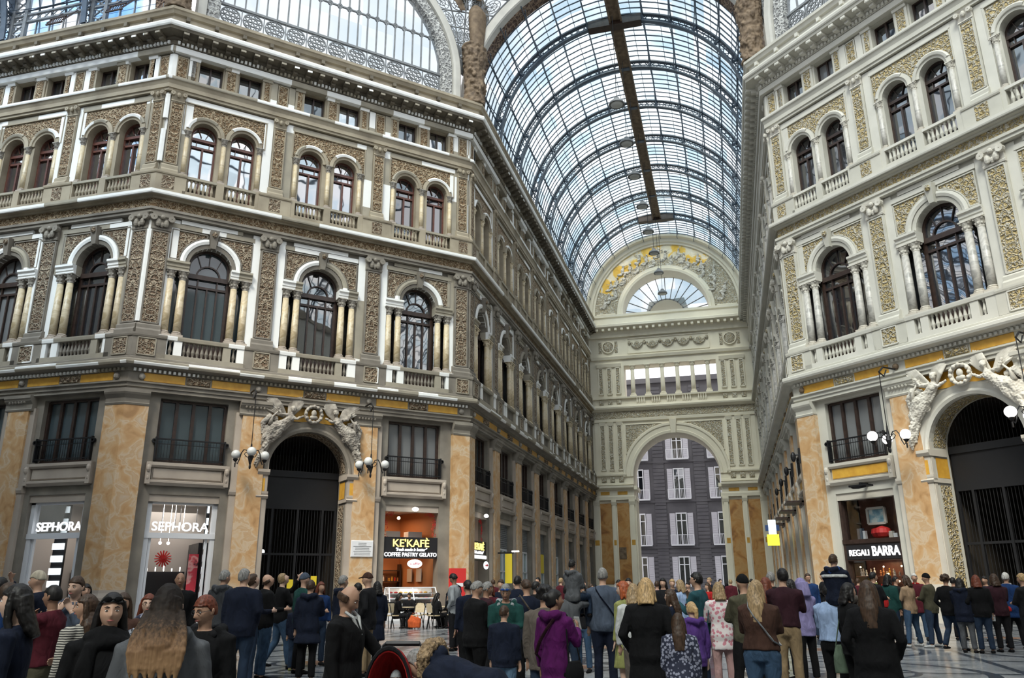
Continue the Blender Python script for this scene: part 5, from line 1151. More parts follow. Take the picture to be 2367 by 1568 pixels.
def gift_shop():
    mw = SIDES['cr'] @ Matrix.Translation((BC[0], 0, 0)); room(mw, 1.7, .55, 4, 5.25, 'wood', 'wood', floorm='wood')
    o = root('shopfront', mw, 'dark wooden gift shop front with white lettering', 'shopfront'); f = MB()
    for u in (-1.37, 1.37): f.box(u-.07, u+.07, -.45, -.1, 0, 5.28)
    f.box(-1.43, 1.43, -.45, -.1, 5.15, 5.3); f.box(-1.43, 1.43, -.5, -.06, 3.12, 3.3); f.box(-1.43, 1.43, -.45, -.12, 2.4, 3.12); f.box(-1.43, 1.43, -.5, -.3, 0, .5); f.build('wooden_frame', 'wood', o)
    s = MB(); s.box(-1.3, 1.3, -.13, -.1, 2.46, 3.06); s.build('sign_panel', 'black', o)
    text('REGALI', .36, 'letters', Matrix.Translation((-.66, .08, 2.72)), 'lettering', parent=o, width=.98, bold=.003)
    text('BARRA', .56, 'letters', Matrix.Translation((.63, .08, 2.76)), 'lettering', parent=o, width=1.3, bold=.009)
    g = MB(); g.poly([rect(-1.3, 1.3, 3.3, 5.15)], -.3); g.poly([rect(-1.3, 1.3, .5, 2.4)], -.3); g.build('shop_glass', 'clearglass', o)
    M['sea'] = noisy('seascape_print', [(.3, (.10, .22, .30)), (.5, (.25, .42, .50)), (.6, (.55, .62, .60))], 3, 3, bump=0)
    p = root('framed_picture', mw, 'framed seascape picture in the upper gift shop window', 'picture'); q = MB(); frame_of(q, rect(-.42, .42, 3.95, 4.6), .1, -.72, -.62); q.build('picture_frame', 'beige', p); q = MB(); q.poly([rect(-.38, .38, 4.0, 4.55)], -.69); q.build('print', 'sea', p)
    for k, u in enumerate((-.22, .1)):
        q = MB(); q.lathe([(.02, 0), (.25, .05), (.34, .2), (.3, .38), (.1, .48), (.02, .5)], u+.05, .95-.2*k, 3.35, 14); tag(q.build('drum', 'red', None, mw), 'red drum below the framed picture, the %s one' % ('left', 'right')[k], 'drum')
    rr = random.Random(6)
    for k in range(7):
        u = -1.1+k*.14 if k < 3 else .45+(k-3)*.22; h = .2+rr.random()*.35; q = MB(); q.box(u, u+.12+.06*(k > 2), -.85, -.7, 3.31, 3.31+h); tag(q.build('gift_box', ['streetwall', 'ironblue', 'shopwhite', 'beige', 'shopwhite', 'glassc', 'shopwhite'][k], None, mw), 'small box on the upper shelf of the gift shop window, %s from the left' % ORD[k], 'box', 'boxes in the gift shop window')
    sh = MB()
    for z in (1.1, 1.75): sh.box(-1.3, 1.3, -1.1, -.55, z, z+.03)
    sh.box(-1.35, 1.35, -1.6, -1.4, 0, 5.2)
    tag(sh.build('shelf_unit', 'woodred', None, mw), 'lit shelves behind the lower gift shop window', 'shelves')
    for k in range(44):
        u = -1.2+(k % 15)*.17+rr.random()*.05; z = (1.78, 1.13, 1.13)[k//15]; d = .6+rr.random()*.35; h = .12+rr.random()*.28
        q = MB(); q.lathe([(.05, 0), (.03, h*.2), (.05, h*.45), (.02, h*.65)], u, d, z, 7); q.ball((u, d, z+h*.75), (.035, .035, .045), 6, 5)
        tag(q.build('figurine', rr.choice(['warm', 'gold', 'shopwhite', 'red', 'beige', 'sculptR']), None, mw), 'small lit figurine in the gift shop window', 'figurine', 'figurines in the gift shop window')
    for k in range(7):
        q = MB(); q.ball((-1.0+k*.33, .5+.2*(k % 2), 2.15-.3*(k % 3)), .035); tag(q.build('bulb', 'warmlamp', None, mw), 'tiny warm bulb in the gift shop window, %s from the left' % ORD[k], 'bulb', 'bulbs in the gift shop window')
    light(mw, (0, .8, 2.36), 14, (1, .70, .38), .8)
    q = MB(); q.box(-.1, .75, .3, .8, 5.42, 5.5); q.box(.2, .3, .0, .5, 5.5, 5.62); q.ball((.32, -.7, 5.4), (.4, .1, .07), 10, 4); tag(q.build('floodlight', 'iron', None, mw), 'dark unlit floodlight above the gift shop', 'lamp')
gift_shop()
# shop openings along the arcade: roller shutter above, framed glass below
def arcade_shop(sd, c, i, st):
    mw = SIDES[sd] @ Matrix.Translation((c, 0, 0)); o = root('shopfront', mw, '%s glazed shopfront, %s along the %s' % ('teal' if sd == 'al' else 'tan', ORD[i], SIDETXT[sd]), 'shopfront', 'arcade shopfronts')
    f = MB(); f.box(-1.43, 1.43, -.5, -.3, 3.6, 5.2)
    for k in range(14): f.box(-1.4, 1.4, -.32, -.27, 3.65+k*.11, 3.72+k*.11)
    f.build('roller_shutter', 'irongrey' if sd == 'al' else 'limeR', o)
    f = MB(); frame_of(f, rect(-1.38, 1.38, .05, 3.55), .1, -.4, -.28); f.box(-1.4, 1.4, -.4, -.28, 2.25, 2.33)
    for u in (-.5, .5): f.box(u-.04, u+.04, -.4, -.28, 0, 3.5)
    f.build('door_frame', 'shopwhite' if sd == 'al' else 'wood', o); g = MB(); g.poly([rect(-1.4, 1.4, 0, 3.6)], -.38); g.build('glazing', 'glasst' if sd == 'al' else 'glassc', o)
for k in range(1, 8): arcade_shop('al', 2.72+5.19*k, k-1, 'L')
for k in range(8): arcade_shop('ar', -2.72-5.19*k, k, 'R')
for k in range(1, 6): arcade_shop('lw', -2.87-5.0*k, k-1, 'L')
arcade_shop('cr', BC[2], 0, 'R')
# awnings brackets on the right arcade wall
for k in range(4):
    q = MB(); u = -2.72-5.19*k; q.box(u-.9, u+.9, .2, 1.0, 5.25, 5.33); q.box(u-.9, u+.9, .2, .3, 5.1, 5.33); tag(q.build('awning', 'wood', None, SIDES['ar']), 'folded dark awning over a shop, %s along the right arcade' % ORD[k], 'awning', 'folded awnings')
    q = MB(); q.box(u+2.4, u+2.7, .26, .36, 6.9, 7.6); q.tube([(u+2.55, -.2, 7.3), (u+2.55, -.6, 7.3)], .04, 6); q.ball((u+2.55, -.6, 7.2), (.12, .12, .24)); tag(q.build('wall_lamp', 'iron', None, SIDES['ar']), 'black iron wall bracket, %s along the right arcade' % ORD[k], 'wall bracket', 'iron wall brackets')
# hanging signs and small street furniture
sgn_mw = None
def sgn(name, label, cat, mw, boxes):
    o = root(name, mw, label, cat)
    for nm, mt, bx in boxes: MB().box(*bx).build(nm, mt, o)
    return o
M['bluelit'] = plain('lit_pale_blue_sign', (.75, .9, 1), .5, 0, 1.6); M['yellowlit'] = plain('lit_yellow_sign', (.95, .9, .05), .5, 0, 1.0); M['navy'] = plain('dark_blue_enamel', (.02, .05, .16), .5)
p = pix(1786, 1232, 52); mw = Matrix.Translation((p.x, p.y, p.z))
sgn('hanging_sign', 'lit white, blue and yellow sign hanging in the right arcade', 'sign', mw, [('white_panel', 'bluelit', (-.22, .22, -.1, .1, -.1, .75)), ('blue_band', 'navy', (-.4, .4, -.08, .08, .1, .45)), ('yellow_panel', 'yellowlit', (-.34, .34, -.12, .12, -.75, -.1)), ('bracket', 'iron', (-.03, .03, -.03, .03, .75, 1.1))])
sgn('banner', 'yellow vertical banner with a lit lamp on the left arcade wall', 'banner', SIDES['al'] @ Matrix.Translation((5.3, -.9, 2.6)), [('cloth', 'yellow', (-.03, .03, -.2, .2, -1.0, .6)), ('arm', 'iron', (-.04, .04, -.62, .3, .6, .68)), ('lamp', 'lamp_white', (-.06, .06, .2, .6, .68, .76))])
sgn('poster', 'yellow poster in a shop window of the left arcade wall', 'poster', SIDES['al'] @ Matrix.Translation((18.3, .2, 3.0)), [('sheet', 'yellow', (-.9, .9, -.02, .02, -.7, .6))])
p = SIDES['cl'] @ Matrix.Translation((15.35, -1.1, 0)); sgn('totem', 'red advertising totem beside the corner pier', 'sign', p, [('panel', 'red', (-.42, .42, -.1, .1, .1, 2.3)), ('foot', 'iron', (-.5, .5, -.25, .25, 0, .12)), ('white_mark', 'shopwhite', (-.26, .26, .1, .11, 1.45, 1.62))])
pl = root('plaque', SIDES['cl'], 'white marble memorial plaque on the pilaster right of the gated arch', 'plaque')
b = MB(); b.bev(10.2, 11.3, .27, .32, 2.8, 3.56, .03); b.build('slab', 'shopwhite', pl)
b = MB(); rr = random.Random(1)
for k in range(8): wd = .46-rr.random()*.14 if k > 1 else .2; b.box(10.75-wd, 10.75+wd, .32, .324, 3.42-k*.075, 3.445-k*.075)
b.build('inscription', 'irongrey', pl)
# kiosk or stair enclosure beside the end wall
q = MB(); q.box(CE-6.0+.0, CE-5.3, .05, .12, 3.9, 5.0); tag(q.build('plaque', 'statue', None, SIDES['en']), 'dark bronze plaque on the left pier of the end wall', 'plaque')

# ------------------------------------------------------------------ hanging globe lanterns and vault lamps
ARM_R = .70
def chandelier(sd, u, n, z, lit, label, turn=0., nn=3):
    mw = SIDES[sd] @ Matrix.Translation((u, -n, z)) @ Matrix.Rotation(turn, 4, 'Z'); o = root('chandelier', mw, label, 'chandelier', None)
    b = MB(); b.tube([(0, 0, .3), (0, 0, 2.75)], .018, 5); b.build('cable', 'iron', o)
    b = MB(); b.tube([(0, 0, -.45), (0, 0, -.1), (0, 0, .15), (0, 0, .5)], [.03, .12, .06, .03], 8); b.ball((0, 0, -.5), (.05, .05, .12))
    for k in range(nn):
        a = 2*PI*k/nn; c, s = math.cos(a), math.sin(a)
        b.tube([(c*r, s*r, zz) for r, zz in ((.08, .0), (.2, .22), (.35, .25), (.45, .1), (.52, -.18), (ARM_R-.1, -.36), (ARM_R, -.25))], .024, 5)
        b.tube([(c*r, s*r, zz) for r, zz in ((.1, -.1), (.22, -.05), (.3, .06), (.22, .14), (.16, .08))], .018, 5); b.lathe([(.05, 0), (.12, .1), (.06, .14)], c*ARM_R, s*ARM_R, -.26, 8)
        b.tube([(c*ARM_R, s*ARM_R, -.3), (c*ARM_R, s*ARM_R, -.5)], .03, 5)
    b.build('iron_arms', 'iron', o)
    for k in range(nn):
        a = 2*PI*k/nn; g = MB(); g.ball((ARM_R*math.cos(a), ARM_R*math.sin(a), .05), .20, 16, 12); g.build('globe', 'lamp_white' if lit else 'globe_off', o, None, True)
    br = MB(); br.tube([(0, 0, 2.75), (0, .3, 3.0), (0, n-.4, 3.0)], .04, 5); br.tube([(0, 0, 2.75), (0, .3, 2.6), (0, .5, 2.9)], .03, 5); put('wall_bracket', br.mesh('wall_bracket', 'iron'), o, Matrix.Rotation(-turn, 4, 'Z'))
chandelier('cl', 5.03, 1.5, 7.0, False, 'unlit globe lantern hanging left of the gated arch', .35)
chandelier('cl', 10.55, 1.5, 6.95, False, 'unlit globe lantern hanging right of the gated arch', .0)
chandelier('cr', 5.35, 1.5, 7.1, True, 'lit globe lantern hanging left of the right gated arch', .15)
chandelier('cr', 10.9, 1.5, 7.1, True, 'lit globe lantern at the right edge of the picture', 2.1)
for i, (y, z) in enumerate(((43.66, 30.0), (48.81, 30.2), (53.4, 30.1), (59.2, 30.45), (63.79, 30.25), (69.4, 30.6), (74.5, 30.6), (78.5, 29.9))):
    o = root('pendant_lamp', (XC, y, z), 'grey bell-shaped lamp under the arcade roof, %s from the octagon' % ORD[i], 'lamp', 'bell lamps of the arcade roof')
    stamp(proto(('pend',), lambda: [('shade', MB().lathe([(.06, .55), (.16, .5), (.2, .36), (.44, .18), (.5, 0), (.44, 0), (.36, .1)], 0, 0, 0, 16).mesh('shade', 'irongrey', True), None), ('lens', MB().ball((0, 0, .04), (.4, .4, .14)).mesh('lens', 'globe_off', True), None), ('cord', MB().tube([(0, 0, .5), (0, 0, 6.6)], .02, 5).mesh('cord', 'iron'), None)]), o)
# cafe furniture
def cafe_chair(p, rz, label):
    o = root('cafe_chair', Matrix.Translation(p) @ Matrix.Rotation(rz, 4, 'Z'), label, 'chair', 'wicker cafe chairs')
    def mk():
        s = MB(); s.lathe([(.2, .44), (.22, .45), (.22, .48), (.02, .49)], 0, 0, 0, 14)
        b = MB(); b.tube([(-.21, -.16, .46), (-.23, -.22, .75), (-.14, -.26, .92), (.14, -.26, .92), (.23, -.22, .75), (.21, -.16, .46)], .018, 6)
        w_ = MB(); w_.add([(-.19, -.21, .56), (.19, -.21, .56), (.2, -.24, .78), (.12, -.26, .89), (-.12, -.26, .89), (-.2, -.24, .78), (-.19, -.23, .56), (.19, -.23, .56), (.2, -.26, .78), (.12, -.28, .89), (-.12, -.28, .89), (-.2, -.26, .78)], [(0, 1, 2, 3, 4, 5), (11, 10, 9, 8, 7, 6)]+[(i, (i+1) % 6, 6+(i+1) % 6, 6+i) for i in range(6)])
        L = []
        for x in (-1, 1):
            for y in (-1, 1): L.append(('leg', MB().tube([(x*.14, y*.13, .45), (x*.21, y*.2, 0)], .016, 6).mesh('leg', 'iron'), None))
        return [('seat', s.mesh('seat', 'column'), None), ('back_frame', b.mesh('back_frame', 'iron'), None), ('back_panel', w_.mesh('back_panel', 'column'), None)]+L
    stamp(proto(('chair',), mk), o)
def cafe_table(p, label):
    o = root('cafe_table', Matrix.Translation(p), label, 'table', 'round cafe tables')
    stamp(proto(('table',), lambda: [('tabletop', MB().lathe([(.34, .71), (.36, .72), (.36, .745), (.02, .75)], 0, 0, 0, 18).mesh('tabletop', 'column'), None), ('pedestal', MB().lathe([(.22, 0), (.2, .03), (.04, .06), (.03, .7)], 0, 0, 0, 10).mesh('pedestal', 'iron'), None)]), o)
for i, (x, d, tl) in enumerate(((935, 32, 'before the pastry counter'), (1018, 32.5, 'right of the pastry counter'))):
    p = pix(x, 1450, d); p.z = 0; cafe_table(p, 'small round cafe table %s' % tl)
for i, (x, d, rz, tl) in enumerate(((962, 31.3, .4, 'turned towards the counter'), (985, 32.4, 2.2, 'right of the round table'), (893, 31.6, -1.6, 'at the left end of the counter'), (1000, 31.2, .9, 'facing the seated pair'))):
    p = pix(x, 1450, d); p.z = 0; cafe_chair(p, rz+PI-.6, 'empty wicker cafe chair %s' % tl)
# ------------------------------------------------------------------ people
SKIN = dict(a=(.50, .30, .21), b=(.42, .24, .16), c=(.30, .16, .10), d=(.58, .38, .29))
for k, c in SKIN.items(): M['skin_'+k] = plain('skin_'+k, tuple(x*.8 for x in c), .6)
HAIR = dict(black=(.006, .005, .005), brown=(.035, .019, .011), auburn=(.10, .025, .012), red=(.22, .05, .015), grey=(.16, .155, .15), white=(.42, .41, .39), blond=(.32, .21, .10), fair=(.22, .15, .08))
def hair_mat(k, c):
    m, nt, p = _mat('hair_'+k); tc = nt.nodes.new('ShaderNodeTexCoord'); mp = nt.nodes.new('ShaderNodeMapping'); mp.inputs['Scale'].default_value = (60, 60, 5)
    n = nt.nodes.new('ShaderNodeTexNoise'); n.inputs['Scale'].default_value = 1.5; nt.links.new(tc.outputs['Object'], mp.inputs[0]); nt.links.new(mp.outputs[0], n.inputs['Vector'])
    r = ramp(nt, [(.35, tuple(x*.6 for x in c)), (.65, tuple(min(1, x*1.5) for x in c))]); nt.links.new(n.outputs[0], r.inputs[0]); nt.links.new(r.outputs[0], p.inputs['Base Color']); p.inputs['Roughness'].default_value = .5; p.inputs['Specular IOR Level'].default_value = .25
    b = nt.nodes.new('ShaderNodeBump'); b.inputs['Strength'].default_value = .25; b.inputs['Distance'].default_value = .005; nt.links.new(n.outputs[0], b.inputs['Height']); nt.links.new(b.outputs[0], p.inputs['Normal'])
    return m
for k, c in HAIR.items(): M['hair_'+k] = hair_mat(k, c)
def ombre():
    m, nt, p = _mat('hair_ombre'); L = nt.links.new; tc = nt.nodes.new('ShaderNodeTexCoord'); s = nt.nodes.new('ShaderNodeSeparateXYZ'); L(tc.outputs['Object'], s.inputs[0])
    mp = nt.nodes.new('ShaderNodeMapping'); mp.inputs['Scale'].default_value = (70, 70, 4); n = nt.nodes.new('ShaderNodeTexNoise'); n.inputs['Scale'].default_value = 1.2; L(tc.outputs['Object'], mp.inputs[0]); L(mp.outputs[0], n.inputs['Vector'])
    a = nt.nodes.new('ShaderNodeMath'); a.operation = 'MULTIPLY_ADD'; a.inputs[1].default_value = .22; L(n.outputs[0], a.inputs[0]); L(s.outputs[2], a.inputs[2])
    r = ramp(nt, [(.0, (.26, .155, .08)), (.4, (.15, .085, .045)), (.7, (.028, .018, .012)), (1, (.010, .007, .006))])
    mr = nt.nodes.new('ShaderNodeMapRange'); mr.inputs[1].default_value = 1.40; mr.inputs[2].default_value = 1.80; L(a.outputs[0], mr.inputs[0]); L(mr.outputs[0], r.inputs[0]); L(r.outputs[0], p.inputs['Base Color']); p.inputs['Roughness'].default_value = .65; p.inputs['Specular IOR Level'].default_value = .15
    b = nt.nodes.new('ShaderNodeBump'); b.inputs['Strength'].default_value = .25; b.inputs['Distance'].default_value = .005; L(n.outputs[0], b.inputs['Height']); L(b.outputs[0], p.inputs['Normal'])
    return m
M['hair_ombre'] = ombre()
CL = dict(black=(.006, .006, .007), coal=(.012, .012, .014), navy=(.009, .013, .028), darkgrey=(.045, .048, .055), grey=(.10, .105, .115), bluegrey=(.075, .095, .135), maroon=(.08, .012, .02), plum=(.035, .012, .018), brown=(.06, .03, .022), jeans=(.045, .085, .15), jeansd=(.022, .038, .07), jeansl=(.12, .20, .30), khaki=(.28, .20, .115), tan=(.36, .25, .16), olive=(.075, .07, .045), dgreen=(.012, .055, .05), green=(.02, .17, .11), teal=(.02, .07, .085), purple=(.085, .008, .085), violet=(.10, .045, .22), lilac=(.27, .24, .45), lime=(.27, .28, .10), white=(.55, .56, .56), palegrey=(.36, .38, .40), lightblue=(.33, .44, .66), pink=(.42, .26, .25), red=(.42, .02, .02), blue=(.013, .04, .13), orange=(.65, .13, .04), bluebright=(.04, .10, .36), greenbag=(.10, .14, .10), cream=(.5, .45, .36), greybrown=(.12, .10, .085))
def cloth_mat(k, c):
    m, nt, p = _mat('cloth_'+k); L = nt.links.new; p.inputs['Base Color'].default_value = (*c, 1); p.inputs['Roughness'].default_value = .9; p.inputs['Specular IOR Level'].default_value = .15
    tc = nt.nodes.new('ShaderNodeTexCoord'); n = nt.nodes.new('ShaderNodeTexNoise'); n.inputs['Scale'].default_value = 9; n.inputs['Detail'].default_value = 3; n.inputs['Distortion'].default_value = 1.2
    mp = nt.nodes.new('ShaderNodeMapping'); mp.inputs['Scale'].default_value = (1, 1, .5); L(tc.outputs['Object'], mp.inputs[0]); L(mp.outputs[0], n.inputs['Vector'])
    r = ramp(nt, [(.3, tuple(x*.75 for x in c)), (.7, tuple(min(1, x*1.25) for x in c))]); L(n.outputs[0], r.inputs[0]); L(r.outputs[0], p.inputs['Base Color'])
    b = nt.nodes.new('ShaderNodeBump'); b.inputs['Strength'].default_value = .6; b.inputs['Distance'].default_value = .03; L(n.outputs[0], b.inputs['Height']); L(b.outputs[0], p.inputs['Normal'])
    return m
for k, c in CL.items(): M['c_'+k] = cloth_mat(k, tuple(x*.68 for x in c))
def pattern_mat(name, c0, c1, kind, scale):
    m, nt, p = _mat(name); L = nt.links.new; tc = nt.nodes.new('ShaderNodeTexCoord')
    if kind == 'stripe': t = nt.nodes.new('ShaderNodeTexWave'); t.bands_direction = 'Z'; t.inputs['Scale'].default_value = scale; t.inputs['Distortion'].default_value = 1.5; o = t.outputs[0 if 'Color' not in t.outputs else 'Fac']
    else: t = nt.nodes.new('ShaderNodeTexVoronoi'); t.inputs['Scale'].default_value = scale; o = t.outputs[0]
    L(tc.outputs['Object'], t.inputs['Vector']); r = ramp(nt, [(.38, c0), (.46, c1)]); L(o, r.inputs[0]); L(r.outputs[0], p.inputs['Base Color']); p.inputs['Roughness'].default_value = .85; return m
M['c_stripe'] = pattern_mat('striped_knit', (.012, .012, .012), (.38, .36, .32), 'stripe', 14)
M['c_scarf'] = pattern_mat('black_and_white_print', (.015, .015, .02), (.34, .35, .40), 'v', 60)
M['c_stars'] = pattern_mat('navy_speckled_print', (.22, .23, .3), (.012, .015, .035), 'v', 22)
M['c_flower'] = pattern_mat('pink_and_white_print', (.42, .16, .2), (.55, .5, .5), 'v', 16)
M['eye'] = plain('eye_white', (.55, .53, .5), .25); M['iris'] = plain('dark_iris', (.02, .012, .01), .2); M['lips'] = plain('lips', (.33, .10, .09), .5); M['lens'] = plain('spectacle_lens', (.25, .22, .21), .1); M['fur'] = noisy('brown_fur_trim', [(.3, (.10, .06, .03)), (.7, (.35, .24, .13))], 30, 4, bump=1, dist=.03)

def head_mesh(b, fine, fem=0):
    """head centred at origin, facing +y"""
    n, m = (40, 30) if fine else (20, 16); vs = []
    def g(x, z, cx, cz, sx, sz): return math.exp(-((x-cx)/sx)**2-((z-cz)/sz)**2)
    for i in range(m+1):
        v = -PI/2+PI*i/m
        for k in range(n):
            u = 2*PI*k/n; x, y, z = math.cos(v)*math.sin(u), math.cos(v)*math.cos(u), math.sin(v)
            X, Y, Z = x*.074, y*.094, z*.116
            if Z < -.01:
                t = min(1, (-Z-.01)/.106); X *= 1-.34*t**1.4; Y *= 1-.12*t if y > 0 else 1-.42*t; Y += .012*t if y > 0 else 0
            if y > .2:
                Y += .027*g(X, Z, 0, -.024, .013, .016)+.015*g(X, Z, 0, .0, .010, .024)-.010*(g(X, Z, .031, .012, .017, .013)+g(X, Z, -.031, .012, .017, .013))
                Y += .004*(g(X, Z, .03, .033, .022, .008)+g(X, Z, -.03, .033, .022, .008))+.007*g(X, Z, 0, -.053, .022, .006)+.006*g(X, Z, 0, -.063, .018, .006)+.007*g(X, Z, 0, -.094, .02, .014)-.003*g(X, Z, 0, -.075, .02, .006)+.004*(g(X, Z, .045, -.02, .02, .02)+g(X, Z, -.045, -.02, .02, .02))
            else: Z += .004
            vs.append((X, Y, Z))
    b.add(vs, [(i*n+k, i*n+(k+1) % n, (i+1)*n+(k+1) % n, (i+1)*n+k) for i in range(m) for k in range(n)])
    for s in (-1, 1): b.tube([(s*.072, -.005, -.03), (s*.080, -.012, 0), (s*.078, -.016, .022)], [(.007, .012), (.009, .018), (.008, .014)], 6)
def hand(b, W, D, side_, curl=.5, sz=1.0):
    """palm and five fingers; W wrist, D direction of the hand, side_ = direction of the thumb"""
    W, D, T = Vector(W), Vector(D).normalized(), Vector(side_); T = (T-D*T.dot(D)).normalized(); N = D.cross(T)
    P = W+D*.045*sz; E = W+D*.085*sz
    b.tube([W-D*.01, P, E], [(.022*sz, .017*sz), (.036*sz, .015*sz), (.038*sz, .013*sz)], 8, T)
    for i, (o, l) in enumerate(((.027, .068), (.009, .078), (-.010, .072), (-.027, .055))):
        p = E+T*o*sz; d = D; pts = [p-D*.01*sz]
        for k in range(3): d = (d-N*curl*.55).normalized(); p = p+d*l*sz/3*1.0; pts.append(p)
        b.tube(pts, [.0095*sz, .009*sz, .0085*sz, .007*sz], 6)
    p = W+D*.03*sz+T*.028*sz; b.tube([W+D*.015*sz+T*.015*sz, p+T*.012*sz, p+T*.03*sz+D*.02*sz-N*.012*curl, p+T*.036*sz+D*.045*sz-N*.02*curl], [.014*sz, .013*sz, .011*sz, .008*sz], 6)
ARMS = dict(down=((.245, -.01, 1.14), (.25, .05, .885)), pocket=((.285, -.07, 1.15), (.2, .10, .94)), chin=((.22, .20, 1.16), (.07, .20, 1.40)), fwd=((.24, .05, 1.15), (.16, .31, 1.16)),
            up=((.24, .30, 1.42), (.10, .36, 1.66)), phone=((.23, .13, 1.17), (.08, .33, 1.33)), out=((.33, .10, 1.2), (.45, .30, 1.12)), back=((.27, -.13, 1.17), (.12, -.17, .98)), clap=((.25, .08, 1.16), (.05, .30, 1.24)), hold=((.23, .12, 1.16), (.03, .26, 1.15)), reach=((.35, .22, 1.12), (.52, .42, .92)))
NP = [0]
def person(px, py, d, face, H, label, skin='a', hair=('short', 'brown'), top=('coal', .92), sleeve=None, legs=('jeansd', 'stand'), arms=('down', 'down'), girth=1., fem=0, look=(0, 0), lean=0., shoes='black', fine=0, extra=(), z0=None, hood=None, collar=None, group=None, skirt=None, bare=False):
    """px, py photo pixel of the head top, d ground distance; face = heading in degrees, 0 away from camera, 90 to the right, 180 at the camera"""
    p = pix(px, py, d); zt = p.z
    if z0 is None: H = H or zt; base = 0.
    else: base = z0
    k = H/1.76; vx = math.atan2(p.x, p.y)
    mw = Matrix.Translation((p.x, p.y, base)) @ Matrix.Rotation(-vx-math.radians(face), 4, 'Z') @ Matrix.Diagonal((k, k, k, 1))
    NP[0] += 1; rs = random.Random(NP[0]*13)
    R = root('person', mw, label, 'person', group); vox = .0058 if fine else (.012 if d < 10.5 else .02)
    L_ = Matrix.Translation((0, 0, .95)) @ Matrix.Rotation(-lean, 4, 'X') @ Matrix.Translation((0, 0, -.95))
    def up_(v): return L_ @ Vector(v)
    sit = legs[1] == 'sit'; dz = -.47 if sit else 0
    if sit: L_ = Matrix.Translation((0, 0, dz)) @ L_
    g = girth; sw = .185 if fem else .205
    def armp(i, s):
        e, w_ = ARMS[arms[i]]; return [up_((s*sw, 0, 1.42)), up_((s*e[0], e[1], e[2])), up_((s*w_[0], w_[1], w_[2]))]
    def torso(b, inf, z_lo, flare=0, hem=None):
        rings = [(.84, .155, .105, 0), (.93, .168, .118, -.01), (1.02, .158, .108, 0), (1.12, (.132 if fem else .150), .098, 0), (1.24, .155, .112+(.012 if fem else 0), .008), (1.36, .172, .108, 0), (1.43, .165, .082, -.005), (1.475, .105, .064, -.005), (1.50, .06, .055, 0)]
        pts, rad = [], []
        if z_lo < .84:
            for i in range(4):
                z = z_lo+(.84-z_lo)*i/4; f = (1-i/4)*flare; pts.append(Vector((0, 0, z+dz))); rad.append(((.16+f+inf)*g, (.115+f*.9+inf)*g))
        for z, rx, ry, yo in rings:
            if z < z_lo-.01: continue
            pts.append(up_((0, yo, z))); rad.append(((rx+inf)*g, (ry+inf)*g))
        b.tube(pts, rad, 18, (1, 0, 0))
    def leg(s, inf, z_lo=.07):
        st = legs[1]; hx = .09*g
        if sit: ps = [(s*hx, 0, .46), (s*(hx+.03), .42, .48), (s*(hx+.03), .44, .08)]
        elif st == 'wide': ps = [(s*hx, 0, .9), (s*.19, .01, .48), (s*.29, 0, z_lo)]
        elif st == 'walk': ps = [(s*hx, 0, .9), (s*.10, .13 if s > 0 else -.02, .49), (s*.10, .20 if s > 0 else -.26, z_lo+(.0 if s > 0 else .05))]
        else: ps = [(s*hx, 0, .9), (s*.105, .015, .49), (s*.115, -.01, z_lo)]
        a, k_, c = map(Vector, ps); return [a, a.lerp(k_, .5)+Vector((0, .01, 0)), k_, k_.lerp(c, .35)+Vector((0, -.012 if not sit else 0, 0)), c], [(.088+inf)*g, (.075+inf)*g, .056+inf, .055+inf, .040+inf]
    # body: one continuous surface
    b = MB(); torso(b, 0, .84); hc = up_((0, .015, 1.645)); b.tube([up_((0, -.01, 1.44)), up_((0, -.005, 1.52)), hc+Vector((0, -.012, -.06))], [.062, .052, .055], 12)
    hm = MB(); head_mesh(hm, d < 12, fem); HR = Matrix.Translation(hc) @ Matrix.Rotation(math.radians(-look[0]), 4, 'Z') @ Matrix.Rotation(math.radians(look[1])-lean*.6, 4, 'X')
    if sit: HR = Matrix.Translation(hc) @ Matrix.Rotation(math.radians(-look[0]), 4, 'Z') @ Matrix.Rotation(math.radians(look[1]), 4, 'X')
    b.add([HR @ Vector(v) for v in hm.v], hm.f)
    for i, s in ((0, -1), (1, 1)):
        a = armp(i, s); b.tube([a[0], a[0].lerp(a[1], .5), a[1], a[1].lerp(a[2], .4), a[2]], [.05, .045, .038, .036, .024], 9)
        if d < 27 and arms[i] not in ('pocket',): hand(b, a[2], (a[2]-a[1]), Vector((-s, .4, 0)) if arms[i] == 'down' else Vector((0, -.2, 1)), .9 if arms[i] in ('phone', 'up', 'hold', 'chin') else .45, 1.05)
        pts, rad = leg(s, 0); b.tube(pts, rad, 10); f0 = pts[-1]; b.tube([f0+Vector((0, -.03, -.03)), f0+Vector((0, .06, -.045)), f0+Vector((0, .15, -.055))], [.035, .035, .022], 8)
    bo = b.build('body', 'skin_'+skin, R); remesh(bo, vox if d < 20 else .025, 1 if fine else 1)
    # trousers / skirt
    if legs[0] and not bare:
        t = MB()
        for s in (-1, 1): pts, rad = leg(s, .014, .085); t.tube(pts, [r+(.012 if j == 4 else 0) for j, r in enumerate(rad)], 12)
        t.tube([(0, 0, .82+dz), (0, -.005, .92+dz), (0, 0, 1.02+dz)], [(.16*g, .115*g), (.18*g, .13*g), (.165*g, .12*g)], 16, (1, 0, 0)); remesh(t.build('trousers', 'c_'+legs[0], R), .016 if d < 12 else .024)
    for s in (-1, 1):
        f0 = leg(s, 0)[0][-1]; sh = MB(); sh.tube([f0+Vector((0, -.05, -.035)), f0+Vector((0, .03, -.03)), f0+Vector((s*.01, .13, -.045)), f0+Vector((s*.01, .19, -.05))], [(.038, .034), (.045, .042), (.046, .028), (.03, .018)], 10, (1, 0, 0)); sh.build('shoe', 'c_'+shoes, R, None, True)
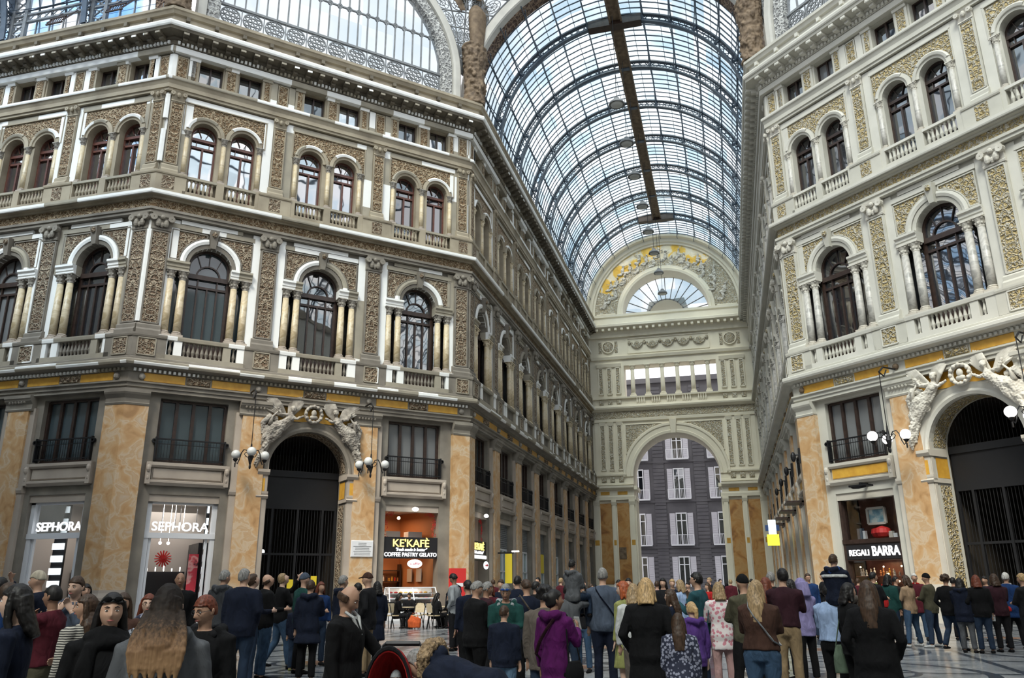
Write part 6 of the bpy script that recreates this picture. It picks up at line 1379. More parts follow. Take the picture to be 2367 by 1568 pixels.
    # top / coat with sleeves
    inf = .024 if fem else .03; j = MB(); torso(j, inf, top[1], .05 if top[1] < .7 else .0)
    for i, s in ((0, -1), (1, 1)):
        a = armp(i, s); e = a[1]; w_ = a[2].lerp(a[1], .10); j.tube([a[0]+Vector((-s*.04, 0, .0)), a[0], a[0].lerp(e, .45), e, e.lerp(w_, .5), w_], [.075, .078, .066, .057, .052, .044], 10)
    if not (hood is None): j.tube([up_((x, y, z)) for x, y, z in ((-.13, .05, 1.49), (-.12, -.09, 1.50), (0, -.14, 1.47), (.12, -.09, 1.50), (.13, .05, 1.49))], [.035, .05, .06, .05, .035], 10)
    jm = 'c_'+top[0]; jo = j.build('coat' if top[1] < .75 else 'jacket', jm, R); remesh(jo, .014 if fine else (.018 if d < 12 else .026))
    dp = jo.modifiers.new('folds', 'DISPLACE'); dp.texture = FOLDS; dp.strength = .022; dp.texture_coords = 'LOCAL'; dp.mid_level = .5
    if collar: c = MB(); c.tube([up_((.085*math.sin(t), .07*math.cos(t), 1.485+.02*math.cos(t))) for t in [2*PI*q/10+.3 for q in range(10)]], .028, 7); c.build('collar', 'c_'+collar, R, None, True)
    if hood: c = MB(); c.tube([up_((x, y, z)) for x, y, z in ((-.10, .07, 1.46), (-.12, -.07, 1.50), (0, -.13, 1.46), (.12, -.07, 1.50), (.10, .07, 1.46))], [.03, .05, .065, .05, .03], 10); c.build('hood', 'c_'+hood, R, None, True)
    # hair and hats
    hs, hcx = hair; h = MB()
    def hp(x, y, z): return HR @ Vector((x, y, z))
    def cap(y0, zf, sx=1.1, sz=1.1, back=-.06):
        vs = []; n = 16; m = 10
        for i in range(m+1):
            v = PI/2-(PI*.62)*i/m
            for q in range(n):
                u = 2*PI*q/n; x, y, z = math.cos(v)*math.sin(u), math.cos(v)*math.cos(u), math.sin(v)
                X, Y, Z = x*.077*sx, y*.098*sx-.004, z*.118*sz+.006
                if y > y0 and Z < zf: Z = zf+(zf-Z)*.05; Y = min(Y, .094)
                vs.append(hp(X, Y, max(Z, back)))
        h.add(vs, [(i*n+q, i*n+(q+1) % n, (i+1)*n+(q+1) % n, (i+1)*n+q) for i in range(m) for q in range(n)]+[tuple(m*n+q for q in range(n))])
    def curtain(zl, yb=-.07, w_=.09, th=.035, sides=True):
        lo = up_((0, -.15, zl)) if zl < 1.45 else up_((0, -.10, zl))
        h.tube([hp(0, -.045, .05), hp(0, -.075, -.05), up_((0, -.11, 1.47)), lo], [(w_*.85, .06), (w_*1.05, .055), (w_*1.1, th+.01), (w_*.8, th*.6)], 14, (1, 0, 0))
        if sides:
            for s in (-1, 1): h.tube([hp(s*.06, .01, .07), hp(s*.082, .0, -.02), hp(s*.088, -.01, -.11), up_((s*.11, -.01 if zl < 1.4 else -.02, max(zl, 1.36)))], [.026, .028, .03, .018], 8)
    if hs != 'bald':
        if hs in ('short', 'cap', 'bald_fringe', 'beanie', 'hood'):
            if hs == 'short': cap(.15, .055, 1.09, 1.1, -.062)
            if hs == 'bald_fringe':
                h.tube([hp(.083*math.sin(t), .098*math.cos(t)-.005, .0) for t in [PI*.42+PI*1.16*q/10 for q in range(11)]], [(.010, .036)]*11, 8, (1, 0, 0))
            if hs == 'cap': cap(.2, .045, 1.14, 1.13, .02); h.tube([hp(0, .07, .055), hp(0, .13, .05), hp(0, .175, .04)], [(.07, .014), (.068, .01), (.045, .008)], 10, (1, 0, 0))
            if hs == 'beanie': cap(.2, .04, 1.13, 1.16, .01)
            if hs == 'hood': cap(.35, .065, 1.32, 1.22, -.10); h.tube([hp(0, -.05, .05), hp(0, -.09, -.08), up_((0, -.09, 1.46))], [.11, .11, .12], 12)
        else:
            cap(.25, .06, 1.13, 1.12, -.06)
            if hs == 'bob': curtain(1.50, sides=True); h.ball(hp(0, -.05, -.04), (.098, .075, .09))
            elif hs == 'long': curtain(1.27, w_=.09)
            elif hs == 'mid': curtain(1.42, w_=.092)
            elif hs == 'verylong':
                h.tube([hp(0, -.045, .05), hp(0, -.08, -.05), up_((0, -.15, 1.52)), up_((0, -.20, 1.44)), up_((.01, -.20, 1.38)), up_((.0, -.19, 1.33))], [(.082, .06), (.10, .06), (.112, .055), (.10, .045), (.07, .035), (.03, .015)], 14, (1, 0, 0))
                for q_ in range(13): xx = -.12+q_*.02; h.tube([hp(xx*.8, -.09, -.02), up_((xx*1.1, -.18, 1.50)), up_((xx*1.15, -.225, 1.42)), up_((xx*1.05, -.23, 1.34)), up_((xx*.95+.02*(q_ % 2), -.215, 1.27-.04*(q_ % 3)))], [.014, .017, .016, .012, .003], 6)
            elif hs == 'bun': h.ball(hp(0, -.115, .05), (.05, .045, .05)); h.ball(hp(0, -.06, -.02), (.075, .05, .06))
            elif hs == 'ponytail': h.tube([hp(0, -.09, .05), hp(0, -.15, .02), hp(0, -.15, -.12), hp(0, -.13, -.2)], [.03, .035, .032, .012], 8)
            elif hs == 'curly':
                for q in range(26): a, b_ = rs.uniform(0, 2*PI), rs.uniform(-.3, 1.3); yy = -.02+.1*math.cos(a)*math.cos(b_); h.ball(hp(.092*math.sin(a)*math.cos(b_), min(yy, .06), .03+.10*math.sin(b_)), .036, 6, 5)
        nm = {'cap': 'cap', 'beanie': 'hat', 'hood': 'hood_up'}.get(hs, 'hair')
        ho = h.build(nm, ('c_' if hs in ('cap', 'beanie', 'hood') else 'hair_')+hcx, R); remesh(ho, .006 if d < 8 else .013, 2)
        if nm == 'hair': dp = ho.modifiers.new('locks', 'DISPLACE'); dp.texture = LOCKS; dp.strength = .007 if d < 10 else .014; dp.mid_level = .5
    # face details when it is turned to the viewer
    vis = abs(((face+look[0]) % 360)-180) < 115
    if vis and d < 17:
        for s in (-1, 1):
            e = MB(); e.ball((0, 0, 0), (.0125, .010, .0055), 10, 8); eo = put('eye', e.mesh('eye', 'eye', True), R, HR @ Matrix.Translation((s*.031, .0775, .010)))
            e = MB(); e.ball((0, .0078, .0003), (.0062, .003, .0050), 8, 6); put('iris', e.mesh('iris', 'iris', True), eo)
            e = MB(); e.tube([(s*.016, .090, .030), (s*.032, .089, .036), (s*.048, .078, .031)], [.003, .004, .002], 5); put('eyebrow', e.mesh('eyebrow', 'hair_'+('brown' if hcx in ('ombre', 'blond') or hs in ('cap', 'beanie', 'hood', 'bald') else hcx), True), R, HR)
        e = MB(); e.tube([(-.023, .083, -.056), (-.010, .094, -.0535), (0, .0955, -.055), (.010, .094, -.0535), (.023, .083, -.056)], [.002, .0055, .006, .0055, .002], 6); put('lips', e.mesh('lips', 'lips', True), R, HR)
    for x in extra:
        x(R, up_, HR, armp)
    return R
LOCKS = bpy.data.textures.new('locks', 'CLOUDS'); LOCKS.noise_scale = .028; LOCKS.noise_depth = 1
FOLDS = bpy.data.textures.new('folds', 'CLOUDS'); FOLDS.noise_scale = .16; FOLDS.noise_depth = 2
# ---- things worn or held
def glasses(mat='iris'):
    def f(R, up, HR, armp):
        b = MB()
        for s in (-1, 1):
            b.tube([(s*.034+.024*math.cos(t), .092, .010+.018*math.sin(t)) for t in [2*PI*q/12 for q in range(13)]], .0022, 4); b.tube([(s*.058, .088, .014), (s*.078, .02, .012), (s*.08, -.01, .0)], .002, 4)
        b.tube([(-.010, .096, .014), (.010, .096, .014)], .002, 4); put('glasses', b.mesh('glasses', mat), R, HR)
    return f
def sunglasses_up(mat='black'):
    def f(R, up, HR, armp):
        b = MB()
        for s in (-1, 1): b.ball((s*.033, .088, .085), (.027, .01, .018), 10, 6); b.tube([(s*.058, .085, .085), (s*.085, .0, .05)], .004, 5)
        b.tube([(-.01, .095, .085), (.01, .095, .085)], .004, 5); put('sunglasses', b.mesh('sunglasses', 'c_'+mat if 'c_'+mat in M else mat), R, HR)
    return f
def strap(mat, s=1, both=False):
    def f(R, up, HR, armp):
        b = MB(); b.tube([up((s*x, y, z)) for x, y, z in ((.12, .0, 1.515), (.10, -.13, 1.45), (.03, -.175, 1.34), (-.08, -.178, 1.20), (-.17, -.14, 1.06), (-.23, .0, 1.0), (-.15, .15, 1.07), (-.02, .19, 1.22), (.08, .165, 1.38), (.12, .04, 1.50))], [(.02, .006)]*10, 6, (0, 0, 1)); b.build('strap', mat, R)
    return f
def scarf(mat, big=False):
    def f(R, up, HR, armp):
        b = MB(); r = .055 if big else .04
        for q, (zz, rr) in enumerate(((1.47, .10), (1.50, .085), (1.44, .12))): b.tube([up((rr*1.1*math.sin(t), rr*math.cos(t)-.01, zz+.02*math.sin(2*t+q))) for t in [2*PI*k/14 for k in range(15)]], r*(.9 if q else 1), 8)
        if big:
            for s in (-1, 1): b.tube([up((s*.10, .11, 1.45)), up((s*.13, .15, 1.3)), up((s*.15, .16, 1.1)), up((s*.16, .17, .92))], [(.045, .03), (.06, .025), (.065, .02), (.07, .02)], 8, (1, 0, 0))
        o = b.build('scarf', mat, R); remesh(o, .012)
    return f
def stole(mat, dark=None, s=-1):
    def f(R, up, HR, armp):
        b = MB(); b.tube([up((s*.16, -.02, 1.52)), up((s*.19, .11, 1.40)), up((s*.17, .17, 1.22)), up((s*.14, .19, .98)), up((s*.12, .2, .75))], [(.05, .03), (.055, .03), (.06, .03), (.065, .03), (.07, .02)], 10, (1, 0, 0)); remesh(b.build('stole', mat, R), .014)
    return f
def tshirt_v(mat='c_white'):
    def f(R, up, HR, armp):
        b = MB(); vs = [up(v) for v in ((-.055, .085, 1.50), (.055, .085, 1.50), (.0, .150, 1.30), (-.075, .07, 1.53), (.075, .07, 1.53))]; b.add(vs, [(0, 1, 2)])
        for s in (-1, 1): b.tube([up((s*.085, .03, 1.54)), up((s*.062, .10, 1.49)), up((s*.01, .155, 1.34))], [.014, .016, .010], 6)
        b.build('shirt_collar', mat, R)
    return f
def world_thing(name, mesh, mw, label, cat): o = put(name, mesh, None, mw); return tag(o, label, cat)
def held_phone(i, label, mat='c_white', name='phone', cat='phone'):
    def f(R, up, HR, armp):
        a = armp(i, (-1, 1)[i]); p = a[2]+(a[2]-a[1]).normalized()*.10; b = MB(); b.box(-.038, .038, -.006, .006, -.075, .075); m = R.matrix_world @ Matrix.Translation(p) @ Matrix.Rotation(.3, 4, 'X')
        world_thing(name, b.mesh(name, mat), m, label, cat)
    return f
def bag(mat, label, s=1, z=.86, size=(.15, .06, .13), y=.02, name='handbag', x=.27, strp=True):
    def f(R, up, HR, armp):
        m = R.matrix_world; o = root(name, m, label, 'bag'); b = MB(); sx, sy, sz = size
        b.tube([(s*x, y-.0, z-sz), (s*x, y, z-sz*.5), (s*x, y, z), (s*x, y, z+sz*.6)], [(sy, sx*.95), (sy*1.1, sx), (sy, sx*.95), (sy*.5, sx*.7)], 12, (1, 0, 0)); remesh(b.build('bag_body', mat, o), .015)
        if strp: b = MB(); b.tube([(s*x, y-sx*.7, z+sz*.5), (s*.19, y-.04, 1.40), (s*.17, y, 1.49), (s*.19, y+.06, 1.40), (s*x, y+sx*.7, z+sz*.5)], .009, 5); b.build('bag_strap', mat, o)
    return f
def lanyard(mat):
    def f(R, up, HR, armp):
        b = MB()
        for s in (-1, 1): b.tube([up((s*.09, .03, 1.50)), up((s*.07, .145, 1.38)), up((0, .165, 1.2))], .008, 5)
        b.build('lanyard', mat, R)
    return f
P = person
# --- front left
P(48, 1356, 5.9, 285, None, 'woman with long straight black hair in profile, dark blue coat, far left foreground', 'd', ('mid', 'black'), ('navy', .72), None, ('black', 'stand'), ('down', 'hold'), .98, 1, (8, 4), 0, fine=1, extra=(bag('c_grey', 'soft grey bag held by the woman at the far left edge', 1, 1.05, (.16, .08, .2), .16, strp=False),))
P(128, 1356, 9.2, 300, None, 'man in maroon jacket with his hand at his mouth, behind the black-haired woman', 'c', ('short', 'black'), ('maroon', .86), None, ('olive', 'stand'), ('chin', 'chin'), 1.05, 0, (5, 0), fine=1)
P(181, 1335, 9.8, 205, None, 'man in blue-grey jacket with brown hair, fist at his mouth', 'd', ('short', 'brown'), ('bluegrey', .86), None, ('jeansd', 'stand'), ('chin', 'chin'), 1.1, 0, (10, -4), hood='darkgrey', fine=1)
P(93, 1323, 12.5, 285, None, 'person in a pale knitted hat and navy jacket with a raised hand', 'a', ('beanie', 'cream'), ('navy', .86), None, ('jeansd', 'stand'), ('chin', 'up'), 1.1)
P(206, 1378, 7.7, 320, None, 'woman with long dark hair in a black and white striped jacket', 'b', ('long', 'brown'), ('stripe', .80), None, ('black', 'stand'), ('down', 'hold'), .98, 1, (-50, 0), fine=1)
P(262, 1376, 5.4, 176, None, 'woman facing the camera, black coat and printed scarf, sunglasses on her hair', 'a', ('bob', 'black'), ('black', .62), None, ('black', 'stand'), ('down', 'down'), 1.06, 1, (2, 2), fine=1, extra=(sunglasses_up(), scarf('c_scarf', False), stole('c_scarf'), scarf('c_black', True)))
P(288, 1373, 9.0, 190, None, 'woman with long brown hair half hidden behind the smiling woman in black', 'b', ('long', 'brown'), ('brown', .8), None, ('jeansd', 'stand'), ('down', 'down'), .98, 1)
P(345, 1376, 9.3, 170, None, 'woman in bright green jacket and glasses, hand at her chin', 'd', ('bob', 'auburn'), ('green', .82), None, ('jeansd', 'stand'), ('down', 'chin'), 1.1, 1, (12, 0), fine=1, extra=(glasses(), scarf('c_stars')))
P(392, 1357, 4.5, 8, None, 'woman seen from behind with long ombre hair and a grey hooded coat', 'd', ('verylong', 'ombre'), ('grey', .6), None, ('black', 'stand'), ('down', 'down'), 1.12, 1, (0, 0), hood='grey', fine=1, extra=(strap('c_palegrey'),))
def leaflet(R, up, HR, armp):
    b = MB(); b.box(-.07, .07, -.002, .002, -.11, .11); m = R.matrix_world @ Matrix.Translation(armp(1, 1)[2]+Vector((-.04, .1, .06))) @ Matrix.Rotation(-.5, 4, 'X') @ Matrix.Rotation(.25, 4, 'Y')
    o = root('leaflet', m, 'white leaflet with green picture held by the young man with glasses', 'leaflet'); put('sheet', b.mesh('sheet', 'c_white'), o)
    for s in (-1, 1): b = MB(); b.box(-.05, .05, s*.0035-.001, s*.0035+.001, -.075, .05); put('printed_picture', b.mesh('printed_picture', 'c_dgreen'), o)
P(480, 1380, 6.1, 205, None, 'young man with red-brown hair and glasses in a black hooded jacket', 'b', ('short', 'auburn'), ('black', .84), None, ('jeansd', 'stand'), ('down', 'hold'), 1.0, 0, (25, -12), hood='coal', fine=1, extra=(glasses('c_darkgrey'), leaflet, strap('c_darkgrey')))
P(418, 1325, 14.5, 178, None, 'bald man facing the camera in front of the perfume shop', 'c', ('bald', 'black'), ('black', .86), None, ('jeansd', 'stand'), ('down', 'down'), 1.1)
P(520, 1320, 14.5, 40, None, 'grey-haired man in a grey hooded jacket, left of the navy coats', 'a', ('short', 'grey'), ('darkgrey', .84), None, ('jeansd', 'stand'), ('pocket', 'pocket'), 1.1, 0, (10, 0), hood='grey')
P(566, 1317, 13.2, 20, None, 'broad grey-haired man from behind in a navy coat and dark jeans', 'a', ('short', 'grey'), ('navy', .80), None, ('jeansd', 'stand'), ('down', 'pocket'), 1.25, 0, (25, 8))
P(586, 1328, 14.4, 60, None, 'person with a blue lanyard looking up beside the broad man in navy', 'd', ('short', 'brown'), ('navy', .86), None, ('jeansd', 'stand'), ('down', 'fwd'), 1., 0, (0, 25), extra=(lanyard('c_lightblue'),))
P(619, 1328, 15.2, 75, None, 'balding man in a black jacket and blue jeans looking up to the right', 'a', ('bald_fringe', 'brown'), ('black', .84), None, ('jeans', 'stand'), ('down', 'fwd'), 1.15, 0, (0, 28))
P(655, 1326, 17.0, 70, None, 'person in black looking up, one white sleeve raised', 'd', ('short', 'fair'), ('black', .84), None, ('jeans', 'walk'), ('up', 'phone'), 1.0, 1, (0, 40), extra=(bag('c_darkgrey', 'dark shoulder bag of the person with a raised sleeve', -1, .95),))
P(704, 1327, 16.0, 60, None, 'older man in a grey flat cap and green jacket', 'a', ('beanie', 'bluegrey'), ('dgreen', .85), None, ('black', 'stand'), ('down', 'pocket'), 1.05)
P(719, 1343, 14.6, 15, None, 'person from behind in a long navy hooded jacket and black trousers', 'a', ('short', 'brown'), ('navy', .66), None, ('black', 'stand'), ('down', 'hold'), 1.12, 1, hood='navy', shoes='white')
P(690, 1392, 16.6, 10, None, 'child in dark clothes with bright green shoes beside the navy hooded jacket', 'a', ('short', 'brown'), ('navy', .8), None, ('jeansd', 'stand'), ('down', 'down'), 1.1, shoes='lime')
P(742, 1347, 17.5, 150, None, 'red-haired person in a blue shirt behind the navy hooded jacket', 'b', ('bob', 'auburn'), ('blue', .86), None, ('jeansd', 'stand'), ('down', 'hold'), 1., 1)
P(793, 1332, 15.8, 60, None, 'dark-haired man in a blue-grey hooded jacket behind the bald man', 'a', ('short', 'grey'), ('navy', .84), None, ('jeansd', 'stand'), ('down', 'pocket'), 1.1, hood='darkgrey')
P(829, 1349, 17.5, 300, None, 'small dark-haired person in grey left of the man with the cap', 'a', ('short', 'black'), ('grey', .84), None, ('jeansd', 'stand'), ('down', 'down'), 1.)
P(852, 1326, 15.3, 290, None, 'man in a brown peaked cap, black coat and khaki trousers', 'a', ('cap', 'brown'), ('coal', .78), None, ('khaki', 'stand'), ('pocket', 'pocket'), 1.15, 0, (0, -5))
P(873, 1346, 17.5, 330, None, 'person in a long navy coat behind the man with khaki trousers', 'b', ('bob', 'black'), ('navy', .5), None, ('black', 'walk'), ('down', 'down'), 1.0, 1)
P(803, 1356, 6.7, 115, None, 'bald man in a black coat and white shirt collar looking down', 'b', ('bald_fringe', 'brown'), ('black', .62), None, ('black', 'stand'), ('reach', 'down'), 1.15, 0, (-12, -28), fine=1, extra=(tshirt_v(),))
# --- pushchair and the man bending over it
def stroller():
    p = pix(914, 1500, 6.3); p.z = 0; mw = Matrix.Translation(p) @ Matrix.Rotation(.2, 4, 'Z') @ Matrix.Diagonal((.64, .85, 1.08, 1)); o = root('pushchair', mw, 'red and black pushchair beside the bald man in the black coat', 'pushchair')
    b = MB(); n = 14; m = 6; vs = []
    for k in range(m+1):
        y = -.28+.50*k/m; sc_ = 1 if k < 3 else 1-.09*(k-2)**1.6
        vs += [(.26*sc_*math.cos(PI*i/n), y, .62+(.38*sc_)*math.sin(PI*i/n)**.8) for i in range(n+1)]
    b.add(vs, [(k*(n+1)+i, k*(n+1)+i+1, (k+1)*(n+1)+i+1, (k+1)*(n+1)+i) for k in range(m) for i in range(n)]+[tuple(m*(n+1)+i for i in range(n+1))]); c = b.build('canopy', 'c_red', o, None, True); sd = c.modifiers.new('thick', 'SOLIDIFY'); sd.thickness = .02
    b = MB(); b.tube([(.265*math.cos(PI*i/n), -.28, .62+.385*math.sin(PI*i/n)**.8) for i in range(n+1)], .016, 6); b.build('canopy_rim', 'c_coal', o)
    b = MB(); b.tube([(0, -.1, .35), (0, .02, .5), (0, .12, .78)], [(.2, .1), (.22, .06), (.2, .05)], 12, (1, 0, 0)); b.tube([(0, -.35, .36), (0, -.05, .34)], [(.19, .05), (.2, .06)], 10, (1, 0, 0)); remesh(b.build('seat', 'c_coal', o), .02)
    f = MB()
    for s in (-1, 1): f.tube([(s*.25, -.42, .10), (s*.25, .05, .62), (s*.24, .30, .98), (s*.2, .34, 1.0)], .014, 6); f.tube([(s*.25, .36, .10), (s*.25, .0, .55), (s*.24, -.25, .6)], .014, 6)
    f.tube([(-.2, .34, 1.0), (.2, .34, 1.0)], .02, 6); f.build('chassis', 'iron', o)
    for s in (-1, 1):
        for y in (-.42, .36): wv = MB(); wv.tube([(s*.25+.085*0-.02, y+.085*math.cos(t), .1+.085*math.sin(t)) for t in [2*PI*k/14 for k in range(15)]], .016, 6); wv.tube([(s*.25-.035, y, .1), (s*.25, y, .1)], .03, 8); wv.build('wheel', 'c_coal', o)
    q = MB(); q.tube([(0, .28, .62), (0, .36, .72)], [(.17, .08), (.16, .07)], 10, (1, 0, 0)); remesh(q.build('hanging_pouch', 'c_grey', o), .02)
stroller()
q = pix(916, 1553, 6.2)
P(916, 1553, 6.2, 190, .85, 'small child in a pale hat sitting in the red pushchair', 'd', ('beanie', 'palegrey'), ('grey', .84), None, ('coal', 'sit'), ('hold', 'hold'), 1.3, z0=q.z-.85*(1-.47/1.76))
def fur(R, up, HR, armp):
    b = MB(); b.tube([up((x, y, z)) for x, y, z in ((-.15, .06, 1.50), (-.17, -.08, 1.53), (-.08, -.17, 1.55), (.08, -.17, 1.55), (.17, -.08, 1.53), (.15, .06, 1.50))], [.045, .06, .065, .065, .06, .045], 9); o = b.build('fur_trim', 'fur', R); remesh(o, .012, 0); d = o.modifiers.new('tufts', 'DISPLACE'); t = bpy.data.textures.new('tufts', 'CLOUDS'); t.noise_scale = .02; d.texture = t; d.strength = .05
P(1135, 1500, 6.0, 295, 1.50, 'grey-haired man in a navy fur-hooded parka bending over the pushchair', 'a', ('short', 'grey'), ('navy', .76), None, ('jeansd', 'stand'), ('fwd', 'fwd'), 1.12, 0, (-5, 10), 1.3, fine=1, hood='navy', extra=(fur,))
# --- middle
P(1050, 1327, 20.6, 290, None, 'tall dark-haired man in a white cardigan with a dark strap, beside the red totem', 'c', ('short', 'black'), ('palegrey', .82), None, ('coal', 'stand'), ('pocket', 'pocket'), .98, 0, (0, -30), extra=(strap('c_navy'),))
P(1100, 1345, 11.6, 60, None, 'heavy man in black seen from behind, nearest in the middle group', 'b', ('short', 'grey'), ('black', .80), None, ('black', 'stand'), ('hold', 'hold'), 1.3, 0, (20, -25))
P(1082, 1343, 14.2, 320, None, 'dark-haired man behind the heavy man in black, left', 'b', ('short', 'black'), ('navy', .84), None, ('black', 'stand'), ('down', 'down'), 1.1)
P(1124, 1347, 12.9, 80, None, 'grey-haired man in brown behind the heavy man in black, right', 'c', ('short', 'grey'), ('plum', .84), None, ('coal', 'stand'), ('phone', 'phone'), 1.1, 0, (0, -15), extra=(held_phone(1, 'glowing red phone held in the middle group', 'red'),))
P(1132, 1350, 15.5, 170, None, 'woman with dark red hair between the grey-haired man and the blue sunglasses', 'b', ('bob', 'auburn'), ('maroon', .84), None, ('coal', 'stand'), ('down', 'down'), 1., 1)
P(1158, 1341, 17.8, 190, None, 'man with a receding hairline in navy far behind the blue sunglasses', 'a', ('short', 'brown'), ('navy', .84), None, ('jeansd', 'stand'), ('down', 'down'), 1.1)
P(1170, 1351, 11.2, 185, None, 'man with blue mirrored sunglasses on his forehead, green jacket, looking down', 'c', ('short', 'grey'), ('dgreen', .80), None, ('coal', 'stand'), ('hold', 'hold'), 1.15, 0, (0, -20), .12, hood='palegrey', extra=(sunglasses_up('bluebright'),))
P(1165, 1402, 10.2, 20, None, 'child with dark hair in a navy jacket and pale blue jeans, from behind', 'a', ('short', 'brown'), ('navy', .80), None, ('jeansl', 'stand'), ('down', 'down'), 1.15, 0, (10, 0))
P(1196, 1333, 16.5, 20, None, 'tall dark-haired man from behind over the blue sunglasses', 'a', ('short', 'black'), ('navy', .84), None, ('coal', 'stand'), ('down', 'down'), 1.1)
P(1217, 1341, 12.4, 345, None, 'dark-haired man in a navy jacket with a thin cross strap and striped track pants', 'b', ('short', 'brown'), ('navy', .82), None, ('black', 'stand'), ('down', 'hold'), 1.18, 0, (-20, -20), extra=(strap('c_greybrown', -1), lambda R, up, HR, a: MB().tube([(-.17, 0, .85), (-.185, .02, .5), (-.175, -.01, .1)], [(.01, .025)]*3, 6, (1, 0, 0)).build('white_stripe', 'c_palegrey', R)))
P(1238, 1346, 15.8, 60, None, 'dark-haired man in profile right of the navy jacket with the cross strap', 'b', ('short', 'black'), ('coal', .84), None, ('coal', 'stand'), ('down', 'down'), 1.1)
P(1258, 1357, 8.9, 20, None, 'person with thick black curly hair and a grey jacket, left of the purple coat', 'b', ('curly', 'black'), ('greybrown', .78), None, ('jeansd', 'stand'), ('down', 'pocket'), 1.1, 0, (0, 0), extra=(held_phone(0, 'lit phone hanging from the hand of the curly-haired person'),))
P(1280, 1366, 8.2, 40, None, 'woman in a magenta and purple coat with black hair tied back', 'c', ('bun', 'black'), ('purple', .55), None, ('black', 'stand'), ('down', 'phone'), 1.02, 1, (25, 5), hood='purple', fine=1, extra=(held_phone(1, 'white phone held up by the woman in the purple coat'), strap('c_plum', 1), bag('c_black', 'black handbag hanging at the hip of the woman in purple', 1, .92)))
P(1312, 1352, 12.8, 30, None, 'man in a grey jumper behind the purple coat, dark hair, carrying the child', 'b', ('short', 'black'), ('grey', .82), None, ('jeansd', 'stand'), ('up', 'up'), 1.15)
q = pix(1322, 1296, 12.75)
P(1322, 1296, 12.75, 40, 1.14, 'dark-haired child in a grey hooded top on the shoulders of a man', 'a', ('short', 'black'), ('grey', .84), None, ('jeansd', 'sit'), ('hold', 'hold'), 1.1, z0=q.z-1.14*(1-.47/1.76*1.0)-.0, hood='grey')
P(1345, 1352, 15.5, 200, None, 'woman with dark hair looking left, behind the man in the grey jumper with a strap', 'b', ('bob', 'black'), ('coal', .84), None, ('jeans', 'stand'), ('down', 'down'), 1., 1, extra=(bag('c_red', 'round red bag left of the man in the grey-blue jumper', -1, .9, (.17, .07, .14)),))
P(1392, 1315, 13.0, 5, None, 'man with close-cropped grey hair from behind, grey-blue jumper, dark cross strap', 'a', ('short', 'grey'), ('bluegrey', .84), None, ('navy', 'stand'), ('down', 'down'), 1.15, 0, (0, 0), extra=(strap('c_navy', -1),))
P(1441, 1346, 11.5, 300, None, 'red-haired woman in a yellow-green coat with bare legs', 'd', ('bob', 'red'), ('lime', .52), None, (None, 'stand'), ('down', 'down'), 1.05, 1, (-10, 0), shoes='coal', bare=True)
P(1452, 1338, 18.5, 175, None, 'dark-haired man behind the red-haired woman in yellow-green', 'a', ('short', 'black'), ('darkgrey', .84), None, ('jeansd', 'stand'), ('down', 'down'), 1.1)
P(1430, 1342, 21, 180, None, 'woman with a topknot far behind the red-haired woman', 'b', ('bun', 'black'), ('coal', .84), None, ('jeansd', 'stand'), ('down', 'down'), 1., 1)
P(1463, 1352, 10.8, 10, None, 'person in a white and red top half hidden left of the long black coat', 'a', ('bob', 'fair'), ('white', .84), None, ('greybrown', 'stand'), ('down', 'hold'), 1., 1, extra=(bag('c_red', 'small red bag at the left edge of the long black coat', 1, 1.1, (.1, .05, .1)),))
P(1492, 1339, 8.7, 5, None, 'woman with a blond bob from behind in a long black coat', 'a', ('bob', 'blond'), ('black', .40), None, ('black', 'stand'), ('pocket', 'pocket'), 1.22, 1, fine=1)
P(1550, 1364, 11.5, 300, None, 'woman with glasses and tied dark hair in profile facing left', 'd', ('long', 'brown'), ('navy', .84), None, ('jeansd', 'stand'), ('down', 'down'), 1.1, 1, (0, 5), extra=(glasses(),))
P(1566, 1420, 8.6, 0, None, 'little girl with long brown hair in a speckled navy dress, from behind', 'a', ('long', 'brown'), ('stars', .45), None, ('coal', 'stand'), ('down', 'down'), 1.15, 1, fine=1)
P(1598, 1394, 10.2, 330, None, 'girl with a blond ponytail in a violet jacket', 'd', ('ponytail', 'blond'), ('violet', .80), None, ('coal', 'stand'), ('down', 'down'), 1.08, 1, hood='violet', extra=(sunglasses_up('maroon'),))
P(1610, 1325, 12.8, 290, None, 'man in a dark teal jacket holding a phone to his mouth', 'a', ('short', 'black'), ('teal', .84), None, ('jeansd', 'stand'), ('phone', 'chin'), 1.1, 0, (0, 5), extra=(glasses('c_black'),))
for i, (x, y, d, hr, t) in enumerate(((1532, 1338, 20, 'black', 'coal'), (1553, 1340, 22, 'blond', 'navy'), (1572, 1342, 18, 'fair', 'lightblue'), (1518, 1344, 24, 'brown', 'pink'), (1478, 1348, 27, 'brown', 'navy'), (1590, 1347, 26, 'black', 'grey'), (1424, 1350, 30, 'grey', 'coal'), (1365, 1351, 28, 'brown', 'navy'), (1636, 1349, 25, 'brown', 'red'))):
    P(x, y, d, (190, 170, 300, 20, 150, 200, 0, 90, 240)[i], None, '%s-haired person in a %s top among the distant group, %s nearest' % (dict(fair='light brown').get(hr, hr), dict(coal='black', lightblue='pale blue').get(t, t), ORD[i]), 'a', (('bob', 'short')[i % 2], hr), (t, .84), None, ('jeansd', 'stand'), ('down', 'down'), 1.05, i % 2, group='distant standing people')
P(1660, 1348, 12.6, 350, None, 'woman with short fair hair in a pink and white printed top', 'd', ('bob', 'fair'), ('flower', .70), None, ('pink', 'stand'), ('hold', 'hold'), 1.05, 1, extra=(bag('c_teal', 'teal handbag of the woman in the pink print', 0, .86, (.15, .07, .12), .0, x=.0, strp=False) if False else bag('c_teal', 'teal handbag of the woman in the pink print', -1, .86, (.16, .07, .13)),))
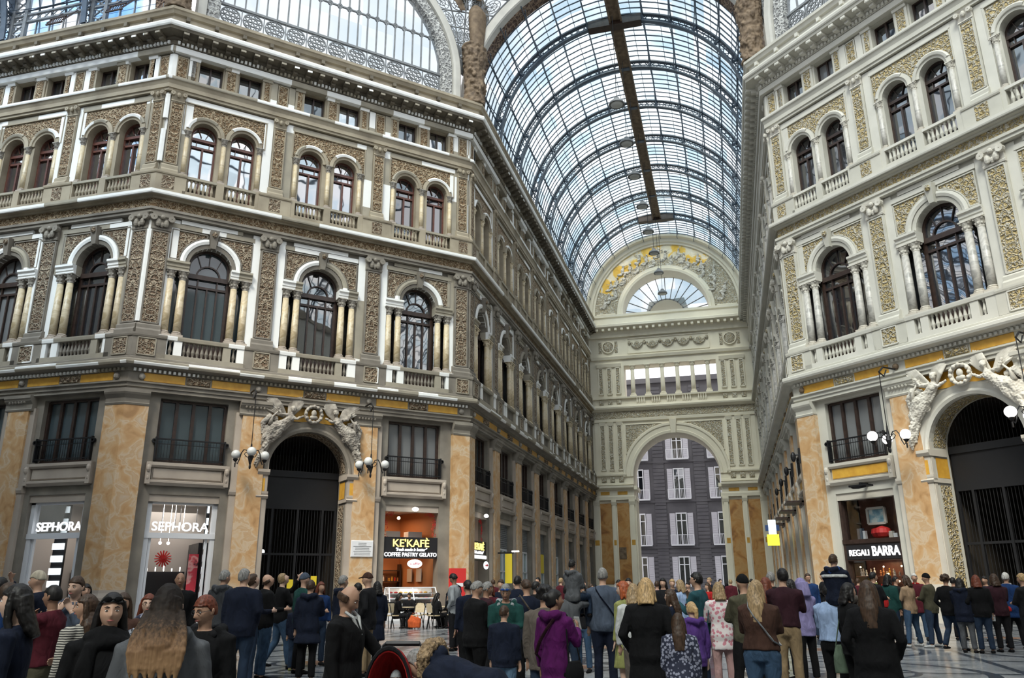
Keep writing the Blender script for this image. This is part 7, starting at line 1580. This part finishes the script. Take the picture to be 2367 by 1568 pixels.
P(1716, 1331, 11.4, 320, None, 'man in a black cap and olive jacket with black trousers', 'b', ('beanie', 'black'), ('olive', .84), None, ('black', 'wide'), ('hold', 'fwd'), 1.18)
P(1746, 1344, 9.6, 10, None, 'woman from behind with long grey-brown hair, dark brown jumper and blue jeans', 'a', ('long', 'fair'), ('brown', .88), None, ('jeans', 'stand'), ('hold', 'hold'), 1.22, 1, (20, 0), extra=(strap('c_palegrey', -1),))
P(1768, 1337, 13.4, 30, None, 'auburn-haired woman behind the brown jumper', 'a', ('long', 'auburn'), ('olive', .80), None, ('jeansd', 'stand'), ('down', 'down'), 1.1, 1)
P(1780, 1324, 15.5, 0, None, 'grey-haired man above the auburn-haired woman', 'a', ('short', 'grey'), ('coal', .84), None, ('coal', 'stand'), ('down', 'down'), 1.15)
P(1806, 1316, 12.6, 15, None, 'dark-haired young man in a maroon jumper and khaki trousers, from behind', 'a', ('short', 'black'), ('plum', .86), None, ('khaki', 'stand'), ('phone', 'phone'), 1.02, 0, (-40, 10))
P(1826, 1341, 14.8, 300, None, 'long-haired woman clapping beside the maroon jumper', 'b', ('long', 'black'), ('coal', .84), None, ('coal', 'stand'), ('clap', 'clap'), 1., 1)
P(1850, 1340, 14.4, 330, None, 'girl in a lilac hooded top and black leggings', 'a', ('hood', 'lilac'), ('lilac', .78), None, ('black', 'stand'), ('hold', 'hold'), 1.0, 1, shoes='white')
P(1866, 1327, 25.5, 170, None, 'man in a blue jacket and sunglasses facing the camera', 'b', ('short', 'brown'), ('blue', .82), None, ('jeansd', 'stand'), ('down', 'down'), 1.25, 0, (-20, 0), extra=(glasses('c_black'),))
P(1902, 1325, 30, 250, None, 'distant dark-haired man in black right of the blue jacket', 'b', ('short', 'black'), ('coal', .84), None, ('coal', 'stand'), ('hold', 'down'), 1.15)
# --- right
P(1912, 1352, 11.6, 30, None, 'man in a light blue shirt and black trousers carrying a boy on his shoulders', 'b', ('short', 'black'), ('lightblue', .88), None, ('black', 'stand'), ('fwd', 'fwd'), 1.12)
q = pix(1924, 1283, 11.55)
P(1924, 1283, 11.55, 30, 1.18, 'boy in a blue, white and black hooded top riding on shoulders', 'a', ('short', 'brown'), ('navy', .84), None, ('greybrown', 'sit'), ('hold', 'hold'), 1.2, z0=q.z-1.18*(1-.47/1.76), shoes='red', hood='bluebright', extra=(lambda R, up, HR, a: remesh(MB().tube([up((0, -.002, 1.33)), up((0, 0, 1.39))], [(.275, .19), (.27, .18)], 16, (1, 0, 0)).build('white_band', 'c_white', R), .02),))
P(1957, 1350, 11.0, 60, None, 'woman with dark tied hair in black, holding a grey-green bag', 'b', ('bob', 'black'), ('black', .8), None, ('black', 'stand'), ('down', 'hold'), 1.1, 1, extra=(bag('c_greenbag', 'large grey-green cloth bag left of the long black coat', -1, .78, (.19, .07, .24), .0),))
P(2003, 1345, 8.7, 5, None, 'person with long dark hair in a wide black coat, legs apart, from behind', 'b', ('long', 'brown'), ('black', .50), None, ('black', 'wide'), ('pocket', 'pocket'), 1.22, 1, shoes='coal')
row = ((2016, 1324, 22, 60, 'dark-haired person with a bright green collar', 'short', 'black', 'coal', 'coal', 0, 'lime'), (2050, 1329, 23, 40, 'woman in a dark green coat with a red backpack', 'bob', 'black', 'dgreen', 'jeansd', 1, None), (2093, 1331, 23, 300, 'woman in a beige waistcoat and blue jeans, arms folded forward', 'bob', 'brown', 'tan', 'jeans', 1, None), (2112, 1327, 25.5, 180, 'older white-haired person in a red scarf', 'short', 'white', 'maroon', 'jeans', 0, 'red'),
       (2140, 1327, 23, 290, 'man in a black cap and dark olive jacket, feet apart', 'beanie', 'black', 'olive', 'jeansd', 0, None), (2183, 1330, 22, 30, 'person with curly brown hair in a black jacket and jeans', 'curly', 'brown', 'black', 'jeansd', 1, None), (2216, 1338, 21.5, 10, 'person in a navy jacket and grey trousers from behind', 'bob', 'black', 'navy', 'grey', 0, None), (2254, 1331, 21.5, 350, 'person with dark red hair in a black jacket', 'bob', 'auburn', 'black', 'jeansd', 1, None),
       (2296, 1328, 22, 340, 'brown-haired person in a brown jacket with a red waist bag', 'bob', 'brown', 'plum', 'coal', 1, None), (2322, 1325, 23, 20, 'white-haired person in a blue jacket with a white jumper over the shoulder', 'short', 'white', 'blue', 'coal', 0, 'white'), (2361, 1327, 20, 300, 'person in black cut by the right edge of the picture', 'short', 'blond', 'coal', 'coal', 0, None), (2068, 1334, 27, 90, 'small person in dark clothes behind the beige waistcoat', 'short', 'black', 'coal', 'coal', 0, None), (2201, 1336, 26, 20, 'dark-haired person between the curly hair and the navy jacket', 'short', 'black', 'coal', 'coal', 0, None), (2275, 1333, 26, 200, 'dark-haired person behind the dark red hair', 'short', 'black', 'navy', 'coal', 0, None))
for i, (x, y, d, fc, lb, hs, hc_, tp, lg, fe, col_) in enumerate(row):
    ex = []
    if i == 1: ex.append(bag('c_red', 'red backpack of the woman in the dark green coat', -1, 1.15, (.14, .1, .2), -.12, name='backpack', x=.05, strp=False))
    if i == 8: ex.append(bag('c_red', 'red waist bag at the right of the crowd', 1, .98, (.1, .06, .07), .0, x=.2, strp=False))
    if i == 4: ex.append(bag('c_blue', 'small blue bag of the man in the black cap and olive jacket', 1, 1.05, (.1, .05, .12)))
    if i == 7: ex.append(held_phone(1, 'phone held by the person with dark red hair'))
    P(x, y, d, fc, None, lb, 'b', (hs, hc_), (tp, (.80 if i % 3 else .72)), None, (lg, 'wide' if i in (4, 2) else ('walk' if i in (5, 9) else 'stand')), (('clap', 'clap') if i in (2,) else ('hold', 'fwd') if i == 4 else ('pocket', 'down') if i % 2 else ('hold', 'hold')), 1.15, fe, (0, 0), collar=col_, extra=tuple(ex), hood=('coal' if i in (6,) else None), shoes=('white' if i in (2, 4) else 'coal'))
# far left edge and cafe
P(4, 1337, 12.2, 20, None, 'person with a blue and white backpack cut by the left edge', 'a', ('short', 'black'), ('blue', .84), None, ('jeansd', 'stand'), ('down', 'down'), 1.1, 0, (0, 0))
P(200, 1352, 15, 170, None, 'small dark-haired person in red behind the man in blue-grey', 'a', ('bob', 'black'), ('red', .84), None, ('jeansd', 'stand'), ('down', 'down'), 1., 1)
P(20, 1350, 9.5, 90, None, 'person in a blue top behind the black-haired woman at the left edge', 'a', ('short', 'brown'), ('blue', .84), None, ('jeansd', 'stand'), ('down', 'down'), 1.05, 0)
for i, (x, y, d, fc, hc_, hs, tp, lg, lb) in enumerate(((918, 1378, 31.5, 95, 'black', 'bob', 'black', 'coal', 'seated woman with black hair and an orange bag at the cafe table'), (948, 1383, 33.4, 200, 'brown', 'short', 'coal', 'coal', 'seated person facing the camera at the cafe table'), (1006, 1382, 31.0, 60, 'black', 'long', 'coal', 'black', 'seated woman with long black hair right of the cafe chairs'), (1042, 1378, 31.9, 285, 'black', 'short', 'black', 'coal', 'seated man bent over his phone beside the red totem'))):
    p = pix(x, y, d); H = 1.70; k = H/1.76
    P(x, y, d, fc, H, lb, 'b', (hs, hc_), (tp, .86), None, (lg, 'sit'), ('hold', 'hold'), 1.05, i in (0, 2), (0, -18), .12, z0=0., shoes='coal')
    if i == 0: m_ = Matrix.Translation((p.x+.75, p.y-.1, 0)); b_ = MB(); b_.tube([(0, 0, .05), (0, 0, .25), (.05, 0, .42)], [(.24, .13), (.27, .15), (.2, .08)], 12, (1, 0, 0)); b_.tube([(-.12, 0, .4), (-.08, 0, .55), (.1, 0, .55), (.14, 0, .4)], .015, 5); o_ = b_.build('shopping_bag', 'c_orange', None, m_); remesh(o_, .02); tag(o_, 'bright orange bag on the floor by the cafe table', 'bag')
    c = Vector((p.x, p.y, 0)); cafe_chair(c, -math.atan2(p.x, p.y)-math.radians(fc), 'wicker cafe chair taken by the %s' % ('woman with the orange bag', 'person facing the camera', 'long-haired woman', 'man bent over his phone')[i])
rr = random.Random(21)
for i in range(14):
    k_ = i//3; x = 1640+k_*24 if i % 3 == 0 else 1140+k_*52 if i % 3 == 1 else 1940+k_*14; d = 34+3.1*((k_*3) % 5) if i % 3 == 0 else 31+1.3*(k_ % 3) if i % 3 == 1 else 29+1.2*k_
    tp = rr.choice(['coal', 'navy', 'grey', 'maroon', 'olive', 'bluegrey']); hr = rr.choice(['black', 'brown', 'grey', 'fair'])
    P(x, 1340, d, rr.random()*360, 1.6+rr.random()*.2, 'far person in %s near the %s, a few pixels of head and shoulders' % (dict(coal='black').get(tp, tp), ('right arcade mouth', 'left arcade shops', 'gift shop')[i % 3]), 'a', ('short', hr), (tp, .84), None, ('jeansd', 'stand'), ('down', 'down'), 1.1, group='far small people')
